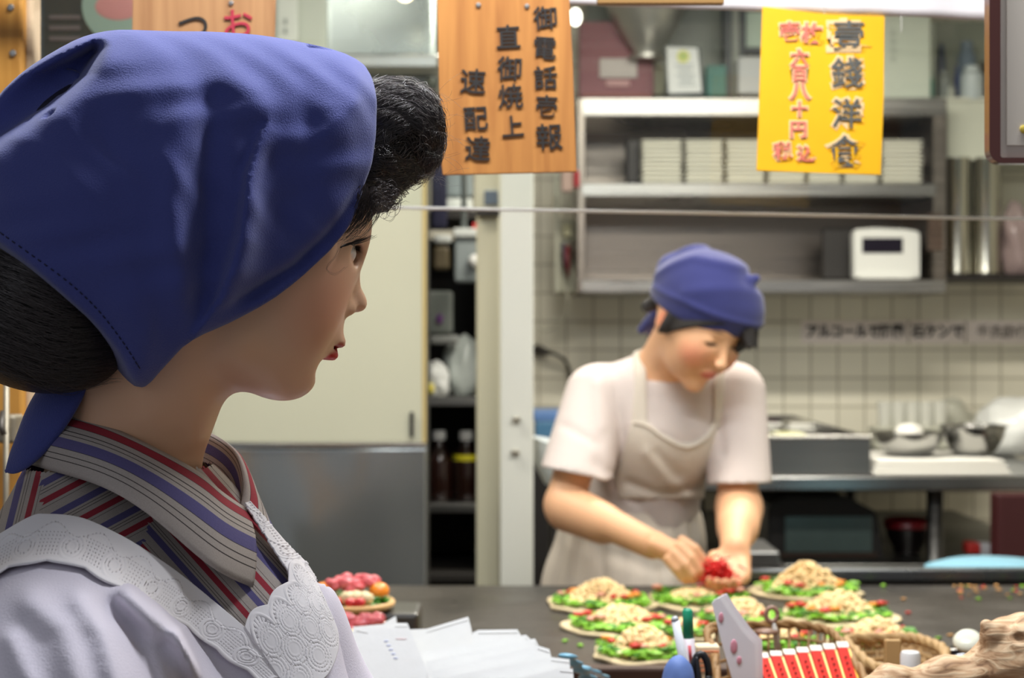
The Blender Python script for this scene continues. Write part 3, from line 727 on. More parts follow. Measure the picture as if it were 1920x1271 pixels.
# customer ledge in front of the griddle
lg = empty('counter_ledge', (0.3, 1.5, 0)); tag(lg, 'wooden customer ledge in front of the griddle carrying baskets and paper bags', 'counter')
wood = mat('ledge_wood', (120, 84, 52), 0.5, var=0.2, vscale=20, vstretch=(0.15, 1, 1))
LZ = 0.900
MB().b2((-0.42, 1.40, LZ - 0.03), (1.0, 1.90, LZ), 0.004, 2).build('top', wood, lg)
MB().b2((0.12, 1.12, LZ - 0.03), (1.0, 1.399, LZ), 0.004, 2).build('front_leaf', wood, lg)
MB().b2((-0.40, 1.62, 0), (0.98, 1.90, LZ - 0.031)).build('cabinet', mat('ledge_panel', (104, 76, 50), 0.6, var=0.2), lg)
MB().b2((0.30, 1.2, 0), (0.9, 1.619, LZ - 0.031)).build('cabinet', mat('ledge_panel', (104, 76, 50), 0.6, var=0.2), lg)

# rear worktop
wt = empty('rear_worktop', (P(1670, 0, 4.0).x, 4.2, 0)); tag(wt, 'stainless rear worktop along the tiled wall behind the cook', 'worktop')
wd = 3.65; wz = P(0, 893, wd).z
ws = steel('worktop_steel', (166, 166, 164), 0.27, (1, 1, 1)); dk = mat('worktop_dark', (30, 27, 26), 0.5)
xa = P(1300, 0, wd).x; xb = P(2060, 0, wd).x
MB().b2((xa, wd, wz - 0.035), (xb, 4.9, wz), 0.004, 2).build('top', ws, wt)
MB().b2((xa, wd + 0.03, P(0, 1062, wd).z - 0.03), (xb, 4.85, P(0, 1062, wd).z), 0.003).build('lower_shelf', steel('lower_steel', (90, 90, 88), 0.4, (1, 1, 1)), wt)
for x, y in ((1768, 3.72), (1312, 3.72), (1800, 4.84), (1320, 4.84)):
    MB().tube([(P(x, 0, wd).x, y, 0), (P(x, 0, wd).x, y, wz - 0.036)], 0.020, 14).build('leg', steel('leg_steel', (120, 120, 120), 0.35), wt, True)
p_ = MB().b2((P(1872, 0, 3.58).x, 3.58, 0), (P(1990, 0, 3.58).x, 3.645, wz - 0.037), 0.004, 2).build('dark_red_board', mat('maroon_cabinet', (64, 26, 28), 0.45)); tag(p_, 'dark maroon board standing below the right end of the rear worktop', 'board')
# cover of the worktop: black side panel bits, glass fronted oven, bowl below
ov = empty('glass_oven', (P(1560, 0, 3.8).x, 3.8, P(0, 1062, wd).z)); tag(ov, 'dark glass fronted oven on the shelf under the rear worktop', 'oven')
oz = P(0, 1062, wd).z
prism_px([(1440, 1062), (1660, 1062), (1645, 960), (1590, 932), (1470, 932), (1440, 950)], 3.80, 0.5, 'body', dk, ov, 0.006)
pbox('glass_front', 1472, 1636, 968, 1036, 3.788, 0.012, mat('oven_glass', (92, 108, 106), 0.12, 0.3, coat=0.6, var=0.2, vscale=12), ov, 0.002, 1)
pbox('door_frame', 1462, 1646, 1037, 1046, 3.784, 0.014, mat('oven_edge', (70, 56, 48), 0.4, 0.4), ov, 0.002, 1)
e = MB().lathe([(0, 0), (0.034, 0), (0.036, 0.012), (0.052, 0.04), (0.060, 0.085), (0.058, 0.085), (0.045, 0.03), (0, 0.016)], (P(1708, 0, 3.85).x, 3.88, oz + 0.001), 30).build('lacquer_bowl', mat('black_lacquer', (22, 16, 16), 0.25, coat=0.5), None, angle=0.8)
tag(e, 'black lacquer bowl with a dark red rim beside the glass oven', 'bowl')
MB().lathe([(0.0605, 0.066), (0.0612, 0.086), (0.058, 0.0865), (0.050, 0.05)], (P(1708, 0, 3.85).x, 3.88, oz + 0.001), 30).build('rim', mat('red_lacquer', (120, 18, 26), 0.3), e, True)
o = pbox('red_packet', 1815, 1840, 1018, 1040, 3.72, 0.05, mat('red_packet_m', (170, 40, 34), 0.5), None, 0.006, 2); tag(o, 'small red packet on the lower shelf at the right', 'packet')
o = pbox('white_packet', 1836, 1868, 1020, 1048, 3.73, 0.06, mat('white_packet_m', (190, 190, 196), 0.5), None, 0.008, 2); tag(o, 'small white packet next to the red packet on the lower shelf', 'packet')
o = pbox('steel_tray_low', 1396, 1462, 1034, 1062, 3.2, 0.2, steel('tray_low', (180, 180, 178), 0.3, (1, 1, 1)), None, 0.004, 2)
tag(o, 'pale steel box standing right behind the cook, next to her hand', 'box')
o2 = MB().b2((P(1385, 0, 3.2).x, 3.18, 0), (P(1480, 0, 3.2).x, 3.5, P(0, 1063, 3.2).z), 0.004, 2).build('low_stand', dk); tag(o2, 'dark low stand under the pale steel box', 'stand')
# condiment box with inner trays
cb = empty('condiment_box', (P(1500, 0, 3.7).x, 3.9, wz)); tag(cb, 'long stainless box with inner food pans on the rear worktop', 'pan')
mb = MB(); A = P(1392, 886, 3.68); B = P(1632, 818, 3.68)
t = 0.004; y0, y1 = 3.68, 4.70
mb.b2((A.x, y0, wz + 0.001), (B.x, y0 + t, B.z)); mb.b2((A.x, y1 - t, wz + 0.001), (B.x, y1, B.z)); mb.b2((A.x, y0 + t, wz + 0.001), (A.x + t, y1 - t, B.z)); mb.b2((B.x - t, y0 + t, wz + 0.001), (B.x, y1 - t, B.z)); mb.b2((A.x + t, y0 + t, wz + 0.001), (B.x - t, y1 - t, wz + 0.005))
mb.build('box', steel('box_steel', (150, 148, 144), 0.32, (1, 1, 1)), cb)
MB().b2((A.x - 0.004, y0 - 0.010, B.z - 0.004), (B.x + 0.004, y0 + 0.001, B.z + 0.003), 0.002).build('rim', steel('rim_steel', (190, 188, 182), 0.25, (1, 1, 1)), cb)
for k, (xx, yy, c_) in enumerate(((1418, 3.80, (190, 190, 130)), (1484, 3.80, (200, 200, 150)), (1430, 4.10, (150, 150, 142)), (1500, 4.08, (190, 190, 182)), (1435, 4.42, (70, 40, 40)), (1500, 4.40, (170, 166, 150)))):
    c = P(xx, 0, yy)
    pn = MB().b2((c.x - 0.042, yy - 0.06, B.z - 0.05), (c.x + 0.042, yy + 0.10, B.z - 0.004), 0.006, 2).build('food_pan', steel('pan_steel', (190, 190, 184), 0.25, (1, 1, 1)), cb)
    MB().b2((c.x - 0.034, yy - 0.050, B.z - 0.006), (c.x + 0.034, yy + 0.090, B.z - 0.001), 0.002).build('food', mat('pan_food_%d' % k, c_, 0.6, var=0.5, vscale=80), pn)
# towel, bowls, glasses, plastic bags at the right
tw = mat('towel_white', (222, 220, 212), 0.9, bump=0.6, bscale=200)
mb = MB(); tx0 = P(1640, 0, 3.66).x; tx1 = P(1898, 0, 3.66).x
for k in range(3): mb.b2((tx0 + 0.004 * k, 3.665 + 0.004 * k, wz + 0.0005 + 0.0125 * k), (tx1 - 0.006 * k, 3.98 - 0.004 * k, wz + 0.012 + 0.0125 * k), 0.005, 2)
o = mb.build('folded_towel', tw, None, angle=0.9); tag(o, 'folded white towel under the two steel bowls on the rear worktop', 'towel')
tz = wz + 0.0375
bowl_p = [(0, 0.0), (0.040, 0.0), (0.060, 0.010), (0.078, 0.035), (0.084, 0.056), (0.090, 0.058), (0.090, 0.060), (0.083, 0.0595), (0.074, 0.035), (0.055, 0.014), (0, 0.006)]
bst = steel('mixing_steel', (170, 170, 168), 0.16, (1, 1, 1))
b1 = MB().lathe(bowl_p, (P(1704, 0, 3.80).x, 3.80, tz + 0.001), 40).build('steel_bowl', bst, None, angle=0.8); tag(b1, 'low stainless bowl holding a white cloth on the towel, left of the other', 'bowl')
b2_ = MB().lathe([(r * 0.95, z * 1.25) for r, z in bowl_p], (P(1824, 0, 3.82).x, 3.82, tz + 0.001), 40).build('steel_bowl', bst, None, angle=0.8); tag(b2_, 'taller stainless bowl holding plastic film on the towel, right of the other', 'bowl')
crumple('white_cloth', (P(1704, 0, 3.80).x, 3.80, tz + 0.018), (0.036, 0.036, 0.034), tw, 'bunched white cloth in the left steel bowl', 'cloth', 5, 0.3)
crumple('plastic_film', (P(1824, 0, 3.82).x, 3.82, tz + 0.022), (0.034, 0.036, 0.034), mat('film', (150, 150, 146), 0.2, coat=0.8), 'bunched clear film in the right steel bowl', 'film', 6, 0.35)
crumple('white_plastic_bag', (P(1912, 0, 4.3).x, 4.32, wz + 0.001), (0.120, 0.12, 0.092), mat('bag_white', (214, 216, 212), 0.4, coat=0.3), 'big crumpled white plastic bag at the right end of the rear worktop', 'bag', 7, 0.22)
crumple('clear_plastic_bag', (P(1822, 0, 4.5).x, 4.74, wz + 0.001), (0.075, 0.06, 0.080), mat('bag_clear', (178, 178, 164), 0.3, coat=0.5), 'greyish clear plastic bag behind the right steel bowl', 'bag', 9, 0.22)
glm = mat('pale_glass', (206, 206, 196), 0.15, coat=0.5)
gb = None
for k in range(5):
    x = 1662 + k * 26
    o = MB().lathe([(0, 0), (0.020, 0), (0.024, 0.075), (0.022, 0.075), (0.019, 0.006), (0, 0.006)], (0, 0, 0), 20).build('drinking_glass', glm, None, angle=0.8) if gb is None else gb.copy()
    if gb is None: gb = o
    else: COL.objects.link(o)
    o.location = (P(x, 0, 4.6).x, 4.62, P(0, 800, 4.6).z); 
    tag(o, 'pale drinking glass in the row behind the steel bowls', 'glass', 'drinking glasses behind the bowls')
o = MB().b2((P(1636, 0, 4.6).x, 4.56, wz + 0.0005), (P(1770, 0, 4.6).x + 0.03, 4.66, P(0, 800, 4.6).z - 0.0005), 0.006, 2).build('glass_rack', mat('rack_pale', (186, 186, 170), 0.5)); tag(o, 'pale rack that carries the row of drinking glasses', 'rack')
# blue basin at the right of the griddle
e = empty('blue_basin', P(1860, 1078, 2.72)); tag(e, 'light blue plastic basin behind the right end of the griddle', 'basin')
c = P(1868, 1098, 2.9); blm = mat('basin_blue', (130, 182, 204), 0.4, var=0.1, vscale=10)
R = 0.135
MB().lathe([(0, -0.10), (R * 0.8, -0.10), (R, 0.012), (R * 1.06, 0.014), (R * 1.06, 0.020), (R * 0.97, 0.020), (R * 0.78, -0.092), (0, -0.092)], c, 48).build('bowl', blm, e, angle=0.8)
mb = MB(); bm = mb.bm
mb.lathe([(R * 1.02, 0.021), (R * 0.98, 0.033), (R * 0.70, 0.044), (0, 0.050)], c, 48); mb.build('dome', blm, e, True)
MB().b2((c.x - 0.15, c.y - 0.13, 0), (c.x + 0.2, c.y + 0.15, c.z - 0.101), 0.004).build('basin_stand', dk, e)
# left of the cook: blue crate, white bag
e = empty('blue_container', P(1022, 822, 4.2)); tag(e, 'blue plastic container with grey base behind the cook, beside the white post', 'container')
pbox('lid', 1000, 1052, 771, 790, 4.2, 0.2, mat('lid_blue', (92, 128, 182), 0.4), e, 0.004, 2)
pbox('body', 1003, 1049, 790, 822, 4.2, 0.2, mat('body_blue', (74, 120, 156), 0.4), e, 0.004, 2)
pbox('base', 1003, 1049, 822, 852, 4.2, 0.2, mat('base_grey', (176, 178, 172), 0.5), e, 0.004, 2)
MB().b2((P(990, 0, 4.2).x, 4.2, 0), (P(1060, 0, 4.2).x, 4.45, P(0, 852, 4.2).z)).build('stand', dk, e)
o = MB().lathe([(0, 0), (0.05, 0), (0.085, 0.05), (0.10, 0.09), (0.105, 0.09), (0.09, 0.04), (0.05, -0.005), (0, -0.005)], P(1062, 912, 3.4), 36, Matrix.Rotation(0.25, 3, 'Y')).build('white_basin', mat('basin_white', (214, 220, 222), 0.4), None, angle=0.8)
tag(o, 'white basin half hidden behind the arm of the cook', 'basin')
o = MB().b2((P(1030, 0, 3.4).x, 3.32, 0), (P(1130, 0, 3.4).x, 3.5, P(0, 912, 3.4).z - 0.03), 0.004).build('dark_stand', dk); tag(o, 'dark stand behind the cook that carries the white basin', 'stand')
# ================================================================ food on the griddle
FR = random.Random(21)
dough = mat('pancake_dough', (214, 196, 158), 0.6, var=0.15, vscale=60, bump=0.5, bscale=120)
green = mat('green_onion', (132, 192, 50), 0.5, var=0.35, vscale=90); green2 = mat('dark_green', (74, 134, 38), 0.5, var=0.3, vscale=90); palegreen = mat('pale_onion', (206, 222, 156), 0.5)
flake = mat('tempura_flakes', (246, 216, 164), 0.7, var=0.12, vscale=160, bump=0.4, bscale=260)
redg = mat('red_ginger', (206, 56, 44), 0.45, var=0.3, vscale=120); orange = mat('orange_bits', (232, 150, 56), 0.5, var=0.2, vscale=90); pinkm = mat('pink_fishcake', (226, 160, 140), 0.5)
def leafy(mb, c, r, rg, n, s, lift=0.0):
    for _ in range(n):
        a = rg.uniform(0, 6.283); q = r * math.sqrt(rg.random())
        p = Vector(c) + Vector((q * math.cos(a), q * math.sin(a) * 0.9, lift + rg.uniform(0, 0.008)))
        k = s * rg.uniform(0.6, 1.3)
        M = Matrix.Rotation(rg.uniform(0, 6.28), 3, 'Z') @ Matrix.Rotation(rg.uniform(-0.9, 0.9), 3, 'X')
        mb.blob(p, (k, k * 0.5, k * 0.22), 1, 0, None, M)
def pancake(px, py, d, R, name_lab, seed, mound=1.0, mx=0.0, red=7, sq=1.0):
    rg = random.Random(seed); c = P(px, py, d); c.z = GZ
    e = empty('savoury_pancake', c); tag(e, name_lab, 'pancake', 'topped pancakes on the griddle')
    mb = MB(); n = 40; ph = rg.uniform(0, 6)
    rad = [R * (1 + 0.05 * math.sin(3 * i / n * 6.283 + ph) + 0.04 * math.sin(7 * i / n * 6.283 + 2 * ph)) for i in range(n)]
    rings = []
    for f, z in ((0.0, 0.001), (0.985, 0.001), (1.0, 0.004), (0.985, 0.0065), (0.9, 0.0055), (0.5, 0.006)):
        if f == 0: rings.append([mb.bm.verts.new(c + Vector((0, 0, z)))])
        else: rings.append([mb.bm.verts.new(c + Vector((rad[i] * f * math.cos(i / n * 6.283), rad[i] * f * math.sin(i / n * 6.283) * sq, z + 0.0012 * math.sin(5 * i / n * 6.283 + ph)))) for i in range(n)])
    for i in range(n): mb.bm.faces.new((rings[0][0], rings[1][(i + 1) % n], rings[1][i]))
    for A, B in zip(rings[1:-1], rings[2:]):
        for i in range(n): mb.bm.faces.new((A[i], A[(i + 1) % n], B[(i + 1) % n], B[i]))
    mb.bm.faces.new(rings[-1])
    mb.build('base', dough, e, True)
    mb = MB(); leafy(mb, c + Vector((0, 0, 0.006)), R * 0.86, rg, 240, 0.0100, 0.003); mb.build('greens', green, e)['kind'] = 'stuff'
    mb = MB(); leafy(mb, c + Vector((0, 0, 0.008)), R * 0.84, rg, 90, 0.0095, 0.004); mb.build('dark_greens', green2, e)['kind'] = 'stuff'
    mb = MB(); leafy(mb, c + Vector((0, 0, 0.009)), R * 0.86, rg, 50, 0.006); mb.build('pale_onion', palegreen, e)['kind'] = 'stuff'
    mb = MB()
    for _ in range(620):
        a = rg.uniform(0, 6.283); q = math.sqrt(rg.random()); H = 0.035 * mound * (1 - q ** 2)
        mb.blob(c + Vector((mx + R * 0.62 * q * math.cos(a), R * 0.50 * q * math.sin(a) - 0.008, 0.010 + H * rg.uniform(0.55, 1.0))), rg.uniform(0.0026, 0.0048), 1)
    mb.build('tempura_flakes', flake, e, True)['kind'] = 'stuff'
    for k in range(red):
        a = rg.uniform(-3.3, 0.3); q = R * rg.uniform(0.5, 0.8)
        m_ = [redg, redg, orange, pinkm][rg.randint(0, 3)]
        MB().blob(c + Vector((q * math.cos(a), q * math.sin(a) * 0.8, 0.020 + rg.uniform(0, 0.006))), (rg.uniform(.006, .012), rg.uniform(.005, .008), .004), 1, 0.0012, rg).build({'red_ginger': 'ginger_piece', 'orange_bits': 'egg_piece', 'pink_fishcake': 'fishcake_piece'}[m_.name], m_, e, True)
    return e
pans = [
 (1128, 1137, 0, .082, 'topped pancake at the left rear of the griddle, under the apron of the cook', 1, 1.0, -0.002, 9, 1),
 (1165, 1180, 0, .078, 'topped pancake in the middle of the left column, between rear and front ones', 2, .8, 0, 10, 1),
 (1202, 1232, 0, .062, 'topped pancake nearest the front of the left column on the griddle', 3, 1.0, 0.002, 9, 1),
 (1310, 1131, 0, .080, 'topped pancake at the rear, directly under the hands of the cook', 4, .45, -0.006, 8, 1),
 (1390, 1172, 0, .066, 'topped pancake behind the folded menu, in front of the hands of the cook', 5, .9, 0, 9, 1),
 (1512, 1113, 0, .088, 'topped pancake at the rear right of the griddle with the tallest mound', 6, 1.25, 0, 8, 1),
 (1570, 1161, 0, .082, 'topped pancake in the right column with orange pieces on both sides', 7, 1.0, 0, 10, 1),
 (1640, 1212, 0, .066, 'topped pancake at the right, just behind the tan basket', 8, .9, 0, 6, 1),
 (1460, 1217, 0, .050, 'topped pancake seen through the handle of the wicker basket', 9, .7, 0, 6, 1),
 (1285, 1195, 0, .040, 'small topped pancake behind the green marker pen', 10, .5, 0, 5, 1),
]
for px, py, _, R, lab, sd, mo, mx, rd, sq in pans:
    d = (CAMZ - GZ) * F / (py - 635.5)
    pancake(px, py, d, R * 1.08, lab, sd, mo, mx, rd, sq)
# scraps lying on the griddle
def scrap(px, py, r, m, nm, lab, seed):
    d = (CAMZ - GZ) * F / (py - 635.5); rg = random.Random(seed)
    c = P(px, py, d); c.z = GZ + r * 0.42
    c.y = min(c.y, 2.60)
    o = MB().blob(c, (r, r * 0.8, r * 0.45), 1, r * 0.2, rg).build(nm, m, None, True)
    tag(o, lab, 'food scrap', 'scraps on the griddle'); return o
crumb = mat('fried_crumb', (206, 156, 96), 0.6)
sc_l = [(1059, 1204, .005, green, 'green'), (1088, 1213, .005, green, 'green'), (1703, 1151, .0055, redg, 'red'), (1660, 1133, .005, redg, 'red'), (1652, 1098, .006, green, 'green'), (1694, 1125, .005, crumb, 'brown'),
        (1760, 1198, .0055, green, 'green'), (1782, 1193, .005, crumb, 'brown'), (1693, 1178, .005, redg, 'red')]
for k in range(34):
    sc_l.append((1780 + FR.uniform(0, 135), 1078 + FR.uniform(0, 45) + 0.12 * k, FR.uniform(.0025, .0055), FR.choice([crumb, crumb, crumb, redg, green]), 'brown'))
for k, (x, y, r, m, cn) in enumerate(sc_l):
    cn = {'fried_crumb': 'brown', 'red_ginger': 'red', 'green_onion': 'green'}[m.name]
    nm = {'brown': 'fried_crumb', 'red': 'ginger_scrap', 'green': 'onion_scrap'}[cn]
    if k < 9: lab = ['green onion scrap left of the nearest pancake, further left one', 'green onion scrap touching the left column of pancakes', 'red ginger scrap right of the middle right pancake, larger one', 'red ginger scrap behind the middle right pancake', 'green scrap right of the rear right pancake', 'brown crumb behind the tan basket corner', 'green scrap left of the white lid of the sauce pot', 'brown crumb left of the white lid of the sauce pot', 'red scrap right of the pancake behind the tan basket'][k]
    else: lab = {'brown': 'tiny brown fried crumb scattered at the right rear of the griddle', 'red': 'tiny red ginger scrap scattered at the right rear of the griddle', 'green': 'tiny green onion scrap scattered at the right rear of the griddle'}[cn]
    o = scrap(x, y, r, m, nm, lab, 50 + k)
    if k >= 9: o['group'] = cn + ' scraps at the right rear of the griddle'
# display plates of food samples at the left
def sample(px, py, d, R, lab, seed):
    rg = random.Random(seed); c = P(px, py, d)
    e = empty('food_sample', c); tag(e, lab, 'food sample')
    MB().lathe([(0, -0.002), (R * 0.85, -0.002), (R * 1.0, 0.003), (R * 1.01, 0.008), (R * 0.97, 0.010), (R * 0.88, 0.007), (0, 0.006)], c, 48).build('pancake', mat('sample_crust', (224, 180, 120), 0.4, coat=0.3), e, True)
    mb = MB(); leafy(mb, c + Vector((0, 0, 0.008)), R * 0.84, rg, 130, 0.008); mb.build('greens', mat('sample_green', (60, 130, 40), 0.35, var=0.3, vscale=90, coat=0.3), e)['kind'] = 'stuff'
    pk_ = mat('sample_ham', (222, 104, 110), 0.3, coat=0.4, var=0.25, vscale=90); cr = mat('sample_cream', (232, 214, 170), 0.35); og = mat('sample_orange', (240, 140, 40), 0.3, coat=0.4); rd = mat('sample_red', (206, 44, 50), 0.3, coat=0.4)
    for x in (-0.75, 0.62):
        MB().blob(c + Vector((R * x, -R * 0.05, 0.022)), (0.014, 0.014, 0.012), 2).build('orange_slice', og, e, True)
    for x, z in ((-0.45, .030), (-0.22, .034), (0.02, .028), (0.22, .034), (0.42, .030), (-0.05, .024)):
        mb = MB()
        for _ in range(4): mb.blob(c + Vector((R * x + rg.uniform(-.006, .006), rg.uniform(-.012, .008), z + rg.uniform(-.003, .005))), (rg.uniform(.007, .012), .006, rg.uniform(.004, .008)), 2, .0015, rg)
        mb.build('ham_piece', pk_, e, True)
    for x in (-0.58, -0.1, 0.12, 0.32):
        MB().blob(c + Vector((R * x, -R * 0.62, 0.018)), (0.0115, 0.008, 0.009), 2, .001, rg).build('cream_piece', cr, e, True)
    for x, y in ((-0.35, -.75), (0.22, -.82), (0.0, -.8), (-0.8, -.3)):
        MB().blob(c + Vector((R * x, R * y, 0.014)), (0.008, 0.006, 0.006), 2, .001, rg).build('red_piece', rd, e, True)
    return e
sample(664, 1139, 1.98, .053, 'upper food sample of the display, pink ham and orange slices, beside the mannequin', 31)
sample(668, 1212, 1.85, .045, 'lower food sample of the display, partly hidden by the paper bags', 32)
o = MB().b2((-0.32, 1.955, GZ + 0.005), (-0.12, 2.04, P(0, 1139, 1.98).z - 0.0025), 0.006, 2).build('sample_stand', steel('sample_stand_m', (110, 110, 108), 0.4, (1, 1, 1))); tag(o, 'low grey stand under the upper food sample', 'stand')
o = MB().b2((-0.28, 1.80, LZ), (-0.10, 1.895, P(0, 1212, 1.85).z - 0.0025), 0.004, 2).build('sample_stand', steel('sample_stand_m', (110, 110, 108), 0.4, (1, 1, 1))); tag(o, 'low grey stand under the lower food sample', 'stand')
# ================================================================ signs, cloth and things in front of the griddle
def board(name, poly, d, th, m, label, cat, bev=0.0006, bow=0.0):
    o = prism_px(poly, d, th, name, m, None, bev); tag(o, label, cat); return o
wood1 = bpy.data.materials.new('sign_wood'); wood1.use_nodes = True
def wood_nodes(m, c1, c2, rough=0.55):
    nt = m.node_tree; b = nt.nodes['Principled BSDF']; tc = nt.nodes.new('ShaderNodeTexCoord'); mp = nt.nodes.new('ShaderNodeMapping')
    mp.inputs['Scale'].default_value = (26, 26, 1.6); nt.links.new(tc.outputs['Object'], mp.inputs[0])
    n = nt.nodes.new('ShaderNodeTexNoise'); n.inputs['Scale'].default_value = 3.2; n.inputs['Detail'].default_value = 7; n.inputs['Distortion'].default_value = 0.4; nt.links.new(mp.outputs[0], n.inputs['Vector'])
    r = nt.nodes.new('ShaderNodeValToRGB'); e = r.color_ramp.elements; e[0].position = 0.3; e[0].color = C3(c1); e[1].position = 0.72; e[1].color = C3(c2)
    nt.links.new(n.outputs['Fac'], r.inputs[0]); nt.links.new(r.outputs[0], b.inputs['Base Color']); b.inputs['Roughness'].default_value = rough
wood_nodes(wood1, (168, 106, 46), (200, 136, 66))
wood2 = bpy.data.materials.new('sign_wood_pale'); wood2.use_nodes = True; wood_nodes(wood2, (160, 112, 70), (188, 140, 92))
sumi = mat('sumi_ink', (34, 30, 26), 0.6)
dS = 1.55
s1 = board('wooden_sign', [(817, -110), (1065, -110), (1068, 6), (1074, 120), (1081, 322), (830, 328), (826, 290)], dS, 0.006, wood1, 'orange wooden board with three columns of black Japanese brush writing', 'sign')
def tcol(o, chars, d, m, off=0.00025, ext=0.0005):
    for ch, x, y, s, ti in chars:
        text('lettering', ch, P(x, y, d - 0.0008), s * d / F, m, o, off=off, ext=ext, tilt=ti)
tcol(s1, [('御', 1022, 33, 46, 0.05), ('電', 1022, 90, 46, -0.06), ('話', 1023, 145, 46, 0.04), ('壱', 1025, 198, 44, -0.03), ('報', 1030, 256, 52, 0.04),
          ('直', 953, 68, 48, 0.05), ('御', 955, 128, 48, -0.04), ('焼', 957, 180, 48, 0.05), ('上', 961, 236, 44, 0.08),
          ('速', 887, 152, 50, -0.05), ('配', 892, 222, 48, 0.06), ('達', 896, 278, 50, -0.04)], dS, sumi)
for x, y in ((897, 10), (988, 12)):
    MB().lathe([(0, 0.0012), (0.002, 0.001), (0.0028, 0), (0, 0)], P(x, y, dS - 0.0002), 14, Matrix.Rotation(math.pi / 2, 3, 'X')).build('nail', steel('nail_steel', (170, 168, 164), 0.4), s1)
s2 = board('wooden_sign', [(250, -110), (520, -110), (513, 95), (247, 95)], 1.56, 0.006, wood2, 'pale wooden board with red and black writing above the kerchief of the mannequin', 'sign')
tcol(s2, [('お', 447, 44, 62, 0.06)], 1.56, mat('sign_red', (176, 40, 60), 0.6)); tcol(s2, [('つ', 362, 52, 64, 0.05)], 1.56, sumi, 0.0)
MB().lathe([(0, 0.0012), (0.002, 0.001), (0.0028, 0), (0, 0)], P(433, 6, 1.5598), 14, Matrix.Rotation(math.pi / 2, 3, 'X')).build('nail', steel('nail_steel', (170, 168, 164), 0.4), s2)
# yellow price sheet
yel = mat('yellow_sheet', (250, 184, 14), 0.5, var=0.12, vscale=14)
dY = 1.738
s3 = board('price_sheet', [(1430, 12), (1545, 26), (1659, 30), (1657, 180), (1652, 328), (1540, 324), (1419, 320), (1424, 180)], dY, 0.0035, yel, 'bright yellow sheet with outlined grey and pink Japanese writing', 'sign')
rim = mat('letter_rim', (244, 206, 150), 0.6); gry = mat('letter_grey', (92, 92, 86), 0.6); pnk = mat('letter_pink', (226, 120, 100), 0.6); rd2 = mat('letter_red', (208, 84, 60), 0.6)
def outlined(chars, fill, ro=0.0030):
    for ch, x, y, s, ti in chars:
        text('letter_outline', ch, P(x, y, dY - 0.0004), s * dY / F, rim, s3, off=ro, ext=0.0003, tilt=ti)
        text('lettering', ch, P(x, y, dY - 0.0014), s * dY / F, fill, s3, off=0.0004, ext=0.0003, tilt=ti)
outlined([('壹', 1592, 66, 62, 0.0), ('錢', 1588, 136, 60, 0.03), ('洋', 1588, 212, 58, -0.02), ('食', 1584, 283, 62, 0.02)], gry)
outlined([('壱', 1481, 58, 40, 0.05), ('枚', 1522, 62, 40, -0.05), ('六', 1499, 108, 34, 0), ('百', 1499, 138, 32, 0.0), ('八', 1500, 170, 38, 0), ('十', 1499, 204, 30, 0), ('円', 1497, 243, 34, 0), ('税', 1467, 283, 34, 0.04), ('込', 1511, 288, 32, 0)], pnk, 0.0020)
# white cloth border along the top with faint rounds, and the brown batten above it
mb = MB(); rows = []; nx = 120
def hem(x): return float(np.interp(x, [1040, 1200, 1345, 1500, 1700, 1860, 1990], [8, 14, 19, 24, 31, 39, 42]))
vs = []; dd = 1.7425
for j in range(9):
    for i in range(nx + 1):
        x = 1040 + (1990 - 1040) * i / nx; y = -100 + (hem(x) + 100) * j / 8
        q = P(x, y, dd); q.y += 0.0015 * math.sin(x * 0.05) * j / 8; vs.append(q)
fs_ = [(j * (nx + 1) + i, j * (nx + 1) + i + 1, (j + 1) * (nx + 1) + i + 1, (j + 1) * (nx + 1) + i) for j in range(8) for i in range(nx)]
cl = link('cloth_valance', mesh_from(vs, fs_), mat('valance_white', (226, 220, 218), 0.8), None, True)
md = cl.modifiers.new('t', 'SOLIDIFY'); md.thickness = 0.0015; tag(cl, 'white cloth border hanging along the top edge at the right', 'cloth')
o = pbox('cloth_tab', 1858, 1872, 20, 46, 1.733, 0.004, mat('valance_white', (226, 220, 218), 0.8), None, 0.001, 1); tag(o, 'small white tab at the right end of the cloth border', 'cloth')
o = pbox('brown_batten', 1120, 1358, -20, 7, 1.56, 0.01, mat('batten', (150, 112, 60), 0.5), None, 0.001, 1); tag(o, 'brown wooden batten at the very top above the cloth border', 'batten')
for x in (1440, 1545, 1690):
    MB().tube([P(x, -120, dY + 0.0038), P(x, 60, dY + 0.0038)], 0.0004, 5).build('hanging_thread', mat('thread', (210, 206, 196), 0.6), s3)
for x in (1140, 1338):
    MB().tube([P(x, -18, 1.565), P(x, -118, 1.565)], 0.0012, 6).build('cord', mat('thread', (210, 206, 196), 0.6), o)
for ry, lab in ((1.567, 'thin metal rail from which the wooden boards hang'), (1.7462, 'thin metal rail from which the cloth border and yellow sheet hang')):
    e = empty('hanging_rail', (0, ry, 1.75)); tag(e, lab, 'rail')
    MB().b2((-0.62, ry, 1.738), (1.35, ry + 0.012, 1.754), 0.001).build('bar', steel('rail_bar', (150, 150, 150), 0.4), e)
    for x in (-0.5, 0.35, 1.2): MB().tube([(x, ry + 0.006, 1.75), (x, ry + 0.006, 2.655)], 0.003, 8).build('rod', steel('rail_bar', (150, 150, 150), 0.4), e, True)
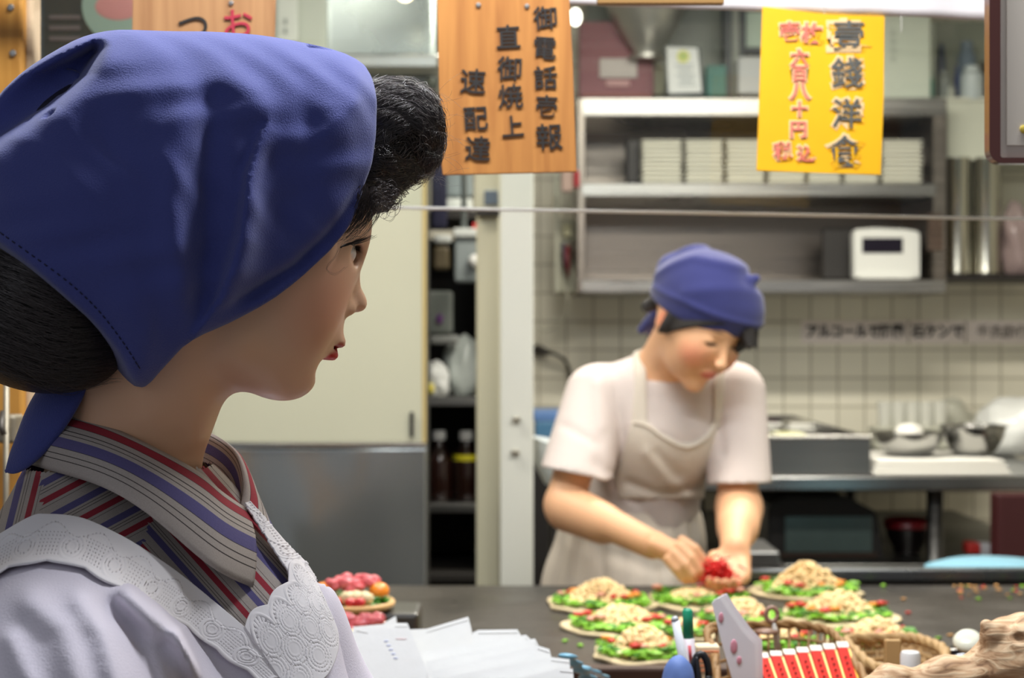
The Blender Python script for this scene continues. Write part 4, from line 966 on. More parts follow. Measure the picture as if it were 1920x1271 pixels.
# clear screen above the griddle: pane and its lower edge
gl = bpy.data.materials.new('clear_screen'); gl.use_nodes = True; nt = gl.node_tree
for n_ in list(nt.nodes): nt.nodes.remove(n_)
out_ = nt.nodes.new('ShaderNodeOutputMaterial'); tr_ = nt.nodes.new('ShaderNodeBsdfTransparent'); gs_ = nt.nodes.new('ShaderNodeBsdfGlossy'); mx_s = nt.nodes.new('ShaderNodeMixShader'); fz = nt.nodes.new('ShaderNodeFresnel')
gs_.inputs['Roughness'].default_value = 0.02; fz.inputs['IOR'].default_value = 1.35; tr_.inputs[0].default_value = (0.97, 0.985, 0.975, 1)
nt.links.new(fz.outputs[0], mx_s.inputs[0]); nt.links.new(tr_.outputs[0], mx_s.inputs[1]); nt.links.new(gs_.outputs[0], mx_s.inputs[2]); nt.links.new(mx_s.outputs[0], out_.inputs[0])
dG = 1.95
se = empty('clear_screen', P(1100, 400, dG)); tag(se, 'clear hanging screen over the griddle with a thin pale lower edge', 'screen')
zb_l = P(-400, 368, dG); zb_r = P(2300, 418, dG)
mb = MB(); M0 = Matrix.Identity(4)
mb.prism([(zb_l.x, zb_l.z), (zb_r.x, zb_r.z), (zb_r.x, 2.3), (zb_l.x, 2.3)], (dG, dG + 0.003), M0); mb.build('pane', gl, se)
mb = MB(); mb.tube([zb_l, zb_r], 0.0021, 8); mb.build('lower_edge', mat('screen_edge', (250, 250, 244), 0.4), se, True)
for x in (-380, 2280):
    MB().tube([P(x, 300, dG), Vector((P(x, 300, dG).x, dG, 2.66))], 0.003, 6).build('hanger', white_metal, se)
# dark framed board at the right edge
e = empty('framed_menu', P(1990, 100, 1.35)); tag(e, 'hanging menu board in a dark red brown rounded frame at the right edge', 'sign')
fm = mat('menu_frame_wood', (84, 44, 38), 0.35, coat=0.3); dF = 1.35
def ringbox(x0, x1, y0, y1, w, r, d, th, name, m, parent):
    def rr(x0, x1, y0, y1, r, n=8):
        pts = []
        for cx, cy, a0 in ((x1 - r, y0 + r, -90), (x1 - r, y1 - r, 0), (x0 + r, y1 - r, 90), (x0 + r, y0 + r, 180)):
            for k in range(n + 1):
                a = math.radians(a0 + 90 * k / n); pts.append((cx + r * math.cos(a), cy + r * math.sin(a)))
        return pts
    A = rr(x0, x1, y0, y1, r); B = rr(x0 + w, x1 - w, y0 + w * 0.5, y1 - w * 0.5, max(1, r - w))
    mb = MB(); bm = mb.bm; n = len(A); L = []
    for pts, dy in ((A, 0), (B, 0), (B, th), (A, th)):
        L.append([bm.verts.new(P(x, y, d) + Vector((0, dy, 0))) for x, y in pts])
    for q in range(4):
        a_, b_ = L[q], L[(q + 1) % 4]
        for i in range(n): bm.faces.new((a_[i], a_[(i + 1) % n], b_[(i + 1) % n], b_[i]))
    bmesh.ops.bevel(bm, geom=[ed_ for ed_ in bm.edges if ed_.calc_face_angle(0) > 0.9], offset=0.0015, segments=2, affect='EDGES')
    return mb.build(name, m, parent, angle=0.5)
ringbox(1855, 2330, -420, 306, 21, 26, dF, 0.014, 'frame', fm, e)
pbox('board', 1870, 2312, -405, 300, dF + 0.006, 0.004, mat('menu_paper', (206, 196, 184), 0.6), e, 0.0, 1)
pbox('paper_margin', 1888, 2290, -390, 272, dF + 0.004, 0.0018, mat('menu_paper_inner', (214, 204, 190), 0.6), e, 0.0, 1)
MB().blob(P(1920, 242, dF + 0.003), (0.004, 0.001, 0.004), 2).build('yellow_spot', mat('menu_yellow', (206, 180, 70), 0.6), e)
MB().b2((P(1990, 0, dF).x, dF + 0.016, 1.5), (P(2300, 0, dF).x, dF + 0.05, 2.66)).build('hanging_bar', fm, e)
# bulb in the back, bright spot between sign and bowl
e = empty('bulb_lamp', P(1079, 32, 4.3)); tag(e, 'small bright lamp glowing between the wooden sign and the steel bowl', 'lamp')
MB().blob(P(1079, 32, 4.3), (0.016, 0.016, 0.024), 3).build('bulb', mat('bulb_glow', (255, 250, 235), 0.5, emit=5.0), e, True)
MB().tube([P(1079, 10, 4.3), Vector((P(1079, 10, 4.3).x, 4.3, 2.66))], 0.006, 8).build('cord', dark, e, True)
e = empty('bulb_lamp', P(760, -4, 3.5)); tag(e, 'small warm lamp at the top edge over the stainless duct', 'lamp')
MB().blob(P(760, -6, 3.5), (0.016, 0.016, 0.011), 3).build('bulb', mat('bulb_glow_warm', (255, 236, 200), 0.5, emit=5.0), e, True)
MB().tube([P(760, -14, 3.5), Vector((P(760, -14, 3.5).x, 3.5, 2.66))], 0.006, 8).build('cord', dark, e, True)
# left edge: wooden post, photo poster, steel latch
wood3 = bpy.data.materials.new('old_yellow_wood'); wood3.use_nodes = True; wood_nodes(wood3, (176, 118, 40), (206, 150, 66))
o = floor_post('trim_4', -260, 43, 1.62, 0.04, wood3, 'structure'); 
o = floor_post('trim_5', 43, 62, 1.63, 0.03, mat('pale_batten', (196, 170, 136), 0.5), 'structure')
for (x, y) in ((20, 14), (24, 100)):
    o = MB().lathe([(0, 0.002), (0.003, 0.0015), (0.004, 0), (0, 0)], P(x, y, 1.6195), 14, Matrix.Rotation(math.pi / 2, 3, 'X')).build('wood_screw', steel('nail_steel', (170, 168, 164), 0.4)); tag(o, 'screw head in the yellow wooden post, %s one' % ('upper' if y < 50 else 'lower'), 'screw')
e = empty('photo_poster', P(150, 30, 2.2)); tag(e, 'dark photo poster with a pinkish dish behind the mannequin', 'poster')
pbox('sheet', 63, 250, -120, 200, 2.2, 0.004, mat('poster_dark', (38, 46, 44), 0.4, var=0.3, vscale=9), e, 0.0, 1)
MB().lathe([(0, 0.001), (0.055, 0.001), (0.055, 0), (0, 0)], P(225, 10, 2.198), 40, Matrix.Rotation(math.pi / 2, 3, 'X')).build('dish_picture', mat('poster_plate', (130, 150, 136), 0.5), e)
MB().blob(P(222, 12, 2.197), (0.034, 0.001, 0.020), 3).build('ham_picture', mat('poster_pink', (186, 124, 120), 0.5), e)
for k in range(3): pbox('line_picture', 92, 150, 28 + 20 * k, 36 + 20 * k, 2.198, 0.002, mat('poster_line', (92, 84, 84), 0.5), e, 0, 1)
e = empty('door_latch', P(20, 820, 1.5)); tag(e, 'worn grey metal latch and rod on the yellow post at the left edge', 'latch')
lm = mat('latch_metal', (150, 140, 120), 0.5, 0.6, var=0.3, vscale=60)
pbox('bracket', -6, 29, 778, 832, 1.58, 0.03, lm, e, 0.004, 3)
MB().tube([P(12, 700, 1.575), P(10, 1300, 1.575)], 0.0030, 10).build('rod', lm, e, True)
MB().tube([P(5, 772, 1.57), P(2, 800, 1.56), P(8, 815, 1.56)], 0.003, 8).build('hook', mat('latch_dark', (90, 84, 76), 0.5, 0.6), e, True)
# ---------------------------------------------------------------- paper bags standing fanned in a tray
paper = mat('bag_paper', (222, 222, 219), 0.7, var=0.02, vscale=30, bump=0.1, bscale=80); pblue = mat('stamp_blue', (200, 206, 232), 0.7)
tr = empty('bag_tray', P(840, 1290, 1.46)); tr.location.z = LZ; tag(tr, 'shallow tray under the fan of white paper bags', 'tray')
MB().b2((P(660, 0, 1.46).x, 1.42, LZ), (P(1110, 0, 1.46).x, 1.70, LZ + 0.012), 0.003).build('base', mat('tray_black', (50, 50, 50), 0.5), tr)
bags = [  # outline in the photo, depth, label
 ([(722, 1166), (742, 1155), (745, 1172), (760, 1200), (770, 1300), (692, 1300), (692, 1200)], 1.66, 'white paper bag tip, rearmost of the left group of bags'),
 ([(662, 1175), (740, 1168), (764, 1168), (776, 1200), (800, 1300), (672, 1300)], 1.60, 'white paper bag second from the rear at the left of the fan'),
 ([(768, 1180), (800, 1179), (878, 1156), (884, 1180), (892, 1235), (860, 1300), (790, 1300)], 1.62, 'white paper bag whose pointed corner stands highest in the fan'),
 ([(886, 1186), (897, 1181), (970, 1180), (977, 1192), (1000, 1230), (1010, 1300), (880, 1300)], 1.60, 'white paper bag right of the highest corner in the fan'),
 ([(790, 1222), (986, 1190), (1003, 1206), (1016, 1260), (1010, 1310), (790, 1310)], 1.575, 'white paper bag in the middle of the right stack, fifth from front'),
 ([(800, 1240), (1003, 1197), (1012, 1215), (1024, 1262), (1020, 1310), (800, 1310)], 1.56, 'white paper bag in the middle of the right stack, fourth from front'),
 ([(810, 1258), (1008, 1210), (1030, 1217), (1042, 1268), (1036, 1310), (810, 1310)], 1.545, 'white paper bag in the right stack, third from front'),
 ([(840, 1268), (1034, 1232), (1068, 1236), (1070, 1290), (1060, 1310), (830, 1310)], 1.53, 'white paper bag in the right stack, second from front'),
 ([(900, 1290), (1050, 1252), (1074, 1254), (1078, 1300), (1070, 1320), (900, 1320)], 1.515, 'white paper bag in the right stack, frontmost'),
 ([(650, 1196), (668, 1176), (690, 1180), (765, 1176), (774, 1192), (798, 1250), (812, 1320), (680, 1320), (668, 1240)], 1.56, 'white paper bag with a pale blue stamp, front left of the fan'),
]
for k, (poly, d_, lab) in enumerate(bags):
    mb = MB(); SL = 0.42; zmin = LZ + 0.0165; d0_ = d_ - 0.035
    def on_bag(x, y, lift=0.0):
        q = (y - 635.5) / F; yy = (d0_ + SL * (CAMZ - LZ)) / (1 + SL * q); z = CAMZ - q * yy
        if z < zmin: z = zmin; yy = d0_ + SL * (zmin - LZ)
        return Vector(((x - 960) / F * yy, yy, z)) + Vector((0, -0.922, 0.387)) * lift
    A_ = [mb.bm.verts.new(on_bag(x, y)) for x, y in poly]; B_ = [mb.bm.verts.new(on_bag(x, y, -0.0045)) for x, y in poly]; n_ = len(poly)
    mb.bm.faces.new(A_); mb.bm.faces.new(B_[::-1])
    for i in range(n_): mb.bm.faces.new((A_[i], B_[i], B_[(i + 1) % n_], A_[(i + 1) % n_]))
    o = mb.build('paper_bag', paper, None); tag(o, lab, 'paper bag', 'white paper bags fanned in front of the griddle')
    fold = MB(); fold.tube([on_bag(poly[1][0], poly[1][1] + 6, 0.0004), on_bag(poly[2][0], poly[2][1] + 6, 0.0004)], 0.00035, 5); fold.build('folded_lip', paper, o)
    if k == 9:
        for c_, x, y in (('う', 742, 1212), ('ま', 738, 1226), ('い', 744, 1238)): pass
        for q in range(5): MB().blob(on_bag(724 + q * 4.5, 1202 + q * 8, 0.0003), (0.0028, 0.0006, 0.0010), 1).build('stamp_mark', pblue, o)
        MB().blob(on_bag(752, 1198, 0.0003), (0.007, 0.0004, 0.0005), 1).build('stamp_line', mat('stamp_red', (226, 190, 190), 0.7), o)
# light blue film next to the bags
def film(pts, d0, name, m, lab, cat, w=0.012):
    mb = MB(); mb.tube([P(x, y, d0 + 0.004 * i) for i, (x, y) in enumerate(pts)], [w * (0.7 + 0.3 * math.sin(i * 2)) for i in range(len(pts))], 10, flat=0.25)
    o = mb.build(name, m, None, True); tag(o, lab, cat); return o
bf = mat('film_blue', (120, 176, 200), 0.3, coat=0.6, var=0.3, vscale=60)
film(catmull([(1062, 1228), (1080, 1248), (1102, 1270), (1118, 1300), (1122, 1330)], 5), 1.56, 'blue_film', bf, 'folded light blue plastic film right of the paper bags, left piece', 'film')
film(catmull([(1092, 1250), (1120, 1262), (1140, 1280), (1150, 1330)], 5), 1.62, 'blue_film', bf, 'folded light blue plastic film right of the paper bags, right piece', 'film', 0.010)
# pen stand: white pen, green marker, scissors handle, blue cloth
zl = LZ
e = empty('white_pen', P(1272, 1300, 1.42)); tag(e, 'slim white pen standing left of the green marker', 'pen')
MB().tube([P(1294, 1330, 1.42), P(1284, 1250, 1.42), P(1266, 1162, 1.42)], [0.0045, 0.0045, 0.0038], 14).build('barrel', mat('pen_white', (220, 222, 224), 0.35), e, True)
MB().tube([P(1266, 1163, 1.42), P(1264, 1156, 1.42)], [0.0040, 0.0025], 14).build('tip', mat('pen_tip', (180, 184, 188), 0.35), e, True)
e = empty('green_marker', P(1292, 1300, 1.45)); tag(e, 'marker pen with a green cap and pale printed barrel', 'pen')
gm = mat('marker_green', (22, 142, 104), 0.35)
MB().tube([P(1291, 1196, 1.45), P(1289, 1145, 1.45), P(1289, 1141, 1.45)], [0.0052, 0.0050, 0.0035], 18).build('cap', gm, e, True)
MB().tube([P(1300, 1330, 1.45), P(1291, 1196, 1.45)], 0.0056, 18).build('barrel', mat('marker_barrel', (206, 196, 200), 0.4), e, True)
MB().tube([P(1292.6, 1210, 1.4445), P(1295.6, 1242, 1.4445)], 0.0016, 8).build('red_print', mat('marker_print', (206, 90, 96), 0.5), e, True)
e = empty('scissors', P(1315, 1300, 1.40)); tag(e, 'black scissors handle loop in the pen stand', 'scissors')
mb = MB(); mb.tube([P(1314 + 15 * math.cos(a), 1266 + 40 * math.sin(a), 1.40) for a in [k * 2 * math.pi / 24 for k in range(25)]], 0.0035, 10); mb.build('handle', mat('black_plastic', (26, 26, 28), 0.4), e, True)
mb = MB(); mb.tube([P(1313 - 8 * k / 10, 1300 - 70 * math.sin(k / 10 * 1.5) ** 2, 1.40) for k in range(11)], [0.012 - 0.0008 * k for k in range(11)], 12, flat=0.4); mb.build('grip', mat('black_plastic', (26, 26, 28), 0.4), e, True)
o = crumple('blue_cloth', (P(1272, 0, 1.38).x, 1.38, P(0, 1330, 1.38).z), (0.015, 0.014, 0.028), mat('cloth_blue', (96, 122, 180), 0.6), 'bright blue rounded pouch at the foot of the pens', 'pouch', 2, 0.06)
e = empty('pen_cup', P(1290, 1330, 1.42)); tag(e, 'dark pen cup below the pens', 'cup')
cz = P(0, 1330, 1.42)
MB().lathe([(0, LZ), (0.030, LZ), (0.033, 0.985), (0.031, 0.985), (0.028, LZ + 0.005), (0, LZ + 0.005)], (P(1292, 0, 1.425).x, 1.425, 0), 30).build('cup', mat('cup_dark', (50, 44, 40), 0.5), e, angle=0.8)
o = pbox('receipt_block', 1306, 1350, 1212, 1330, 1.50, 0.02, mat('receipt_cream', (226, 206, 170), 0.6), None, 0.001, 1); tag(o, 'cream paper block with orange lines between the scissors and the menus', 'paper')
for k in range(5): pbox('printed_line', 1309, 1348, 1220 + 9 * k, 1223 + 9 * k, 1.4992, 0.001, mat('print_orange', (226, 140, 96), 0.6), o, 0, 1)
o.location.z -= 0
# folded menus standing in the basket
mw = mat('menu_white', (240, 236, 240), 0.45); mw2 = mat('menu_edge', (246, 244, 246), 0.45)
def sheet_strip(poly_a, poly_b, da, db, name, m, lab, th=0.003):
    """folded leaflet between a left and a right edge"""
    A = catmull(poly_a, 6); B = catmull(poly_b, 6); n = 10; vs = []; 
    for i in range(len(A)):
        a = P(A[i][0], A[i][1], da); b = P(B[i][0], B[i][1], db)
        for j in range(n + 1): vs.append(a + (b - a) * j / n)
    fs_ = [(i * (n + 1) + j, i * (n + 1) + j + 1, (i + 1) * (n + 1) + j + 1, (i + 1) * (n + 1) + j) for i in range(len(A) - 1) for j in range(n)]
    o = link(name, mesh_from(vs, fs_), m, None, True); md = o.modifiers.new('t', 'SOLIDIFY'); md.thickness = th
    tag(o, lab, 'leaflet'); return o
LB = ['frontmost, with red print', 'in the middle', 'rearmost and tallest']
for k in range(3):
    ox, oy = 7 * k, -4 * k; dd_ = 1.46 + 0.010 * k
    o = prism_px([(1335 + ox, 1131 + oy), (1340 + ox, 1124 + oy), (1349 + ox, 1121 + oy), (1368 + ox, 1150 + oy), (1392 + ox, 1184 + oy), (1415 + ox, 1208 + oy), (1418 + ox, 1330), (1384 + ox, 1330), (1372 + ox, 1270), (1352 + ox, 1200)], dd_, 0.0016, 'folded_leaflet', mw if k != 1 else mw2, None, 0.0)
    tag(o, 'white folded leaflet standing in the wicker basket, %s' % LB[k], 'leaflet')
    if k == 0:
        for (x, y, w_, h_) in ((1352, 1158, .0025, .005), (1376, 1212, .0035, .007), (1386, 1238, .0025, .004)):
            MB().blob(P(x, y, dd_ - 0.0003), (w_, 0.0004, h_), 2).build('red_print', mat('leaflet_red', (220, 150, 164), 0.6), o, True)
# wicker baskets
wick = mat('wicker', (150, 112, 66), 0.6, var=0.3, vscale=80); wick2 = mat('wicker_pale', (186, 150, 100), 0.6, var=0.3, vscale=80)
def basket(name, rim_px, zb, m, lab, r=0.0035, drop=0.075, ins=0.85, rows=7, posts=40):
    """rim_px: closed loop of (px, py, d)"""
    e = empty(name, P(*rim_px[0])); tag(e, lab, 'basket')
    R = [Vector(P(*p)) for p in rim_px]; R = [Vector(v) for v in catmull([tuple(v) for v in R], 8, True)]
    c = sum(R, Vector()) / len(R)
    e.location = (c.x, c.y, zb)
    def ring(t): return [Vector((c.x + (v.x - c.x) * (1 - (1 - ins) * t), c.y + (v.y - c.y) * (1 - (1 - ins) * t), v.z * (1 - t) + (zb + 0.002) * t)) for v in R]
    mb = MB(); L = len(R)
    for k in range(2): # braided rim
        mb.tube([v + Vector((0, 0, 0.0022 * math.sin(i * 0.9 + k * 3.14))) + (v - c).normalized() * 0.0018 * math.cos(i * 0.9 + k * 3.14) for i, v in enumerate(R + R[:1])], r, 8)
    mb.build('rim', m, e, True)
    mb = MB()
    for q in range(rows):
        rg_ = ring((q + 1) / rows); mb.tube([v + (v - c).normalized() * 0.0015 * math.cos(i * 1.57 + q * 3.14) for i, v in enumerate(rg_ + rg_[:1])], r * 0.5, 6)
    top_, bot = ring(0), ring(1)
    for q in range(0, L, max(1, L // posts)): mb.tube([top_[q], ring(0.5)[q], bot[q]], r * 0.45, 5)
    mb.build('weave', m, e, True)
    mb = MB(); bv = [mb.bm.verts.new(v) for v in bot]; mb.bm.faces.new(bv); mb.build('bottom', m, e)
    return e
basket('wicker_basket', [(1330, 1180, 1.56), (1400, 1173, 1.66), (1480, 1170, 1.70), (1548, 1180, 1.70), (1575, 1200, 1.64), (1600, 1235, 1.56), (1625, 1290, 1.46), (1560, 1330, 1.40), (1400, 1340, 1.40), (1352, 1290, 1.44), (1340, 1230, 1.50)], LZ, wick, 'brown wicker basket holding the red packets and leaflets')
basket('tan_basket', [(1592, 1200, 1.74), (1660, 1197, 1.78), (1710, 1196, 1.78), (1745, 1206, 1.74), (1772, 1222, 1.66), (1768, 1262, 1.58), (1700, 1262, 1.56), (1640, 1250, 1.60), (1608, 1225, 1.66)], LZ, wick2, 'pale tan basket right of the brown one, with a white tube beside it', 0.005, rows=10)
# red and yellow packets in the basket
pr = mat('packet_red', (196, 36, 24), 0.7, var=0.15, vscale=40, spec=0.2); py_ = mat('packet_yellow', (236, 186, 66), 0.4); pw = mat('packet_white', (226, 220, 206), 0.5)
for k in range(7):
    x0 = 1420 + k * 25; yt = 1232 - k * 3.2
    e = empty('seasoning_packet', P(x0, 1290, 1.50)); tag(e, 'red packet with a yellow stripe, %s in the basket row' % ['first from the left', 'second from the left', 'third from the left', 'middle one', 'third from the right', 'second from the right', 'first from the right'][k], 'packet', 'red packets in the wicker basket')
    a = P(x0, yt, 1.55 + 0.004 * k); b = P(x0 + 32, 1325, 1.44 + 0.003 * k)
    def qd(o0, o1, o2, o3, dz, name, m):
        vs = []
        for (u, v) in ((o0, o2), (o1, o2), (o1, o3), (o0, o3)):
            p = a + (b - a) * v; p = Vector((p.x + u, p.y, p.z)); vs.append(p)
        n = Vector((0, -0.75, 0.65))
        vv = [q + n * dz for q in vs] + [q + n * (dz - 0.003) for q in vs]
        return link(name, mesh_from(vv, [(0, 1, 2, 3), (7, 6, 5, 4), (0, 4, 5, 1), (1, 5, 6, 2), (2, 6, 7, 3), (3, 7, 4, 0)]), m, e)
    qd(0.0, 0.0128, 0.0, 1.0, 0.0, 'pouch', pr); qd(0.0105, 0.0126, 0.03, 0.98, 0.0006, 'stripe', py_); qd(0.0005, 0.0122, -0.10, 0.02, 0.0, 'torn_top', pw)
    mb = MB()
    for q in range(7):
        p = a + (b - a) * (0.2 + q * 0.1) + Vector((0.005, -0.001, 0.0012)); mb.blob(p, (0.0016, 0.0006, 0.0014), 1)
    mb.build('printed_marks', mat('packet_print', (150, 34, 30), 0.5), e)
# ring shaped clip standing in the basket
e = empty('ring_clip', P(1448, 1215, 1.66)); tag(e, 'brown ring shaped clip with a clear stem standing behind the packets', 'clip')
MB().tube([P(1447 + 11 * math.cos(a), 1152 + 13 * math.sin(a), 1.66) for a in [k * 2 * math.pi / 22 for k in range(23)]], 0.0026, 8).build('ring', mat('clip_brown', (150, 116, 96), 0.35), e, True)
MB().tube([P(1450, 1165, 1.66), P(1455, 1190, 1.66), P(1460, 1230, 1.66)], [0.002, 0.0035, 0.0045], 10).build('stem', mat('clip_clear', (196, 190, 180), 0.2, coat=0.6), e, True)
MB().lathe([(0, 0), (0.013, 0), (0.014, 0.003), (0, 0.004)], P(1437, 1186, 1.66), 24).build('disc', mat('clip_brown', (150, 116, 96), 0.35), e, True)
# white tube, tan card holder
e = empty('white_tube', P(1707, 1300, 1.50)); tag(e, 'small white capped tube standing before the tan basket', 'tube'); tp = P(1707, 1330, 1.50)
MB().lathe([(0, LZ - tp.z), (0.0085, LZ - tp.z), (0.0085, 0.030)], tp, 24).build('body', mat('tube_white', (206, 198, 196), 0.4), e, True)
MB().lathe([(0.0088, 0.030), (0.0098, 0.031), (0.0098, 0.054), (0.0085, 0.057), (0, 0.0575)], tp, 24).build('cap', capw, e, angle=0.7)
o = pbox('tan_card', 1660, 1690, 1200, 1300, 1.54, 0.006, mat('tan_card_m', (196, 156, 100), 0.6), None, 0.001, 1); tag(o, 'tan card standing left of the white tube', 'card')
# soy sauce pot with a white lid
e = empty('sauce_pot', P(1808, 1300, 1.72)); tag(e, 'glossy black sauce pot with a tilted white lid beside the driftwood', 'pot'); c = P(1806, 1262, 1.72)
k_ = 1.72 / F
MB().lathe([(0, LZ - c.z), (20 * k_, LZ - c.z), (38 * k_, -14 * k_), (42 * k_, 14 * k_), (41 * k_, 34 * k_), (34 * k_, 46 * k_), (22 * k_, 50 * k_), (0, 50 * k_)], c, 36).build('body', mat('pot_black', (20, 16, 20), 0.10, coat=0.6), e, True)
MB().lathe([(0, 0.011), (0.007, 0.0108), (0.013, 0.009), (0.0165, 0.004), (0.0160, 0.0), (0, 0)], P(1816, 1206, 1.66), 32, (Matrix.Rotation(0.55, 3, 'X') @ Matrix.Rotation(-0.15, 3, 'Y'))).build('lid', mat('lid_ivory', (226, 226, 206), 0.3), e, True)
# driftwood
dr = mat('driftwood', (166, 132, 98), 0.75, var=0.35, vscale=30, vstretch=(1, 1, 3), bump=1.0, bscale=90)
dwm = bpy.data.materials.new('driftwood_grain'); dwm.use_nodes = True; nt = dwm.node_tree; b_ = nt.nodes['Principled BSDF']
tc = nt.nodes.new('ShaderNodeTexCoord'); mp = nt.nodes.new('ShaderNodeMapping'); mp.inputs['Rotation'].default_value = (0, math.radians(35), 0); mp.inputs['Scale'].default_value = (12, 40, 60)
wv = nt.nodes.new('ShaderNodeTexNoise'); wv.inputs['Scale'].default_value = 2.2; wv.inputs['Detail'].default_value = 8; wv.inputs['Distortion'].default_value = 1.6
nt.links.new(tc.outputs['Object'], mp.inputs[0]); nt.links.new(mp.outputs[0], wv.inputs['Vector'])
cr = nt.nodes.new('ShaderNodeValToRGB'); el = cr.color_ramp.elements; el[0].position = 0.30; el[0].color = C3((130, 96, 66)); el[1].position = 0.62; el[1].color = C3((206, 178, 142)); x_ = el.new(0.46); x_.color = C3((180, 142, 104))
nt.links.new(wv.outputs['Fac'], cr.inputs[0]); nt.links.new(cr.outputs[0], b_.inputs['Base Color']); b_.inputs['Roughness'].default_value = 0.7
bp = nt.nodes.new('ShaderNodeBump'); bp.inputs['Strength'].default_value = 0.6; bp.inputs['Distance'].default_value = 0.002; nt.links.new(wv.outputs['Fac'], bp.inputs['Height']); nt.links.new(bp.outputs[0], b_.inputs['Normal'])
dW = 1.28
def f_drift(X):
    d = chain(X, [P(1626, 1292, dW - .01), P(1670, 1281, dW), P(1745, 1278, dW), P(1800, 1296, dW)], [0.010, 0.0135, 0.013, 0.016], 0.01)
    d = smin(d, chain(X, [P(1740, 1290, dW), P(1775, 1262, dW), P(1800, 1290, dW + .01)], [0.010, 0.012, 0.016], 0.01), 0.012)
    d = smin(d, chain(X, [P(1790, 1310, dW), P(1830, 1285, dW), P(1885, 1245, dW), P(1940, 1228, dW), P(2040, 1250, dW + .02)], [0.018, 0.015, 0.025, 0.028, 0.035], 0.02), 0.015)
    d = smin(d, chain(X, [P(1886, 1215, dW), P(1862, 1188, dW - .01), P(1850, 1172, dW - .012)], [0.018, 0.009, 0.0050], 0.01), 0.010)
    d = smin(d, ell(X, P(1905, 1185, dW), (0.022, 0.016, 0.011)), 0.012)
    d = smin(d, ell(X, P(1915, 1200, dW - 0.020), (0.012, 0.010, 0.014)), 0.006)
    d = smax(d, -ell(X, P(1914, 1200, dW - 0.032), (0.0055, 0.008, 0.0045)), 0.003)
    d = smin(d, cap(X, P(1950, 1240, dW), P(1960, 1500, dW), 0.028, 0.030), 0.02)
    d = smin(d, cap(X, P(1700, 1285, dW), P(1720, 1520, dW), 0.010, 0.012), 0.01)
    x, y, z = X[:, 0], X[:, 1], X[:, 2]
    u = x * 0.75 + z * 0.65; w = -x * 0.65 + z * 0.75
    d = d + 0.0004 * np.sin(w * 420 + 5 * np.sin(u * 45)) + 0.0009 * np.sin(u * 80 + 2 * np.sin(w * 60) + y * 50)
    return smax(d, LZ + 0.001 - z, 0.002)
pd, fd = surf(f_drift, (0.26, 1.19, LZ - 0.01), (0.56, 1.37, 1.14), 0.0022)
o = link('driftwood', np_mesh(pd, fd), dwm); tag(o, 'gnarled pale brown driftwood piece in the lower right corner', 'driftwood')
o.data.materials[0] = dwm
# ================================================================ the mannequin
YAW, PIT = math.radians(24), math.radians(17)
hf = np.array([math.cos(YAW) * math.cos(PIT), math.sin(YAW) * math.cos(PIT), -math.sin(PIT)])
HB = basis(hf)                      # forward, right (towards the camera), up
HC = np.array(P(470, 430, 1.09))    # centre of the head on its middle plane
def ray(px, py): return np.array([(px - 960) / F, 1.0, -(py - 635.5) / F])
def HM(px, py, v=0.0):
    """point of the plane v metres to the right of the head's middle plane, seen at px, py"""
    n = HB[:, 1]; o = np.array([0, 0, CAMZ]); r = ray(px, py)
    t = float((HC - o) @ n + v) / float(r @ n)
    return o + r * t
def HL(p): return (np.asarray(p) - HC) @ HB      # world -> head coordinates
man = empty('mannequin', (HC[0] - 0.06, 1.08, 0.0))
tag(man, 'mannequin woman in blue kerchief, striped shirt and white lace apron, looking at the cook', 'mannequin')

TYAW = math.radians(-3)
BB = basis((math.cos(TYAW), math.sin(TYAW), 0))
TC = np.array(P(262, 960, 1.10))
def TL(p): return (np.asarray(p) - TC) @ BB
def TW(f, r, u): return TC + BB @ np.array([f, r, u])
def mir(X):
    """the same place on the near half of the torso"""
    q = (X - TC) @ BB; q[:, 1] = np.abs(q[:, 1])
    return q @ BB.T + TC
def man_torso(X):
    """chest, back and upper arms"""
    X = mir(X).astype(np.float32)
    d = cap(X, TW(-0.005, 0, 0.02), TW(0.01, 0, -0.04), 0.050, 0.062)
    d = smin(d, cap(X, TW(0.005, 0.02, -0.050), TW(-0.010, 0.150, -0.072), 0.046, 0.050), 0.055)
    d = smin(d, cap(X, TW(-0.046, 0.0, 0.012), TW(-0.036, 0.085, -0.030), 0.038, 0.042), 0.03)
    d = smin(d, ell(X, TW(-0.025, 0.05, -0.14), (0.085, 0.085, 0.12), BB), 0.05)
    d = smin(d, ell(X, TW(0.055, 0.040, -0.170), (0.112, 0.078, 0.085), BB), 0.04)
    d = smin(d, cap(X, TW(0.040, 0, -0.014), TW(0.090, 0.022, -0.092), 0.032, 0.048), 0.035)
    d = smin(d, cap(X, TW(0.0, 0, -0.20), TW(0.0, 0, -0.42), 0.105, 0.100), 0.06)
    d = smin(d, cap(X, TW(-0.005, 0.170, -0.085), TW(-0.01, 0.205, -0.33), 0.052, 0.044), 0.03)
    return d
def topx(X):
    d = X[:, 1]; return 960 + F * X[:, 0] / d, 635.5 + F * (CAMZ - X[:, 2]) / d
STRAP_IN = [(-160, 1120), (-60, 1040), (0, 1006), (58, 973), (89, 968), (154, 976), (228, 1010), (290, 1048), (347, 1088), (415, 1142), (480, 1196), (530, 1240), (600, 1310)]
STRAP_OUT = [(-160, 1190), (-60, 1110), (0, 1077), (42, 1060), (95, 1056), (140, 1062), (210, 1098), (266, 1130), (322, 1158), (372, 1192), (425, 1232), (478, 1268), (540, 1330)]
mid_px = np.array([((a[0] + b[0]) / 2, (a[1] + b[1]) / 2) for a, b in zip(STRAP_IN, STRAP_OUT)])
def below_strap(X):
    x, y = topx(X)
    return y - np.interp(x, mid_px[:, 0], mid_px[:, 1], left=1155, right=1500)

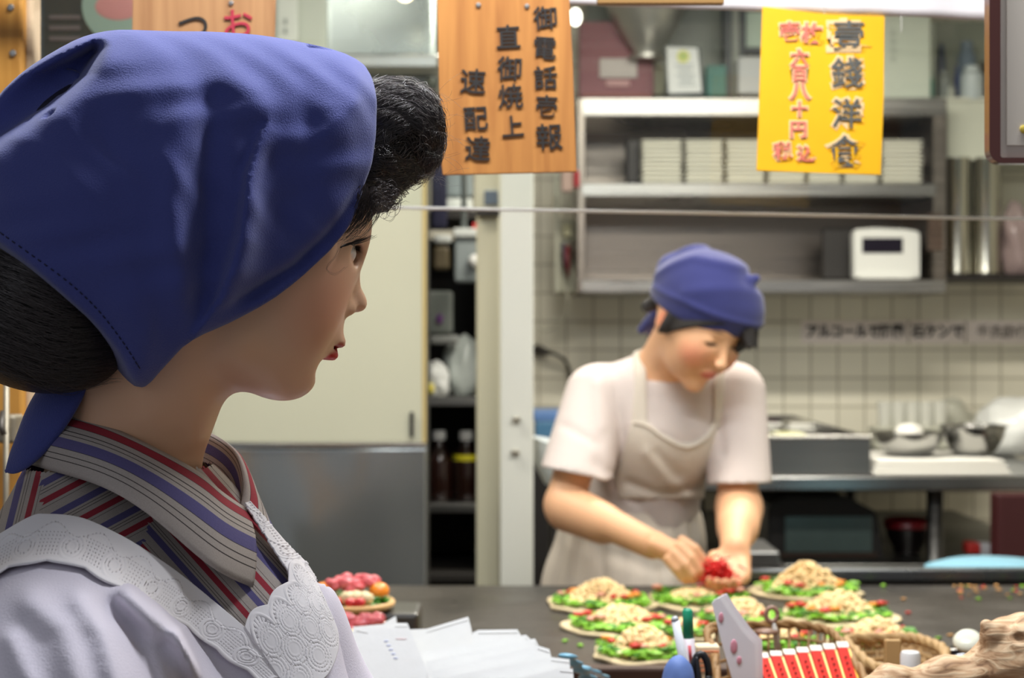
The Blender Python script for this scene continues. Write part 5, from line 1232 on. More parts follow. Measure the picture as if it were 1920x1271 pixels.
def man_body(X):
    H = HB
    d = ell(X, HM(440, 395), (0.092, 0.072, 0.092), H)                       # skull
    d = smin(d, ell(X, HM(522, 510), (0.050, 0.052, 0.074), H), 0.03)         # face mass
    d = smin(d, ell(X, HM(498, 618), (0.043, 0.040, 0.042), H), 0.025)         # jaw
    for s in (1, -1):
        d = smin(d, ell(X, HM(562, 560, 0.034 * s), (0.021, 0.017, 0.032), H), 0.028)   # cheeks
        d = smin(d, cap(X, HM(440, 642, 0.036 * s), HM(510, 690, 0.014 * s), 0.014, 0.013), 0.022)  # jaw line
    d = smin(d, ell(X, HM(543, 704), (0.017, 0.017, 0.0145), H), 0.018)        # chin
    d = smin(d, ell(X, HM(616, 420), (0.017, 0.036, 0.020), H), 0.03)         # forehead and brow
    # eye sockets and eyes
    for s in (1, -1):
        d = smax(d, -ell(X, HM(652, 474, 0.029 * s), (0.011, 0.015, 0.008), H), 0.010)
        d = smin(d, ell(X, HM(632, 470, 0.029 * s), (0.0140, 0.0138, 0.0105), H), 0.004)
        d = smin(d, cap(X, HM(632, 446, 0.016 * s), HM(622, 446, 0.040 * s), 0.005, 0.004), 0.012)
    # nose
    d = smin(d, cap(X, HM(642, 480), HM(661, 552), 0.0050, 0.0072), 0.010)
    d = smin(d, ell(X, HM(667, 567), (0.0085, 0.0080, 0.0070), H), 0.006)
    for s in (1, -1):
        d = smin(d, ell(X, HM(646, 576, 0.0100 * s), (0.0085, 0.006, 0.006), H), 0.006)
    # mouth
    d = smin(d, ell(X, HM(600, 630), (0.014, 0.018, 0.016), H), 0.014)
    d = smin(d, ell(X, HM(625, 640), (0.0080, 0.017, 0.0052), H), 0.005)
    d = smin(d, ell(X, HM(609, 667), (0.0095, 0.015, 0.0062), H), 0.005)
    d = smax(d, -ell(X, HM(626, 654), (0.012, 0.022, 0.0012), H), 0.003)
    d = smax(d, -ell(X, HM(610, 694), (0.012, 0.018, 0.006), H), 0.010)
    # ears
    for s in (1, -1):
        d = smin(d, ell(X, HM(430, 520, 0.068 * s), (0.017, 0.008, 0.028), H), 0.008)
    # neck
    d = smin(d, cap(X, HM(335, 590), P(238, 850, 1.105), 0.050, 0.052), 0.022)
    d = smin(d, cap(X, HM(345, 560, 0.045), HM(345, 800, -0.004), 0.014, 0.008), 0.014)  # neck muscle
    # torso under the clothes
    d = smin(d, man_torso(X) + 0.012, 0.02)
    return d

p_, f_ = surf(man_body, (-0.46, 0.80, 0.76), (0.02, 1.40, 1.60), 0.0030)
me = np_mesh(p_, f_)
# skin, lips, eyes: paint of the mannequin by place on the face
loc = (p_ - HC) @ HB
col = np.tile(np.array(C3((222, 176, 142))[:3]), (len(p_), 1))
def paint(c, r, rgb, soft=0.25, s=None):
    global col
    q = ell(p_.astype(np.float32), c, r, HB) / min(r)
    w = np.clip(0.5 - q / soft, 0, 1)[:, None]
    if s is not None: w = w * s
    col = col * (1 - w) + np.array(C3(rgb)[:3]) * w
for s in (1, -1):
    paint(HM(588, 560, 0.040 * s), (0.022, 0.022, 0.026), (214, 128, 100), 1.6, 0.7)
    paint(HM(642, 470, 0.030 * s), (0.014, 0.013, 0.0060), (206, 198, 192), 0.3)
    paint(HM(660, 468, 0.026 * s), (0.008, 0.0062, 0.0055), (30, 24, 24), 0.2)
    paint(HM(635, 434, 0.030 * s), (0.016, 0.020, 0.0022), (40, 28, 26), 0.8)
    paint(HM(636, 457, 0.030 * s), (0.016, 0.017, 0.0020), (30, 20, 22), 0.8)
paint(HM(624, 646), (0.014, 0.0185, 0.0045), (178, 40, 36), 0.4)
paint(HM(610, 668), (0.016, 0.0185, 0.0075), (196, 32, 32), 0.4)
set_col(me, 'Col', col)
skin_m = attr_col_mat('mannequin_skin', rough=0.42, sss=0.08, spec=0.4)
link('body', me, skin_m, man)
# ---------------------------------------------------------------- kerchief
from mathutils.bvhtree import BVHTree
def bvh_of(pos, faces): return BVHTree.FromPolygons([tuple(p) for p in pos], [tuple(int(i) for i in f) for f in faces])
def hit(bvh, px, py, off=0.0):
    r = Vector(ray(px, py)).normalized()
    h = bvh.ray_cast(Vector((0, 0, CAMZ)), r)
    if h[0] is None: return None, None
    n = h[1]
    if n.dot(r) > 0: n = -n
    return h[0] + n * off, n
def st(pts, v=None):
    """pixel outline (px, py[, v]) -> forward/up coordinates of the head"""
    out = []
    for p in pts:
        q = HL(HM(p[0], p[1], p[2] if len(p) > 2 else (v or 0.0))); out.append((q[0], q[2]))
    return out
OUT = st(catmull([(705, 170), (650, 112), (560, 84), (440, 66), (300, 62), (192, 62), (110, 92), (10, 165), (-60, 280), (-80, 420), (-60, 560), (20, 668), (130, 720),
                  (230, 750), (320, 730), (440, 690), (560, 620), (650, 540), (700, 450), (722, 350), (724, 250)], 4, True))
def halfT(s_, t_, out, W, R, grow=0.0):
    d2 = poly_sdf(np.array([s_]), np.array([t_]), out)[0] - grow
    q = min(1, max(0, 1 - max(-d2, 0) / R)); return (W + grow) * math.sqrt(max(0, 1 - q * q))
def stn(pts):
    """pixels on the near surface of the head cover"""
    out = []
    for p in pts:
        v = 0.05
        for _ in range(12):
            q = HL(HM(p[0], p[1], v)); v = 0.5 * v + 0.5 * halfT(q[0], q[2], OUT, 0.095, 0.105)
        out.append((q[0], q[2]))
    return out
KER = stn(catmull([(690, 125), (706, 160), (710, 230), (703, 290), (690, 340), (660, 420), (600, 492), (520, 557), (430, 607), (362, 637), (318, 680), (272, 727),
          (244, 704), (222, 660), (180, 606), (130, 560), (60, 500), (0, 455)], 3)) + st([(-140, 360, .06), (-260, 200, .02), (-100, 0, 0), (300, -60, 0), (600, 0, 0), (690, 60, 0.0)])
def fo(pts): return stn(pts)
FD = [(fo([(345, 175), (322, 300), (322, 450), (335, 560), (345, 625)]), 0.011, [0.002, .006, .007, .006, .002], 'ridge'),
      (fo([(400, 190), (398, 300), (402, 450), (378, 570)]), 0.010, [-.003, -.008, -.008, -.003], 'ridge'),
      (fo([(492, 246), (462, 330), (446, 450), (410, 560), (362, 625)]), [.008, .012, .016, .014, .008], [.003, .009, .011, .009, .003], 'step'),
      (fo([(505, 270), (540, 370), (520, 480)]), 0.018, [-.004, -.007, -.003], 'ridge'),
      (fo([(425, 150), (470, 175), (500, 240)]), 0.012, [.002, .004, .003], 'ridge'),
      (fo([(120, 300), (210, 262), (300, 255)]), 0.026, [-.004, -.006, -.001], 'ridge'),
      (fo([(60, 420), (200, 340), (290, 330)]), 0.022, [.001, .0025, .0], 'ridge'),
      (fo([(676, 355), (626, 436), (560, 500), (474, 552), (395, 592)]), 0.0050, [-.002, -.006, -.007, -.006, -.001], 'ridge'),
      (fo([(590, 130), (620, 200), (630, 300)]), 0.012, [.001, .0035, .001], 'ridge'),
      (fo([(560, 150), (580, 230), (575, 330)]), 0.010, [-.001, -.003, -.001], 'ridge'),
      (fo([(665, 150), (650, 230), (655, 300)]), 0.010, [.001, .002, .001], 'ridge'),
      (fo([(230, 480), (250, 560), (262, 690)]), 0.014, [.001, .003, .003], 'ridge')]
TR = stn([(186, 84), (150, 118), (80, 165), (10, 210), (-80, 280)])
def pillow(X, out, W, R, grow=0.0, vc=0.0):
    q = (X - HC.astype(np.float32)) @ HB.astype(np.float32)
    d2 = poly_sdf(q[:, 0], q[:, 2], out) - grow
    t = np.clip(1 - np.maximum(-d2, 0) / R, 0, 1)
    T = (W + grow) * np.sqrt(np.maximum(1e-6, 1 - t * t))
    return q, d2, np.where(d2 > 0, np.sqrt(d2 ** 2 + np.maximum(np.abs(q[:, 1] - vc), 0) ** 2), (np.abs(q[:, 1] - vc) - T) * 0.6)
def f_cover(X):
    q, d2, f = pillow(X, OUT, 0.095, 0.105)
    return q, f
def f_kerchief(X):
    q, f = f_cover(X)
    h = np.zeros_like(f)
    for pts, w, a, mode in FD: h += seg2(q[:, 0], q[:, 2], pts, w, a, mode)
    h += 0.0012 * np.sin(q[:, 0] * 130 + 3 * np.sin(q[:, 2] * 60)) * np.sin(q[:, 2] * 90)
    f = f - np.clip(np.abs(q[:, 1]) / 0.05, 0, 1) * h * 0.8
    # deep pocket under the rolled fold at the back
    g = seg2(q[:, 0], q[:, 2], TR, [.003, .007, .010, .011, .010], [0.025, .050, .055, .050, .03], 'ridge')
    f = f + np.clip((q[:, 1] - 0.004) / 0.012, 0, 1) * g
    k = poly_sdf(q[:, 0], q[:, 2], KER)
    return smax(f, k, 0.004)
pk, fk = surf(f_kerchief, (-0.48, 0.90, 1.20), (-0.02, 1.34, 1.66), 0.0026)
kb = bvh_of(pk, fk)
blue_m = mat('kerchief_cotton', (64, 71, 134), 0.85, var=0.10, vscale=14, bump=0.25, bscale=900, sheen=0.25, spec=0.2)
ker = link('kerchief', np_mesh(pk, fk), blue_m, man)
# hem stitches of the kerchief
def along(pts, step):
    pts = [np.array(p, dtype=float) for p in pts]; out = []
    for a, b in zip(pts[:-1], pts[1:]):
        L = np.linalg.norm(b - a); n = max(1, int(L / step))
        for i in range(n): out.append((a + (b - a) * i / n, (b - a) / L))
    return out
mb = MB(); rg = random.Random(4)
for off in (20,):
    path = catmull([(-5, 432), (60, 478), (130, 530), (185, 582), (230, 640), (262, 690)], 6)
    for p, t in along(path, 13):
        a, n = hit(kb, p[0], p[1], 0.0002); b, n2 = hit(kb, p[0] + t[0] * 6.5, p[1] + t[1] * 6.5, 0.0002)
        if a is None or b is None or (a - b).length > 0.01: continue
        m = (a + b) / 2 + n * 0.0004
        mb.tube([a, m, b], 0.00045, 5)
mb.build('stitching', mat('dark_thread', (22, 24, 60), 0.8), man, True)
# knotted tie of the kerchief at the nape
mb = MB()
pts = catmull([P(140, 690, 1.07), P(118, 730, 1.06), P(88, 780, 1.055), P(58, 828, 1.055), P(28, 868, 1.06), P(10, 884, 1.062)], 6)
pts = [Vector(p) for p in pts]; n = len(pts)
mb.tube(pts, [max(0.0015, 0.021 * math.sin(math.pi * min(1, 0.22 + 0.78 * i / (n - 1)) ** 0.9)) for i in range(n)], 14, flat=0.35)
pts = [Vector(p) for p in catmull([P(150, 700, 1.075), P(150, 735, 1.07), P(120, 785, 1.07), P(80, 822, 1.075)], 6)]
mb.tube(pts, [0.016 - 0.012 * i / (len(pts) - 1) for i in range(len(pts))], 12, flat=0.4)
mb.build('kerchief_tie', blue_m, man, True)

# ---------------------------------------------------------------- hair
FRONT = st(catmull([(640, 180), (700, 150), (745, 148), (795, 160), (822, 200), (832, 258), (820, 318), (775, 345), (752, 368), (735, 392), (700, 402), (668, 440), (600, 440), (590, 260)], 5, True), 0.012)
def f_hair(X):
    q, d2, f = pillow(X, OUT, 0.093, 0.100, -0.022)
    lim = poly_sdf(q[:, 0], q[:, 2], st([(560, 0), (560, 470), (470, 560), (330, 640), (200, 720), (-300, 900), (-300, 0)], 0.03))
    f = smax(f, lim, 0.006)
    _, _, g = pillow(X, FRONT, 0.058, 0.050, 0.0, 0.0)
    hx = q[:, 0] * 900; hz = q[:, 2] * 900
    g = g - 0.0016 * np.sin(hz * 0.16 + 1.5 * np.sin(hx * 0.05) + q[:, 1] * 120) * np.sin(hx * 0.03 + hz * 0.05) - 0.0007 * np.sin(hz * 0.55 + 3 * np.sin(hx * 0.09))
    f = smin(f, g, 0.006)
    b = ell(X, HM(70, 596, 0.0), (0.066, 0.066, 0.050), HB)          # low bun at the nape
    return smin(f, b, 0.012)
ph, fh = surf(f_hair, (-0.46, 0.90, 1.18), (0.02, 1.34, 1.60), 0.0030)
hair_m = mat('black_hair', (26, 22, 22), 0.42, var=0.3, vscale=200, bump=0.6, bscale=300, vstretch=(1, 1, 6))
hair_o = link('hair', np_mesh(ph, fh), hair_m, man)
hb = bvh_of(ph, fh)
strand_m = mat('hair_strands', (66, 58, 56), 0.30, spec=0.8)
mb = MB(); rg = random.Random(11)
def strand(pxs, r, off0=0.0006, off1=0.0025, wob=2.0, n=3):
    pts = []
    ph0 = rg.uniform(0, 6); o = rg.uniform(off0, off1)
    last = None
    for i, p in enumerate(catmull(pxs, 5)):
        x = p[0] + wob * math.sin(ph0 + i * 0.5); y = p[1] + wob * math.cos(ph0 * 2 + i * 0.43)
        h, nn = hit(hb, x, y, o)
        if h is None:
            if last is None: continue
            rr = Vector(ray(x, y)); h = Vector((0, 0, CAMZ)) + rr * last
        last = h.y
        pts.append(h)
    if len(pts) > 3:
        L = len(pts)
        mb.tube(pts, [r * (1 - 0.75 * (i / (L - 1)) ** 2) for i in range(L)], n, cap=False)
def lerp2(a, b, t): return (a[0] + (b[0] - a[0]) * t, a[1] + (b[1] - a[1]) * t)
top = [(690, 165), (735, 152), (785, 162), (815, 200), (828, 255), (812, 310), (775, 335)]
mid = [(690, 285), (730, 262), (770, 240), (795, 255), (800, 285), (785, 300), (765, 295)]
for i in range(620):
    t = rg.random(); j = rg.uniform(-6, 6)
    pl = [lerp2(a, b, t) for a, b in zip(top, mid)]
    k = rg.randint(5, 7)
    strand([(x + j + rg.uniform(-3, 3), y + j * 0.6 + rg.uniform(-3, 3)) for x, y in pl[:k]], rg.uniform(0.00012, 0.0003), off1=0.0045, wob=rg.uniform(1, 7))
low0 = [(690, 290), (725, 290), (765, 292), (800, 300), (812, 285), (805, 255)]
low1 = [(672, 385), (700, 372), (735, 358), (762, 345), (780, 325), (778, 300)]
for i in range(480):
    t = rg.random()
    pl = [lerp2(a, b, t) for a, b in zip(low0, low1)]
    strand([(x + rg.uniform(-4, 4), y + rg.uniform(-4, 4)) for x, y in pl[:rg.randint(4, 6)]], rg.uniform(0.00012, 0.0003), off1=0.0040, wob=rg.uniform(1, 6))
for i in range(700):     # loose waves over the whole roll
    x = rg.uniform(704, 815); y = rg.uniform(165, 385); pl = []; cw = rg.choice([1, 1, 1, -0.4]); L = rg.uniform(7, 15)
    for k in range(rg.randint(4, 7)):
        pl.append((x, y)); dx, dy = x - 742, y - 262; R_ = math.hypot(dx, dy) + 1e-6
        tx, ty = -dy / R_ * cw + 0.35, dx / R_ * cw + rg.uniform(-.3, .3); x += L * tx; y += L * ty
        if not (700 < x < 832): break
    if len(pl) > 2: strand(pl, rg.uniform(0.00014, 0.00032), off0=0.0008, off1=0.0045, wob=rg.uniform(0.5, 3))
# fringe below the roll that falls over the temple, and small ringlets
dd0 = hit(kb, 660, 400)[0].y + 0.002
def free(pxs, d0, r, d1=None):
    c = catmull(pxs, 4); L = len(c); d1 = d0 if d1 is None else d1
    mb.tube([P(x, y, d0 + (d1 - d0) * i / L) for i, (x, y) in enumerate(c)], [r * (1 - 0.7 * i / L) for i in range(L)], 3, cap=False)
for i in range(300):
    x0 = rg.uniform(668, 715); y0 = rg.uniform(345, 392); k = rg.uniform(-5, 5)
    free([(x0, y0), (x0 - 6 + k, y0 + 20), (x0 - 18 + k, y0 + 38), (x0 - 34 + k, y0 + 56 + rg.uniform(-8, 6)), (x0 - 52 + k, y0 + 66 + rg.uniform(-8, 6))][:rg.randint(3, 5)], dd0 + rg.uniform(-.004, .006), rg.uniform(0.00012, 0.00028), dd0 + 0.01)
for i in range(7):      # curl resting on the temple
    free([(640 + rg.uniform(-6, 6), 455), (628 + i * 0.5, 480 + rg.uniform(-4, 4)), (612, 500 + rg.uniform(-4, 6)), (628, 514 + rg.uniform(-3, 3)), (648 + rg.uniform(-2, 4), 500)], dd0 + 0.004, 0.000045)
for i in range(70):
    cx = rg.uniform(700, 745); cy = rg.uniform(352, 398); R = rg.uniform(8, 22); a0 = rg.uniform(-2.6, -1.6); d0 = 1.04 + rg.uniform(-0.01, 0.01)
    pts = [P(cx + R * 0.7 * math.cos(a0 + k * 0.32), cy + R * math.sin(a0 + k * 0.32), d0 + 0.0006 * k) for k in range(int(rg.uniform(11, 18)))]
    mb.tube(pts, 0.00013, 3, cap=False)
for i in range(46):     # fly-away hairs
    x = rg.uniform(780, 828); y = rg.uniform(170, 345); d0 = 1.045
    a = rg.uniform(-1.2, 1.3); L = rg.uniform(12, 42); c = rg.uniform(-0.25, 0.25); pts = []
    for k in range(12):
        pts.append(P(x, y, d0)); x += L / 6 * math.cos(a); y += L / 6 * math.sin(a); a += c
    mb.tube(pts, 0.00006, 3, cap=False)
# sweep of the hair at the nape, with loose ends under it
for i in range(520):
    y0 = rg.uniform(455, 690); x0 = rg.uniform(-20, 40)
    strand([(x0, y0), (x0 + 60, y0 + 25 + rg.uniform(-8, 8)), (x0 + 120, y0 + 38 + rg.uniform(-8, 8)), (x0 + 190, y0 + 30)], rg.uniform(0.00015, 0.0003), wob=3)
for i in range(60):
    x0 = rg.uniform(-5, 200); y0 = 640 + 0.25 * x0
    pts = [P(x0 + k * rg.uniform(6, 9), y0 + 20 + 12 * math.sin(k * 0.5) + k * 3, 1.045) for k in range(9)]
    mb.tube(pts, 0.00010, 3, cap=False)
mb.build('hair_strands', strand_m, hair_o, True)
# eyelashes
mbv = bvh_of(p_, f_)
mb = MB()
for i in range(34):
    t = i / 33; x = 640 + 24 * t; y = 463 - 7 * math.sin(t * 2.6)
    h, n = hit(mbv, x, y, -0.0005)
    if h is None: h = P(x, y, 1.045)
    L = 0.0150 + 0.003 * rg.random() - 0.004 * (1 - t)
    dx = 0.92; dz = 0.10 + 0.10 * t + rg.uniform(-.08, .08); dy = 0.45 - 0.75 * (1 - t)
    pts = [h + Vector((dx * L * k / 5, dy * L * k / 5, dz * L * k / 5 + 0.00022 * k * k * 0.5)) for k in range(6)]
    mb.tube(pts, [0.00028 * (1 - k / 6.5) for k in range(6)], 4, cap=False)
lid = [hit(mbv, 638 + 26 * k / 9, 464 - 7 * math.sin(k / 9 * 2.6), 0.0002)[0] for k in range(10)]
mb.tube([h for h in lid if h is not None], 0.0006, 6)
mb.build('eyelashes', mat('lash_black', (16, 12, 12), 0.5), man, True)

# ---------------------------------------------------------------- shirt
GREY = (172, 162, 155); RED = (152, 50, 62); PUR = (94, 88, 132); BLK = (58, 52, 52)
def stripes(name): return attr_mat(name, 'stripe', [(0.0, GREY), (0.10, PUR), (0.30, GREY), (0.37, BLK), (0.385, GREY), (0.45, BLK), (0.465, GREY), (0.60, RED), (0.78, GREY), (0.86, BLK), (0.875, GREY)], 0.85)
shirt_m = stripes('striped_cotton')
def f_shirt(X): return smax(man_torso(X) - 0.004, (below_strap(mir(X).astype(np.float32)) - 45) / 2900.0, 0.002)
ps, fs = surf(f_shirt, (-0.52, 0.78, 0.78), (0.06, 1.44, 1.34), 0.0034)
sb = bvh_of(ps, fs)
Xm = mir(ps.copy()); mx_, my_ = topx(Xm)
ctr = ps[fs].mean(1); cm = mir(ctr.copy()); cx_, cy_ = topx(cm)
# yoke / front seam and yoke / back seam, given on the near half
front = (cx_ - 275) * 0.93 + (cy_ - 1000) * 0.32 > 0
front |= (cx_ > 300)
back = (cx_ < 78 + (cy_ - 900) * -0.02) & ~front
open_neck = TL(ctr)[:, 2] > 0.034
def sub(pos, faces, mask):
    f = faces[mask]; u, inv = np.unique(f, return_inverse=True)
    return pos[u], inv.reshape(f.shape), u
for nm, mk, fn in (('shirt_front', front, lambda x, y: ((x - 282) * 0.745 - (y - 996) * 0.667) / 62.0 + 0.20),
                   ('shirt_yoke', ~front & ~back, lambda x, y: ((x - 146) * 0.47 + (y - 976) * 0.88) / 62.0 + 0.69),
                   ('shirt_back', back, lambda x, y: (x - 26 + (y - 950) * 0.25) / 62.0 + 0.2)):
    q, f, u = sub(ps, fs, mk & ~open_neck)
    x, y = topx(mir(q.copy()))
    me = np_mesh(q, f); set_attr(me, 'stripe', fn(x, y) + 50)
    link(nm, me, shirt_m, man)
# collar: leaf, stand and pointed tips
def loft(rows, m, name, thick=0.0012, attr=None, parent=man, smooth=True):
    nr = len(rows); nc = len(rows[0])
    V = np.array([[tuple(p) for p in r] for r in rows]).reshape(-1, 3)
    Fc = np.array([(i * nc + j, i * nc + j + 1, (i + 1) * nc + j + 1, (i + 1) * nc + j) for i in range(nr - 1) for j in range(nc - 1)])
    me = np_mesh(V, Fc, smooth)
    if attr is not None: set_attr(me, 'stripe', np.asarray(attr).ravel())
    o = link(name, me, m, parent)
    if thick:
        md = o.modifiers.new('thick', 'SOLIDIFY'); md.thickness = thick; md.offset = 0
    return o
def resample(pts, n):
    pts = np.array([tuple(p) for p in catmull(pts, 10)]); L = np.r_[0, np.cumsum(np.linalg.norm(np.diff(pts, axis=0), axis=1))]
    s = np.linspace(0, L[-1], n); return np.stack([np.interp(s, L, pts[:, k]) for k in range(3)], 1)
near_top = [P(455, 950, 1.080), P(415, 922, 1.058), P(370, 884, 1.046), P(290, 840, 1.040), P(200, 798, 1.048), P(120, 774, 1.075), P(84, 772, 1.115)]
far_top = [P(452, 950, 1.082), P(458, 905, 1.105), P(442, 850, 1.135), P(392, 812, 1.158), P(300, 786, 1.17), P(180, 770, 1.160), P(84, 772, 1.115)]
near_out = [P(473, 1101, 1.040), P(430, 1082, 1.015), P(380, 1050, 1.000), P(275, 962, 0.995), P(190, 912, 1.005), P(90, 880, 1.045), P(48, 868, 1.110)]
far_out = [P(529, 1043, 1.110), P(488, 1010, 1.140), P(462, 962, 1.165), P(436, 905, 1.195), P(300, 870, 1.215), P(150, 866, 1.185), P(48, 868, 1.110)]
LEAF = attr_mat('collar_stripes', 'stripe', [(0.0, GREY), (0.09, BLK), (0.10, RED), (0.235, BLK), (0.245, GREY), (0.33, BLK), (0.345, GREY), (0.40, BLK), (0.412, GREY), (0.47, PUR), (0.63, BLK), (0.64, GREY), (0.72, BLK), (0.733, GREY), (0.80, BLK), (0.812, GREY)], 0.85)
def leaf(top, out, nm, sgn):
    n = 70; a = resample(top, n); b = resample(out, n); rows = []; at = []
    for k in range(15):
        t = k / 14
        m = a * (1 - t) + b * t
        o = m - np.array([(a[:, 0].mean() + 0.0), 1.105, 0])[None]; o[:, 2] = 0; o /= np.linalg.norm(o, axis=1)[:, None] + 1e-9
        m = m + o * 0.007 * math.sin(math.pi * t) ** 0.8 + np.array([0, 0, 0.004]) * math.sin(math.pi * t)
        rows.append(m); at.append(np.full(n, 0.005 + 0.985 * t) )
    return loft(rows, LEAF, nm, 0.0014, at)
col_o = leaf(near_top, near_out, 'collar', 1)
leaf(far_top, far_out, 'collar', -1)
# stand of the collar inside
def stand(top, nm):
    n = 60; a = resample(top, n); cen = np.array([P(262, 900, 1.105)[i] for i in range(3)]); rows = []; at = []
    for k in range(8):
        t = k / 7
        v = a - cen; v[:, 2] = 0
        m = a - v * 0.10 * t; m[:, 2] -= 0.030 * t
        rows.append(m); at.append(np.full(n, 0.30 + 0.69 * t))
    return loft(rows, LEAF, nm, 0.001, at)
stand(near_top, 'collar_stand'); stand(far_top, 'collar_stand')
mb = MB()
c_, n_ = hit(sb, 458, 1012, 0.004)
if c_ is not None:
    mb.lathe([(0, 0.002), (0.004, 0.002), (0.0052, 0.001), (0.0052, -0.001), (0, -0.001)], c_, 20, n_.to_track_quat('Z', 'Y').to_matrix())
    mb.build('button', mat('shirt_button', (150, 100, 100), 0.4), man, True)

# ---------------------------------------------------------------- apron
AF = [([(215, 1135), (250, 1190), (290, 1290)], 20, 0.0065), ([(240, 1120), (330, 1190), (380, 1290)], 26, -0.010), ([(150, 1130), (190, 1190), (220, 1290)], 24, -0.007), ([(60, 1130), (120, 1180), (150, 1290)], 30, -0.006), ([(20, 1200), (60, 1290)], 20, -0.004), ([(330, 1190), (400, 1290)], 14, -0.004)]
def f_apron(X):
    Xm = mir(X).astype(np.float32)
    d = man_torso(X)
    d = smin(d, cap(Xm, TW(0.005, 0.185, -0.110), TW(0.0, 0.225, -0.26), 0.062, 0.070), 0.03)      # puffed cap sleeve
    x, y = topx(Xm)
    h = np.zeros_like(d)
    for pts, w, a in AF: h += seg2(x, y, pts, w, -a, 'ridge')
    d = d - 0.0085 - h
    b = -below_strap(Xm) / 2900.0
    b = np.minimum(b, (np.interp(y, [1060, 1100, 1185, 1235, 1300, 1400], [640, 578, 605, 606, 560, 500]) - x) / 2900.0)
    return smax(d, b, 0.003)
pa, fa = surf(f_apron, (-0.56, 0.70, 0.76), (0.08, 1.50, 1.30), 0.0036)
apron_m = mat('apron_cotton', (214, 208, 220), 0.8, var=0.04, vscale=8, bump=0.15, bscale=700, spec=0.2)
ap = link('apron_bodice', np_mesh(pa, fa), apron_m, man)
ab = bvh_of(pa, fa)
def f_base(X):
    d = man_torso(X) - 0.0105
    return d
pb, fb2 = surf(f_base, (-0.56, 0.70, 0.80), (0.08, 1.50, 1.30), 0.0050)
bb = bvh_of(pb, fb2)
lace_m = bpy.data.materials.new('white_lace'); lace_m.use_nodes = True
_nt = lace_m.node_tree; _b = _nt.nodes['Principled BSDF']; _a = _nt.nodes.new('ShaderNodeAttribute'); _a.attribute_name = 'Col'
_nt.links.new(_a.outputs['Color'], _b.inputs['Base Color']); _b.inputs['Roughness'].default_value = 0.8; _b.inputs['Specular IOR Level'].default_value = 0.2
WH = np.array(C3((232, 228, 230))[:3]); DK = np.array(C3((172, 164, 168))[:3])
def eyelets(u, w, L, W):
    """height and colour of the embroidered band; u along, w across (both in metres)"""
    h = np.zeros_like(u); hole = np.zeros_like(u)
    per = 0.030
    c = (u / per); k = np.floor(c); lu = (c - k - 0.5) * per
    rr = np.sqrt(lu ** 2 + (w - W * 0.66) ** 2)
    for R in (0.0030, 0.0052, 0.0074):
        h += 0.0005 * np.exp(-((rr - R) / 0.0006) ** 2)
    ang = np.arctan2(w - W * 0.66, lu)
    hole += (np.abs(rr - 0.0041) < 0.0006) * (np.sin(ang * 10) > 0.2)
    far = rr > 0.0088
    a2 = np.abs(lu) - per / 2
    # grid of tiny holes between the rosettes
    gu = (u / 0.0023) % 1 - 0.5; gw = (w / 0.0023) % 1 - 0.5
    grid = (gu ** 2 + gw ** 2 < 0.07) & far & (w > W * 0.36) & (w < W * 0.86)
    hole += grid
    # arcs of stitches above them
    arc = W * 0.30 - 0.004 * np.cos(2 * np.pi * c)
    hole += (np.abs(w - arc) < 0.0005) & ((u / 0.0022) % 1 > 0.45)
    h += 0.0005 * np.exp(-((w - arc - 0.0012) / 0.0005) ** 2)
    h += 0.0006 * np.exp(-((w - W + 0.0008) / 0.0008) ** 2)
    hole = np.clip(hole, 0, 1)
    h -= 0.0004 * hole
    return h, hole
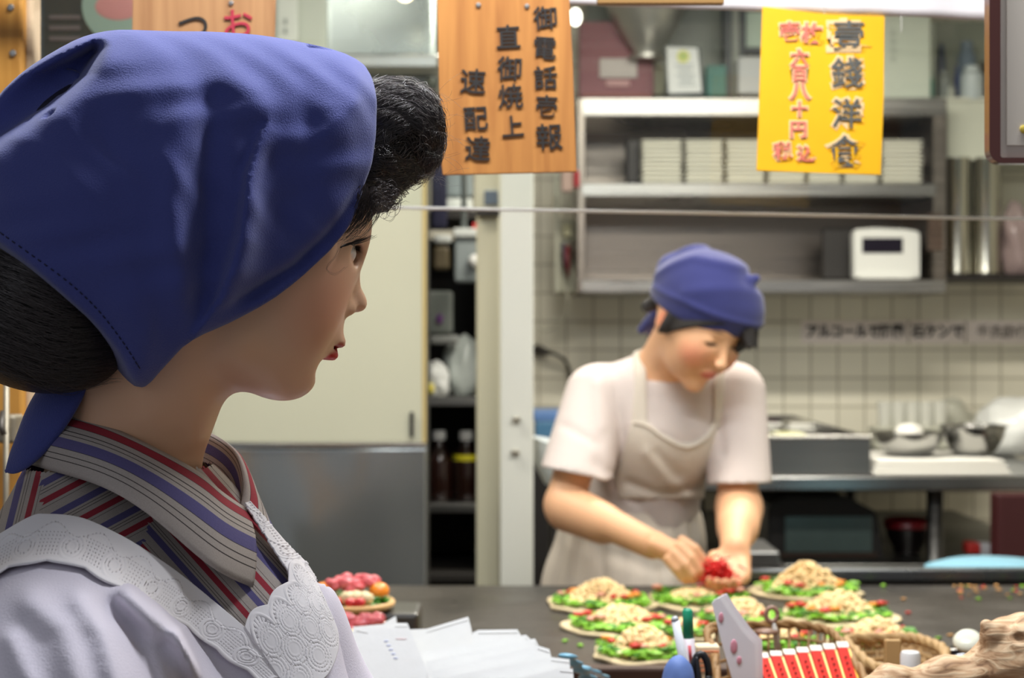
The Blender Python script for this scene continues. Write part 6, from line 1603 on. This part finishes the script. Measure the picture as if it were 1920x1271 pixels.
def band(name, inn, out, bvh, off, scal, fn, parent, n=520, m=64, scin=0):
    A = np.array(catmull(inn, 12)); B = np.array(catmull(out, 12))
    def rs(A, n):
        L = np.r_[0, np.cumsum(np.linalg.norm(np.diff(A, axis=0), axis=1))]; s = np.linspace(0, L[-1], n)
        return np.stack([np.interp(s, L, A[:, k]) for k in range(2)], 1), s
    A, sa = rs(A, n); B, _ = rs(B, n)
    V = np.zeros((n, m, 3)); ok = np.zeros((n, m), bool)
    Nn = np.zeros((n, m, 3))
    for i in range(n):
        ln = np.linalg.norm(B[i] - A[i])
        sc_ = 1; sq_ = scal * abs(math.sin(math.pi * sa[i] / 2680 / 0.030)) / ln
        for j in range(m):
            t = j / (m - 1)
            p = A[i] + (B[i] - A[i]) * (t + t ** 5 * sq_ - (1 - t) ** 8 * scin * abs(math.sin(math.pi * sa[i] / 2680 / 0.0215)) / ln)
            h, nn = hit(bvh, p[0], p[1], off)
            if h is None: continue
            V[i, j] = h; Nn[i, j] = nn; ok[i, j] = True
    # smooth small steps of the surface below
    for _ in range(3):
        Vs = V.copy()
        good = ok[1:-1, 1:-1] & ok[:-2, 1:-1] & ok[2:, 1:-1] & ok[1:-1, :-2] & ok[1:-1, 2:]
        av = (V[:-2, 1:-1] + V[2:, 1:-1] + V[1:-1, :-2] + V[1:-1, 2:]) / 4
        Vs[1:-1, 1:-1] = np.where(good[..., None], av, V[1:-1, 1:-1]); V = Vs
    dv = np.linalg.norm(np.diff(V, axis=0), axis=2).mean(1); U = np.r_[0, np.cumsum(np.where(dv < 0.01, dv, 0))][:, None] * np.ones((1, m))
    Wd = np.linalg.norm(B - A, axis=1).mean() / 2700
    Wv = np.ones((n, 1)) * np.linspace(0, Wd, m)[None]
    hh, hole = fn(U, Wv, U.max(), Wd)
    V = V + Nn * hh[..., None]
    colr = WH * (1 - 0.9 * hole[..., None]) + DK * 0.9 * hole[..., None]
    idx = np.arange(n * m).reshape(n, m)
    Fc = np.stack([idx[:-1, :-1], idx[1:, :-1], idx[1:, 1:], idx[:-1, 1:]], -1).reshape(-1, 4)
    okf = ok[:-1, :-1] & ok[1:, :-1] & ok[1:, 1:] & ok[:-1, 1:]
    P4 = V.reshape(-1, 3)[Fc]; lmax = np.linalg.norm(P4 - np.roll(P4, 1, axis=1), axis=2).max(1)
    Fc = Fc[okf.ravel() & (lmax < 0.02)]
    u, inv = np.unique(Fc, return_inverse=True)
    me = np_mesh(V.reshape(-1, 3)[u], inv.reshape(Fc.shape)); set_col(me, 'Col', colr.reshape(-1, 3)[u])
    o = link(name, me, lace_m, parent)
    md = o.modifiers.new('thick', 'SOLIDIFY'); md.thickness = 0.0012; md.offset = -1
    return o
band('apron_strap', STRAP_IN, STRAP_OUT, bb, 0.0012, 5, eyelets, man)
def bibpat(u, w, L, W):
    h = np.zeros_like(u); hole = np.zeros_like(u)
    per = 0.0215; c = u / per; lu = (c - np.floor(c) - 0.5) * per
    # scallop fans with spokes at the upper edge
    r = np.sqrt(lu ** 2 + (w - 0.012) ** 2); a = np.arctan2(w - 0.012, lu)
    hole += (np.abs(r - 0.0078) < 0.0013) & (np.sin(a * 17) > 0) & (w < 0.012)
    h += 0.0006 * np.exp(-((r - 0.0102) / 0.0006) ** 2) * (w < 0.012)
    for k, w0 in enumerate((0.016, 0.030, 0.044)):
        for R, am in ((0.0045, 1), (0.0065, 1), (0.0090, 1)):
            rr = np.sqrt(((c + 0.5 * k) % 1 * per - per / 2) ** 2 + (w - w0) ** 2)
            h += 0.00022 * np.exp(-((rr - R) / 0.0006) ** 2)
            aa = np.arctan2(w - w0, (c + 0.5 * k) % 1 * per - per / 2)
            hole += (np.abs(rr - R - 0.001) < 0.0005) & (np.sin(aa * R * 3200) > 0.1)
    hole += (np.abs(w - 0.0135) < 0.0004) & ((u / 0.002) % 1 > 0.5)
    fl = ((u / 0.014 + 0.3 * np.floor(w / 0.012)) % 1 - 0.5) ** 2 * 0.014 ** 2 + ((w / 0.012) % 1 - 0.5) ** 2 * 0.012 ** 2
    hole += (np.abs(np.sqrt(fl) - 0.0016) < 0.0004) & (w > 0.056)
    h += 0.0005 * (fl < 0.0013 ** 2) * (w > 0.056)
    hole = np.clip(hole, 0, 1)
    return h - 0.0004 * hole, hole
band('apron_bib', [(458, 1178), (480, 1156), (505, 1132), (528, 1110), (540, 1088), (548, 1066), (570, 1058)],
     [(560, 1330), (580, 1310), (592, 1285), (612, 1262), (626, 1225), (626, 1185), (604, 1130)], bb, 0.0020, 0, bibpat, man, 260, 120, scin=12)
band('apron_strap', [(456, 945), (486, 992), (512, 1034), (532, 1064), (548, 1094)], [(466, 942), (503, 984), (540, 1026), (572, 1058), (592, 1090)], bb, 0.0016, 0, eyelets, man, 200, 24)
# ================================================================ the cook behind the griddle
ck = empty('person', (P(1200, 0, 2.88).x, 2.88, 0)); tag(ck, 'woman in blue kerchief, white t-shirt and apron bending over the griddle, sprinkling red ginger', 'person')
CB = basis((0.45, -0.70, -0.55), (0.42, -0.42, 0.80)); CH = np.array(P(1312, 592, 2.65))
def W(f, r, u): return CH + CB @ np.array([f, r, u])
def fingers(X, d, chains, r0=0.0088, k=0.005):
    for c in chains: d = smin(d, chain(X, [P(*p) for p in c], [r0, r0 * 0.95, r0 * 0.88, r0 * 0.72][:len(c)], 0.002), k)
    return d
HAND_A = [[(1279, 1014, 2.462), (1303, 1030, 2.452), (1321, 1054, 2.450), (1329, 1074, 2.456)],
          [(1273, 1026, 2.452), (1296, 1047, 2.440), (1311, 1069, 2.438), (1316, 1085, 2.446)],
          [(1264, 1039, 2.446), (1284, 1060, 2.434), (1296, 1077, 2.433), (1300, 1089, 2.442)],
          [(1253, 1049, 2.446), (1269, 1068, 2.436), (1280, 1081, 2.438), (1286, 1089, 2.446)]]
THUMB_A = [(1243, 1030, 2.505), (1278, 1052, 2.486), (1303, 1066, 2.474), (1320, 1076, 2.466)]
HAND_B = [[(1341, 1082, 2.478), (1334, 1095, 2.456), (1330, 1096, 2.436), (1331, 1087, 2.424)],
          [(1353, 1086, 2.472), (1348, 1100, 2.448), (1344, 1101, 2.428), (1344, 1090, 2.416)],
          [(1367, 1086, 2.472), (1364, 1101, 2.446), (1361, 1102, 2.428), (1360, 1091, 2.417)],
          [(1380, 1082, 2.478), (1379, 1096, 2.452), (1377, 1098, 2.436), (1375, 1088, 2.426)]]
THUMB_B = [(1386, 1052, 2.515), (1396, 1070, 2.490), (1393, 1084, 2.470), (1384, 1090, 2.456)]
def body_core(X):
    """torso, hips and legs"""
    d = chain(X, [P(1243, 745, 2.80), P(1235, 800, 2.80), P(1200, 950, 2.87), P(1180, 1070, 2.90)], [0.080, 0.100, 0.095, 0.115], 0.03)
    d = smin(d, cap(X, P(1135, 742, 2.77), P(1375, 735, 2.80), 0.048, 0.044), 0.05)
    for s, x in ((-1, 1120), (1, 1225)):
        d = smin(d, cap(X, P(1178 + 55 * s, 1070, 2.90), P(x, 1230, 2.90), 0.085, 0.075), 0.04)
    return d
def arms(X):
    a = chain(X, [P(1112, 742, 2.77), P(1060, 942, 2.68), P(1224, 1022, 2.52)], [0.040, 0.034, 0.0235], 0.012)
    a = smin(a, cap(X, P(1066, 958, 2.675), P(1130, 985, 2.62), 0.037, 0.032), 0.02)
    a = smin(a, rbox(X, P(1250, 1030, 2.49), (0.033, 0.022, 0.015), 0.012, basis((0.85, -0.35, -0.35), (0.2, -0.4, 0.9))), 0.014)
    a = fingers(X, a, HAND_A); a = fingers(X, a, [THUMB_A], 0.0100)
    b = chain(X, [P(1382, 735, 2.80), P(1384, 950, 2.72), P(1378, 1030, 2.54)], [0.040, 0.036, 0.0245], 0.012)
    b = smin(b, cap(X, P(1388, 955, 2.71), P(1385, 990, 2.63), 0.038, 0.033), 0.02)
    b = smin(b, rbox(X, P(1366, 1064, 2.505), (0.038, 0.036, 0.013), 0.012, basis((-0.15, -0.9, -0.4), (0.0, -0.4, 0.9))), 0.014)
    b = fingers(X, b, HAND_B); b = fingers(X, b, [THUMB_B], 0.0100)
    return np.minimum(a, b)
def cook_head(X):
    d = ell(X, W(-0.008, 0, 0.020), (0.088, 0.071, 0.080), CB)
    d = smin(d, ell(X, W(0.030, 0, -0.025), (0.056, 0.060, 0.075), CB), 0.03)
    d = smin(d, ell(X, W(0.030, 0, -0.070), (0.045, 0.040, 0.036), CB), 0.03)
    for s in (1, -1):
        d = smin(d, ell(X, W(0.062, 0.034 * s, -0.036), (0.022, 0.022, 0.026), CB), 0.025)
        d = smax(d, -ell(X, W(0.094, 0.031 * s, -0.004), (0.013, 0.017, 0.009), CB), 0.010)
        d = smin(d, ell(X, W(0.070, 0.031 * s, -0.006), (0.0135, 0.0145, 0.011), CB), 0.003)
        d = smin(d, ell(X, W(-0.004, 0.072 * s, -0.015), (0.016, 0.008, 0.028), CB), 0.005)
        d = smax(d, -ell(X, W(0.002, 0.082 * s, -0.012), (0.008, 0.005, 0.016), CB), 0.004)
    d = smin(d, cap(X, W(0.084, 0, -0.006), W(0.100, 0, -0.034), 0.0050, 0.0075), 0.010)
    d = smin(d, ell(X, W(0.099, 0, -0.038), (0.0085, 0.0135, 0.0065), CB), 0.006)
    d = smin(d, ell(X, W(0.084, 0, -0.062), (0.008, 0.020, 0.005), CB), 0.006)
    d = smin(d, ell(X, W(0.081, 0, -0.071), (0.008, 0.016, 0.0055), CB), 0.005)
    d = smin(d, ell(X, W(0.064, 0, -0.100), (0.017, 0.018, 0.014), CB), 0.018)
    d = smin(d, cap(X, W(-0.020, 0, -0.045), P(1232, 715, 2.80), 0.046, 0.050), 0.025)     # neck
    return d
def f_cook(X):
    d = smin(cook_head(X), body_core(X), 0.03)
    d = smin(d, arms(X), 0.03)
    for x in (1120, 1225):
        d = smin(d, cap(X, P(x, 1230, 2.90), (P(x, 0, 2.92).x, 2.92, 0.09), 0.062, 0.036), 0.02)
        d = smin(d, cap(X, (P(x, 0, 2.92).x, 2.93, 0.040), (P(x, 0, 2.92).x, 2.79, 0.026), 0.038, 0.026), 0.02)
    return d
pc, fc = surf(f_cook, (-0.02, 2.36, -0.02), (0.56, 3.06, 1.52), 0.0040)
colr = np.tile(np.array(C3((228, 176, 136))[:3]), (len(pc), 1))
def paint2(c, r, rgb, soft, s=1.0):
    global colr
    q = ell(pc.astype(np.float32), c, r, CB) / min(r); w = (np.clip(0.5 - q / soft, 0, 1) * s)[:, None]
    colr = colr * (1 - w) + np.array(C3(rgb)[:3]) * w
for s in (1, -1):
    paint2(W(0.070, 0.042 * s, -0.038), (0.02, 0.02, 0.018), (226, 120, 96), 1.8, 0.75)
    paint2(W(0.086, 0.031 * s, -0.0085), (0.010, 0.0145, 0.0038), (44, 28, 24), 0.8, 0.95)
    paint2(W(0.086, 0.033 * s, 0.016), (0.016, 0.018, 0.0030), (92, 62, 44), 1.2, 0.8)
    paint2(W(0.0, 0.078 * s, -0.015), (0.012, 0.012, 0.018), (220, 110, 84), 1.6, 0.6)
paint2(W(0.088, 0, -0.066), (0.014, 0.020, 0.0085), (206, 96, 88), 0.8, 0.9)
hd = np.sqrt(((pc - np.array(P(1345, 1080, 2.45))) ** 2).sum(1))
w_ = np.clip(1 - hd / 0.05, 0, 1)[:, None] * 0.5
colr = colr * (1 - w_) + np.array(C3((240, 120, 100))[:3]) * w_
me = np_mesh(pc, fc); set_col(me, 'Col', colr)
link('body', me, attr_col_mat('cook_skin', rough=0.5, sss=0.06), ck)
# hair
def f_chair(X):
    d = ell(X, W(-0.010, 0, 0.020), (0.090, 0.0740, 0.080), CB)
    q = (X - CH.astype(np.float32)) @ CB.astype(np.float32)
    cut = np.maximum(-(q[:, 2] - 0.012 - 0.3 * q[:, 0]), q[:, 0] - 0.062)
    d = smax(d, cut, 0.004)
    hd_ = cook_head(X)
    side = smax(hd_ - 0.0045, np.maximum(np.maximum(0.004 - q[:, 0], -(q[:, 2] + 0.030 - 0.98 * (q[:, 0] - 0.020))), 0.02 - q[:, 1]), 0.002)
    side = np.maximum(side, q[:, 0] - 0.085)
    frn = smax(hd_ - 0.0090, np.maximum(np.maximum(0.020 - q[:, 0], -(q[:, 2] + 0.002 + 0.35 * (q[:, 1] + 0.060))), q[:, 1] + 0.026), 0.003)
    d = np.minimum(d, np.minimum(side, frn))
    d = smin(d, cap(X, P(1398, 612, 2.60), P(1404, 645, 2.585), 0.017, 0.009), 0.008)
    d = smin(d, cap(X, P(1408, 615, 2.62), P(1418, 652, 2.60), 0.014, 0.003), 0.008)
    d = smin(d, cap(X, W(-0.075, 0.02, -0.010), W(-0.085, 0.04, -0.04), 0.016, 0.012), 0.01)
    return d
p1, f1 = surf(f_chair, (0.20, 2.42, 1.26), (0.48, 2.88, 1.52), 0.0035)
link('hair', np_mesh(p1, f1), hair_m, ck)
def f_ckk(X):
    d = ell(X, W(-0.014, 0.002, 0.028), (0.099, 0.083, 0.094), CB)
    d = smin(d, ell(X, W(0.048, -0.036, 0.040), (0.040, 0.042, 0.042), CB), 0.03)
    q = (X - CH.astype(np.float32)) @ CB.astype(np.float32)
    h = seg2(q[:, 0], q[:, 2], [(-0.07, 0.03), (-0.02, 0.10), (0.05, 0.13)], 0.010, 0.005) - seg2(q[:, 0], q[:, 2], [(-0.09, 0.05), (-0.05, 0.11), (0.0, 0.135)], 0.010, 0.009)
    h += seg2(q[:, 0], q[:, 2], [(0.10, 0.045), (0.03, 0.036), (-0.06, 0.012)], 0.006, 0.003) + seg2(q[:, 0], q[:, 2], [(0.02, 0.05), (0.07, 0.10)], 0.012, 0.003)
    d = d - h
    d = smax(d, -(q[:, 2] - 0.001 - 0.12 * q[:, 0] + np.clip(q[:, 1], -0.1, 0.1) * 0.04), 0.004)
    # back corner that sticks out, and the knotted tails
    d = smin(d, cap(X, W(-0.085, 0.03, 0.04), P(1235, 552, 2.74), 0.026, 0.012), 0.012)
    d = smin(d, cap(X, P(1300, 492, 2.72), P(1236, 546, 2.735), 0.020, 0.017), 0.003)
    d = smin(d, cap(X, P(1400, 530, 2.60), P(1418, 522, 2.60), 0.012, 0.007), 0.010)
    d = smin(d, cap(X, P(1240, 585, 2.76), P(1203, 618, 2.79), 0.018, 0.008), 0.008)
    d = smin(d, cap(X, P(1240, 585, 2.76), P(1222, 622, 2.80), 0.016, 0.010), 0.008)
    d = smin(d, cap(X, P(1262, 560, 2.745), P(1238, 590, 2.76), 0.014, 0.016), 0.010)
    return d
p1, f1 = surf(f_ckk, (0.18, 2.42, 1.26), (0.50, 2.92, 1.54), 0.0035)
link('kerchief', np_mesh(p1, f1), mat('cook_kerchief_cotton', (50, 54, 108), 0.85, var=0.1, vscale=14, sheen=0.25, spec=0.2), ck)
# t-shirt
def pxy(X):
    d = np.maximum(X[:, 1], 0.1); return 960 + F * X[:, 0] / d, 635.5 + F * (CAMZ - X[:, 2]) / d
def folds(x, y, L):
    h = np.zeros_like(x)
    for pts, w, a in L: h += seg2(x, y, pts, w, a)
    return h
SF = [([(1150, 700), (1165, 800), (1150, 880)], 12, -.003), ([(1120, 720), (1130, 800)], 10, .003), ([(1210, 760), (1225, 810)], 8, .002), ([(1345, 740), (1355, 850)], 9, -.003), ([(1120, 870), (1180, 920), (1220, 990)], 12, -.004), ([(1060, 800), (1120, 830)], 9, -.002), ([(1130, 900), (1200, 960)], 10, .003)]
def f_tee(X):
    x, y = pxy(X)
    d = body_core(X)
    a = chain(X, [P(1118, 742, 2.77), P(1080, 905, 2.69)], [0.050, 0.060], 0.012)
    b = chain(X, [P(1378, 738, 2.80), P(1387, 920, 2.725)], [0.048, 0.050], 0.012)
    a = smax(a, (y - (880 + (x - 1080) * 0.20)) / 1050, 0.002); b = smax(b, (y - (898 - (x - 1390) * 0.02)) / 1050, 0.002)
    d = smin(d, np.minimum(a, b), 0.012)
    d = d - 0.008 - folds(x, y, SF)
    neck = np.sqrt((X[:, 0] - P(1258, 0, 2.79).x) ** 2 + (X[:, 1] - 2.755) ** 2) - 0.066
    nk = np.maximum(-(X[:, 2] - (1.270 + (X[:, 1] - 2.755) * 0.35)), neck)
    d = smax(d, -nk, 0.003)
    return smax(d, 0.80 - X[:, 2], 0.004)
p1, f1 = surf(f_tee, (-0.06, 2.50, 0.78), (0.58, 3.08, 1.40), 0.0045)
tee = link('t_shirt', np_mesh(p1, f1), mat('tee_white', (210, 198, 193), 0.85, bump=0.2, bscale=300, spec=0.2), ck)
tb = bvh_of(p1, f1)
# apron: bib, straps, gathered skirt
BIB = [(1186, 640), (1204, 640), (1212, 700), (1214, 790), (1240, 812), (1275, 830), (1298, 830), (1322, 816), (1338, 788), (1338, 720), (1344, 690), (1358, 690), (1356, 790), (1350, 850), (1322, 900), (1330, 935), (1160, 935), (1152, 900), (1168, 850), (1184, 790), (1190, 720)]
AFO = [([(1215, 850), (1250, 900), (1290, 930)], 12, .004), ([(1180, 905), (1240, 928), (1310, 915)], 9, -.005), ([(1230, 850), (1270, 890)], 10, -.003), ([(1196, 700), (1192, 780)], 5, .001),
       ([(1100, 980), (1130, 1060), (1140, 1130)], 14, -.005), ([(1060, 1000), (1080, 1110)], 12, .004), ([(1200, 960), (1210, 1050), (1200, 1130)], 14, .004), ([(1250, 960), (1270, 1060), (1280, 1130)], 13, -.004), ([(1150, 1040), (1230, 1070), (1320, 1050)], 14, -.004), ([(1310, 970), (1325, 1060)], 8, .003)]
def f_bib(X):
    x, y = pxy(X)
    d = body_core(X) - 0.013 - folds(x, y, AFO)
    k = poly_sdf(x, y, BIB) / 1050
    return smax(smax(d, k, 0.003), X[:, 1] - 2.84, 0.003)
p1, f1 = surf(f_bib, (-0.02, 2.50, 0.98), (0.50, 2.98, 1.40), 0.0040)
am = mat('cook_apron', (210, 200, 187), 0.85, bump=0.2, bscale=300, spec=0.2)
link('apron_bib', np_mesh(p1, f1), am, ck)
def f_askirt(X):
    x, y = pxy(X)
    d = chain(X, [P(1200, 935, 2.865), P(1185, 1010, 2.89), (P(1172, 0, 2.90).x, 2.90, 0.85), (P(1172, 0, 2.90).x, 2.90, 0.50)], [0.108, 0.135, 0.155, 0.165], 0.02)
    a = np.arctan2(X[:, 1] - 2.89, X[:, 0] - P(1190, 0, 2.89).x)
    d = d - folds(x, y, AFO) - 0.0025 * np.sin(a * 22 + X[:, 2] * 8) * np.clip((1.08 - X[:, 2]) * 8, 0, 1)
    d = smax(d, X[:, 2] - P(0, 928, 2.80).z, 0.006)
    return smax(d, 0.50 - X[:, 2], 0.004)
p1, f1 = surf(f_askirt, (-0.10, 2.68, 0.48), (0.56, 3.12, 1.10), 0.0060)
link('apron_skirt', np_mesh(p1, f1), am, ck)
# hem of the bib
mb = MB(); pts = []
bbv = bvh_of(*surf(f_bib, (-0.02, 2.50, 0.98), (0.50, 2.98, 1.40), 0.0060))
for x, y in catmull([(1188, 789), (1214, 796), (1240, 815), (1275, 833), (1298, 833), (1322, 819), (1340, 797), (1353, 790)], 5):
    h, n = hit(bbv, x, y + 3, 0.001)
    if h is not None: pts.append(h)
mb.tube(pts, 0.0035, 8, flat=0.6); mb.build('bib_hem', am, ck, True)
shoe = mat('dark_shoe', (30, 30, 32), 0.5)
for x in (1120, 1225):
    c = P(x, 0, 2.92)
    pz, fz_ = surf(lambda X: smax(smin(cap(X, (c.x, 2.94, 0.045), (c.x, 2.79, 0.034), 0.046, 0.036), cap(X, (c.x, 2.94, 0.05), (c.x, 2.93, 0.10), 0.045, 0.045), 0.02), 0.002 - X[:, 2], 0.004), (c.x - 0.07, 2.70, -0.01), (c.x + 0.07, 3.02, 0.13), 0.005)
    link('shoe', np_mesh(pz, fz_), shoe, ck)
# shredded red ginger lying in her left palm
rg = random.Random(8); mb = MB(); gc = P(1346, 1076, 2.440)
for k in range(240):
    p = Vector((gc.x + rg.gauss(0, 0.012), gc.y + rg.gauss(0, 0.008), gc.z + rg.gauss(0, 0.011))); a = rg.uniform(0, 6.28); b = rg.uniform(-0.7, 0.7)
    v = Vector((math.cos(a) * math.cos(b), math.sin(a) * math.cos(b), math.sin(b))) * 0.009
    mb.tube([p - v, p + Vector((0, 0, 0.001)), p + v], 0.0014, 5)
o = mb.build('shredded_ginger', mat('bright_ginger', (236, 44, 46), 0.35, var=0.2, vscale=200), None, True); tag(o, 'clump of bright red shredded ginger held in the hands of the cook', 'food', kind='stuff')
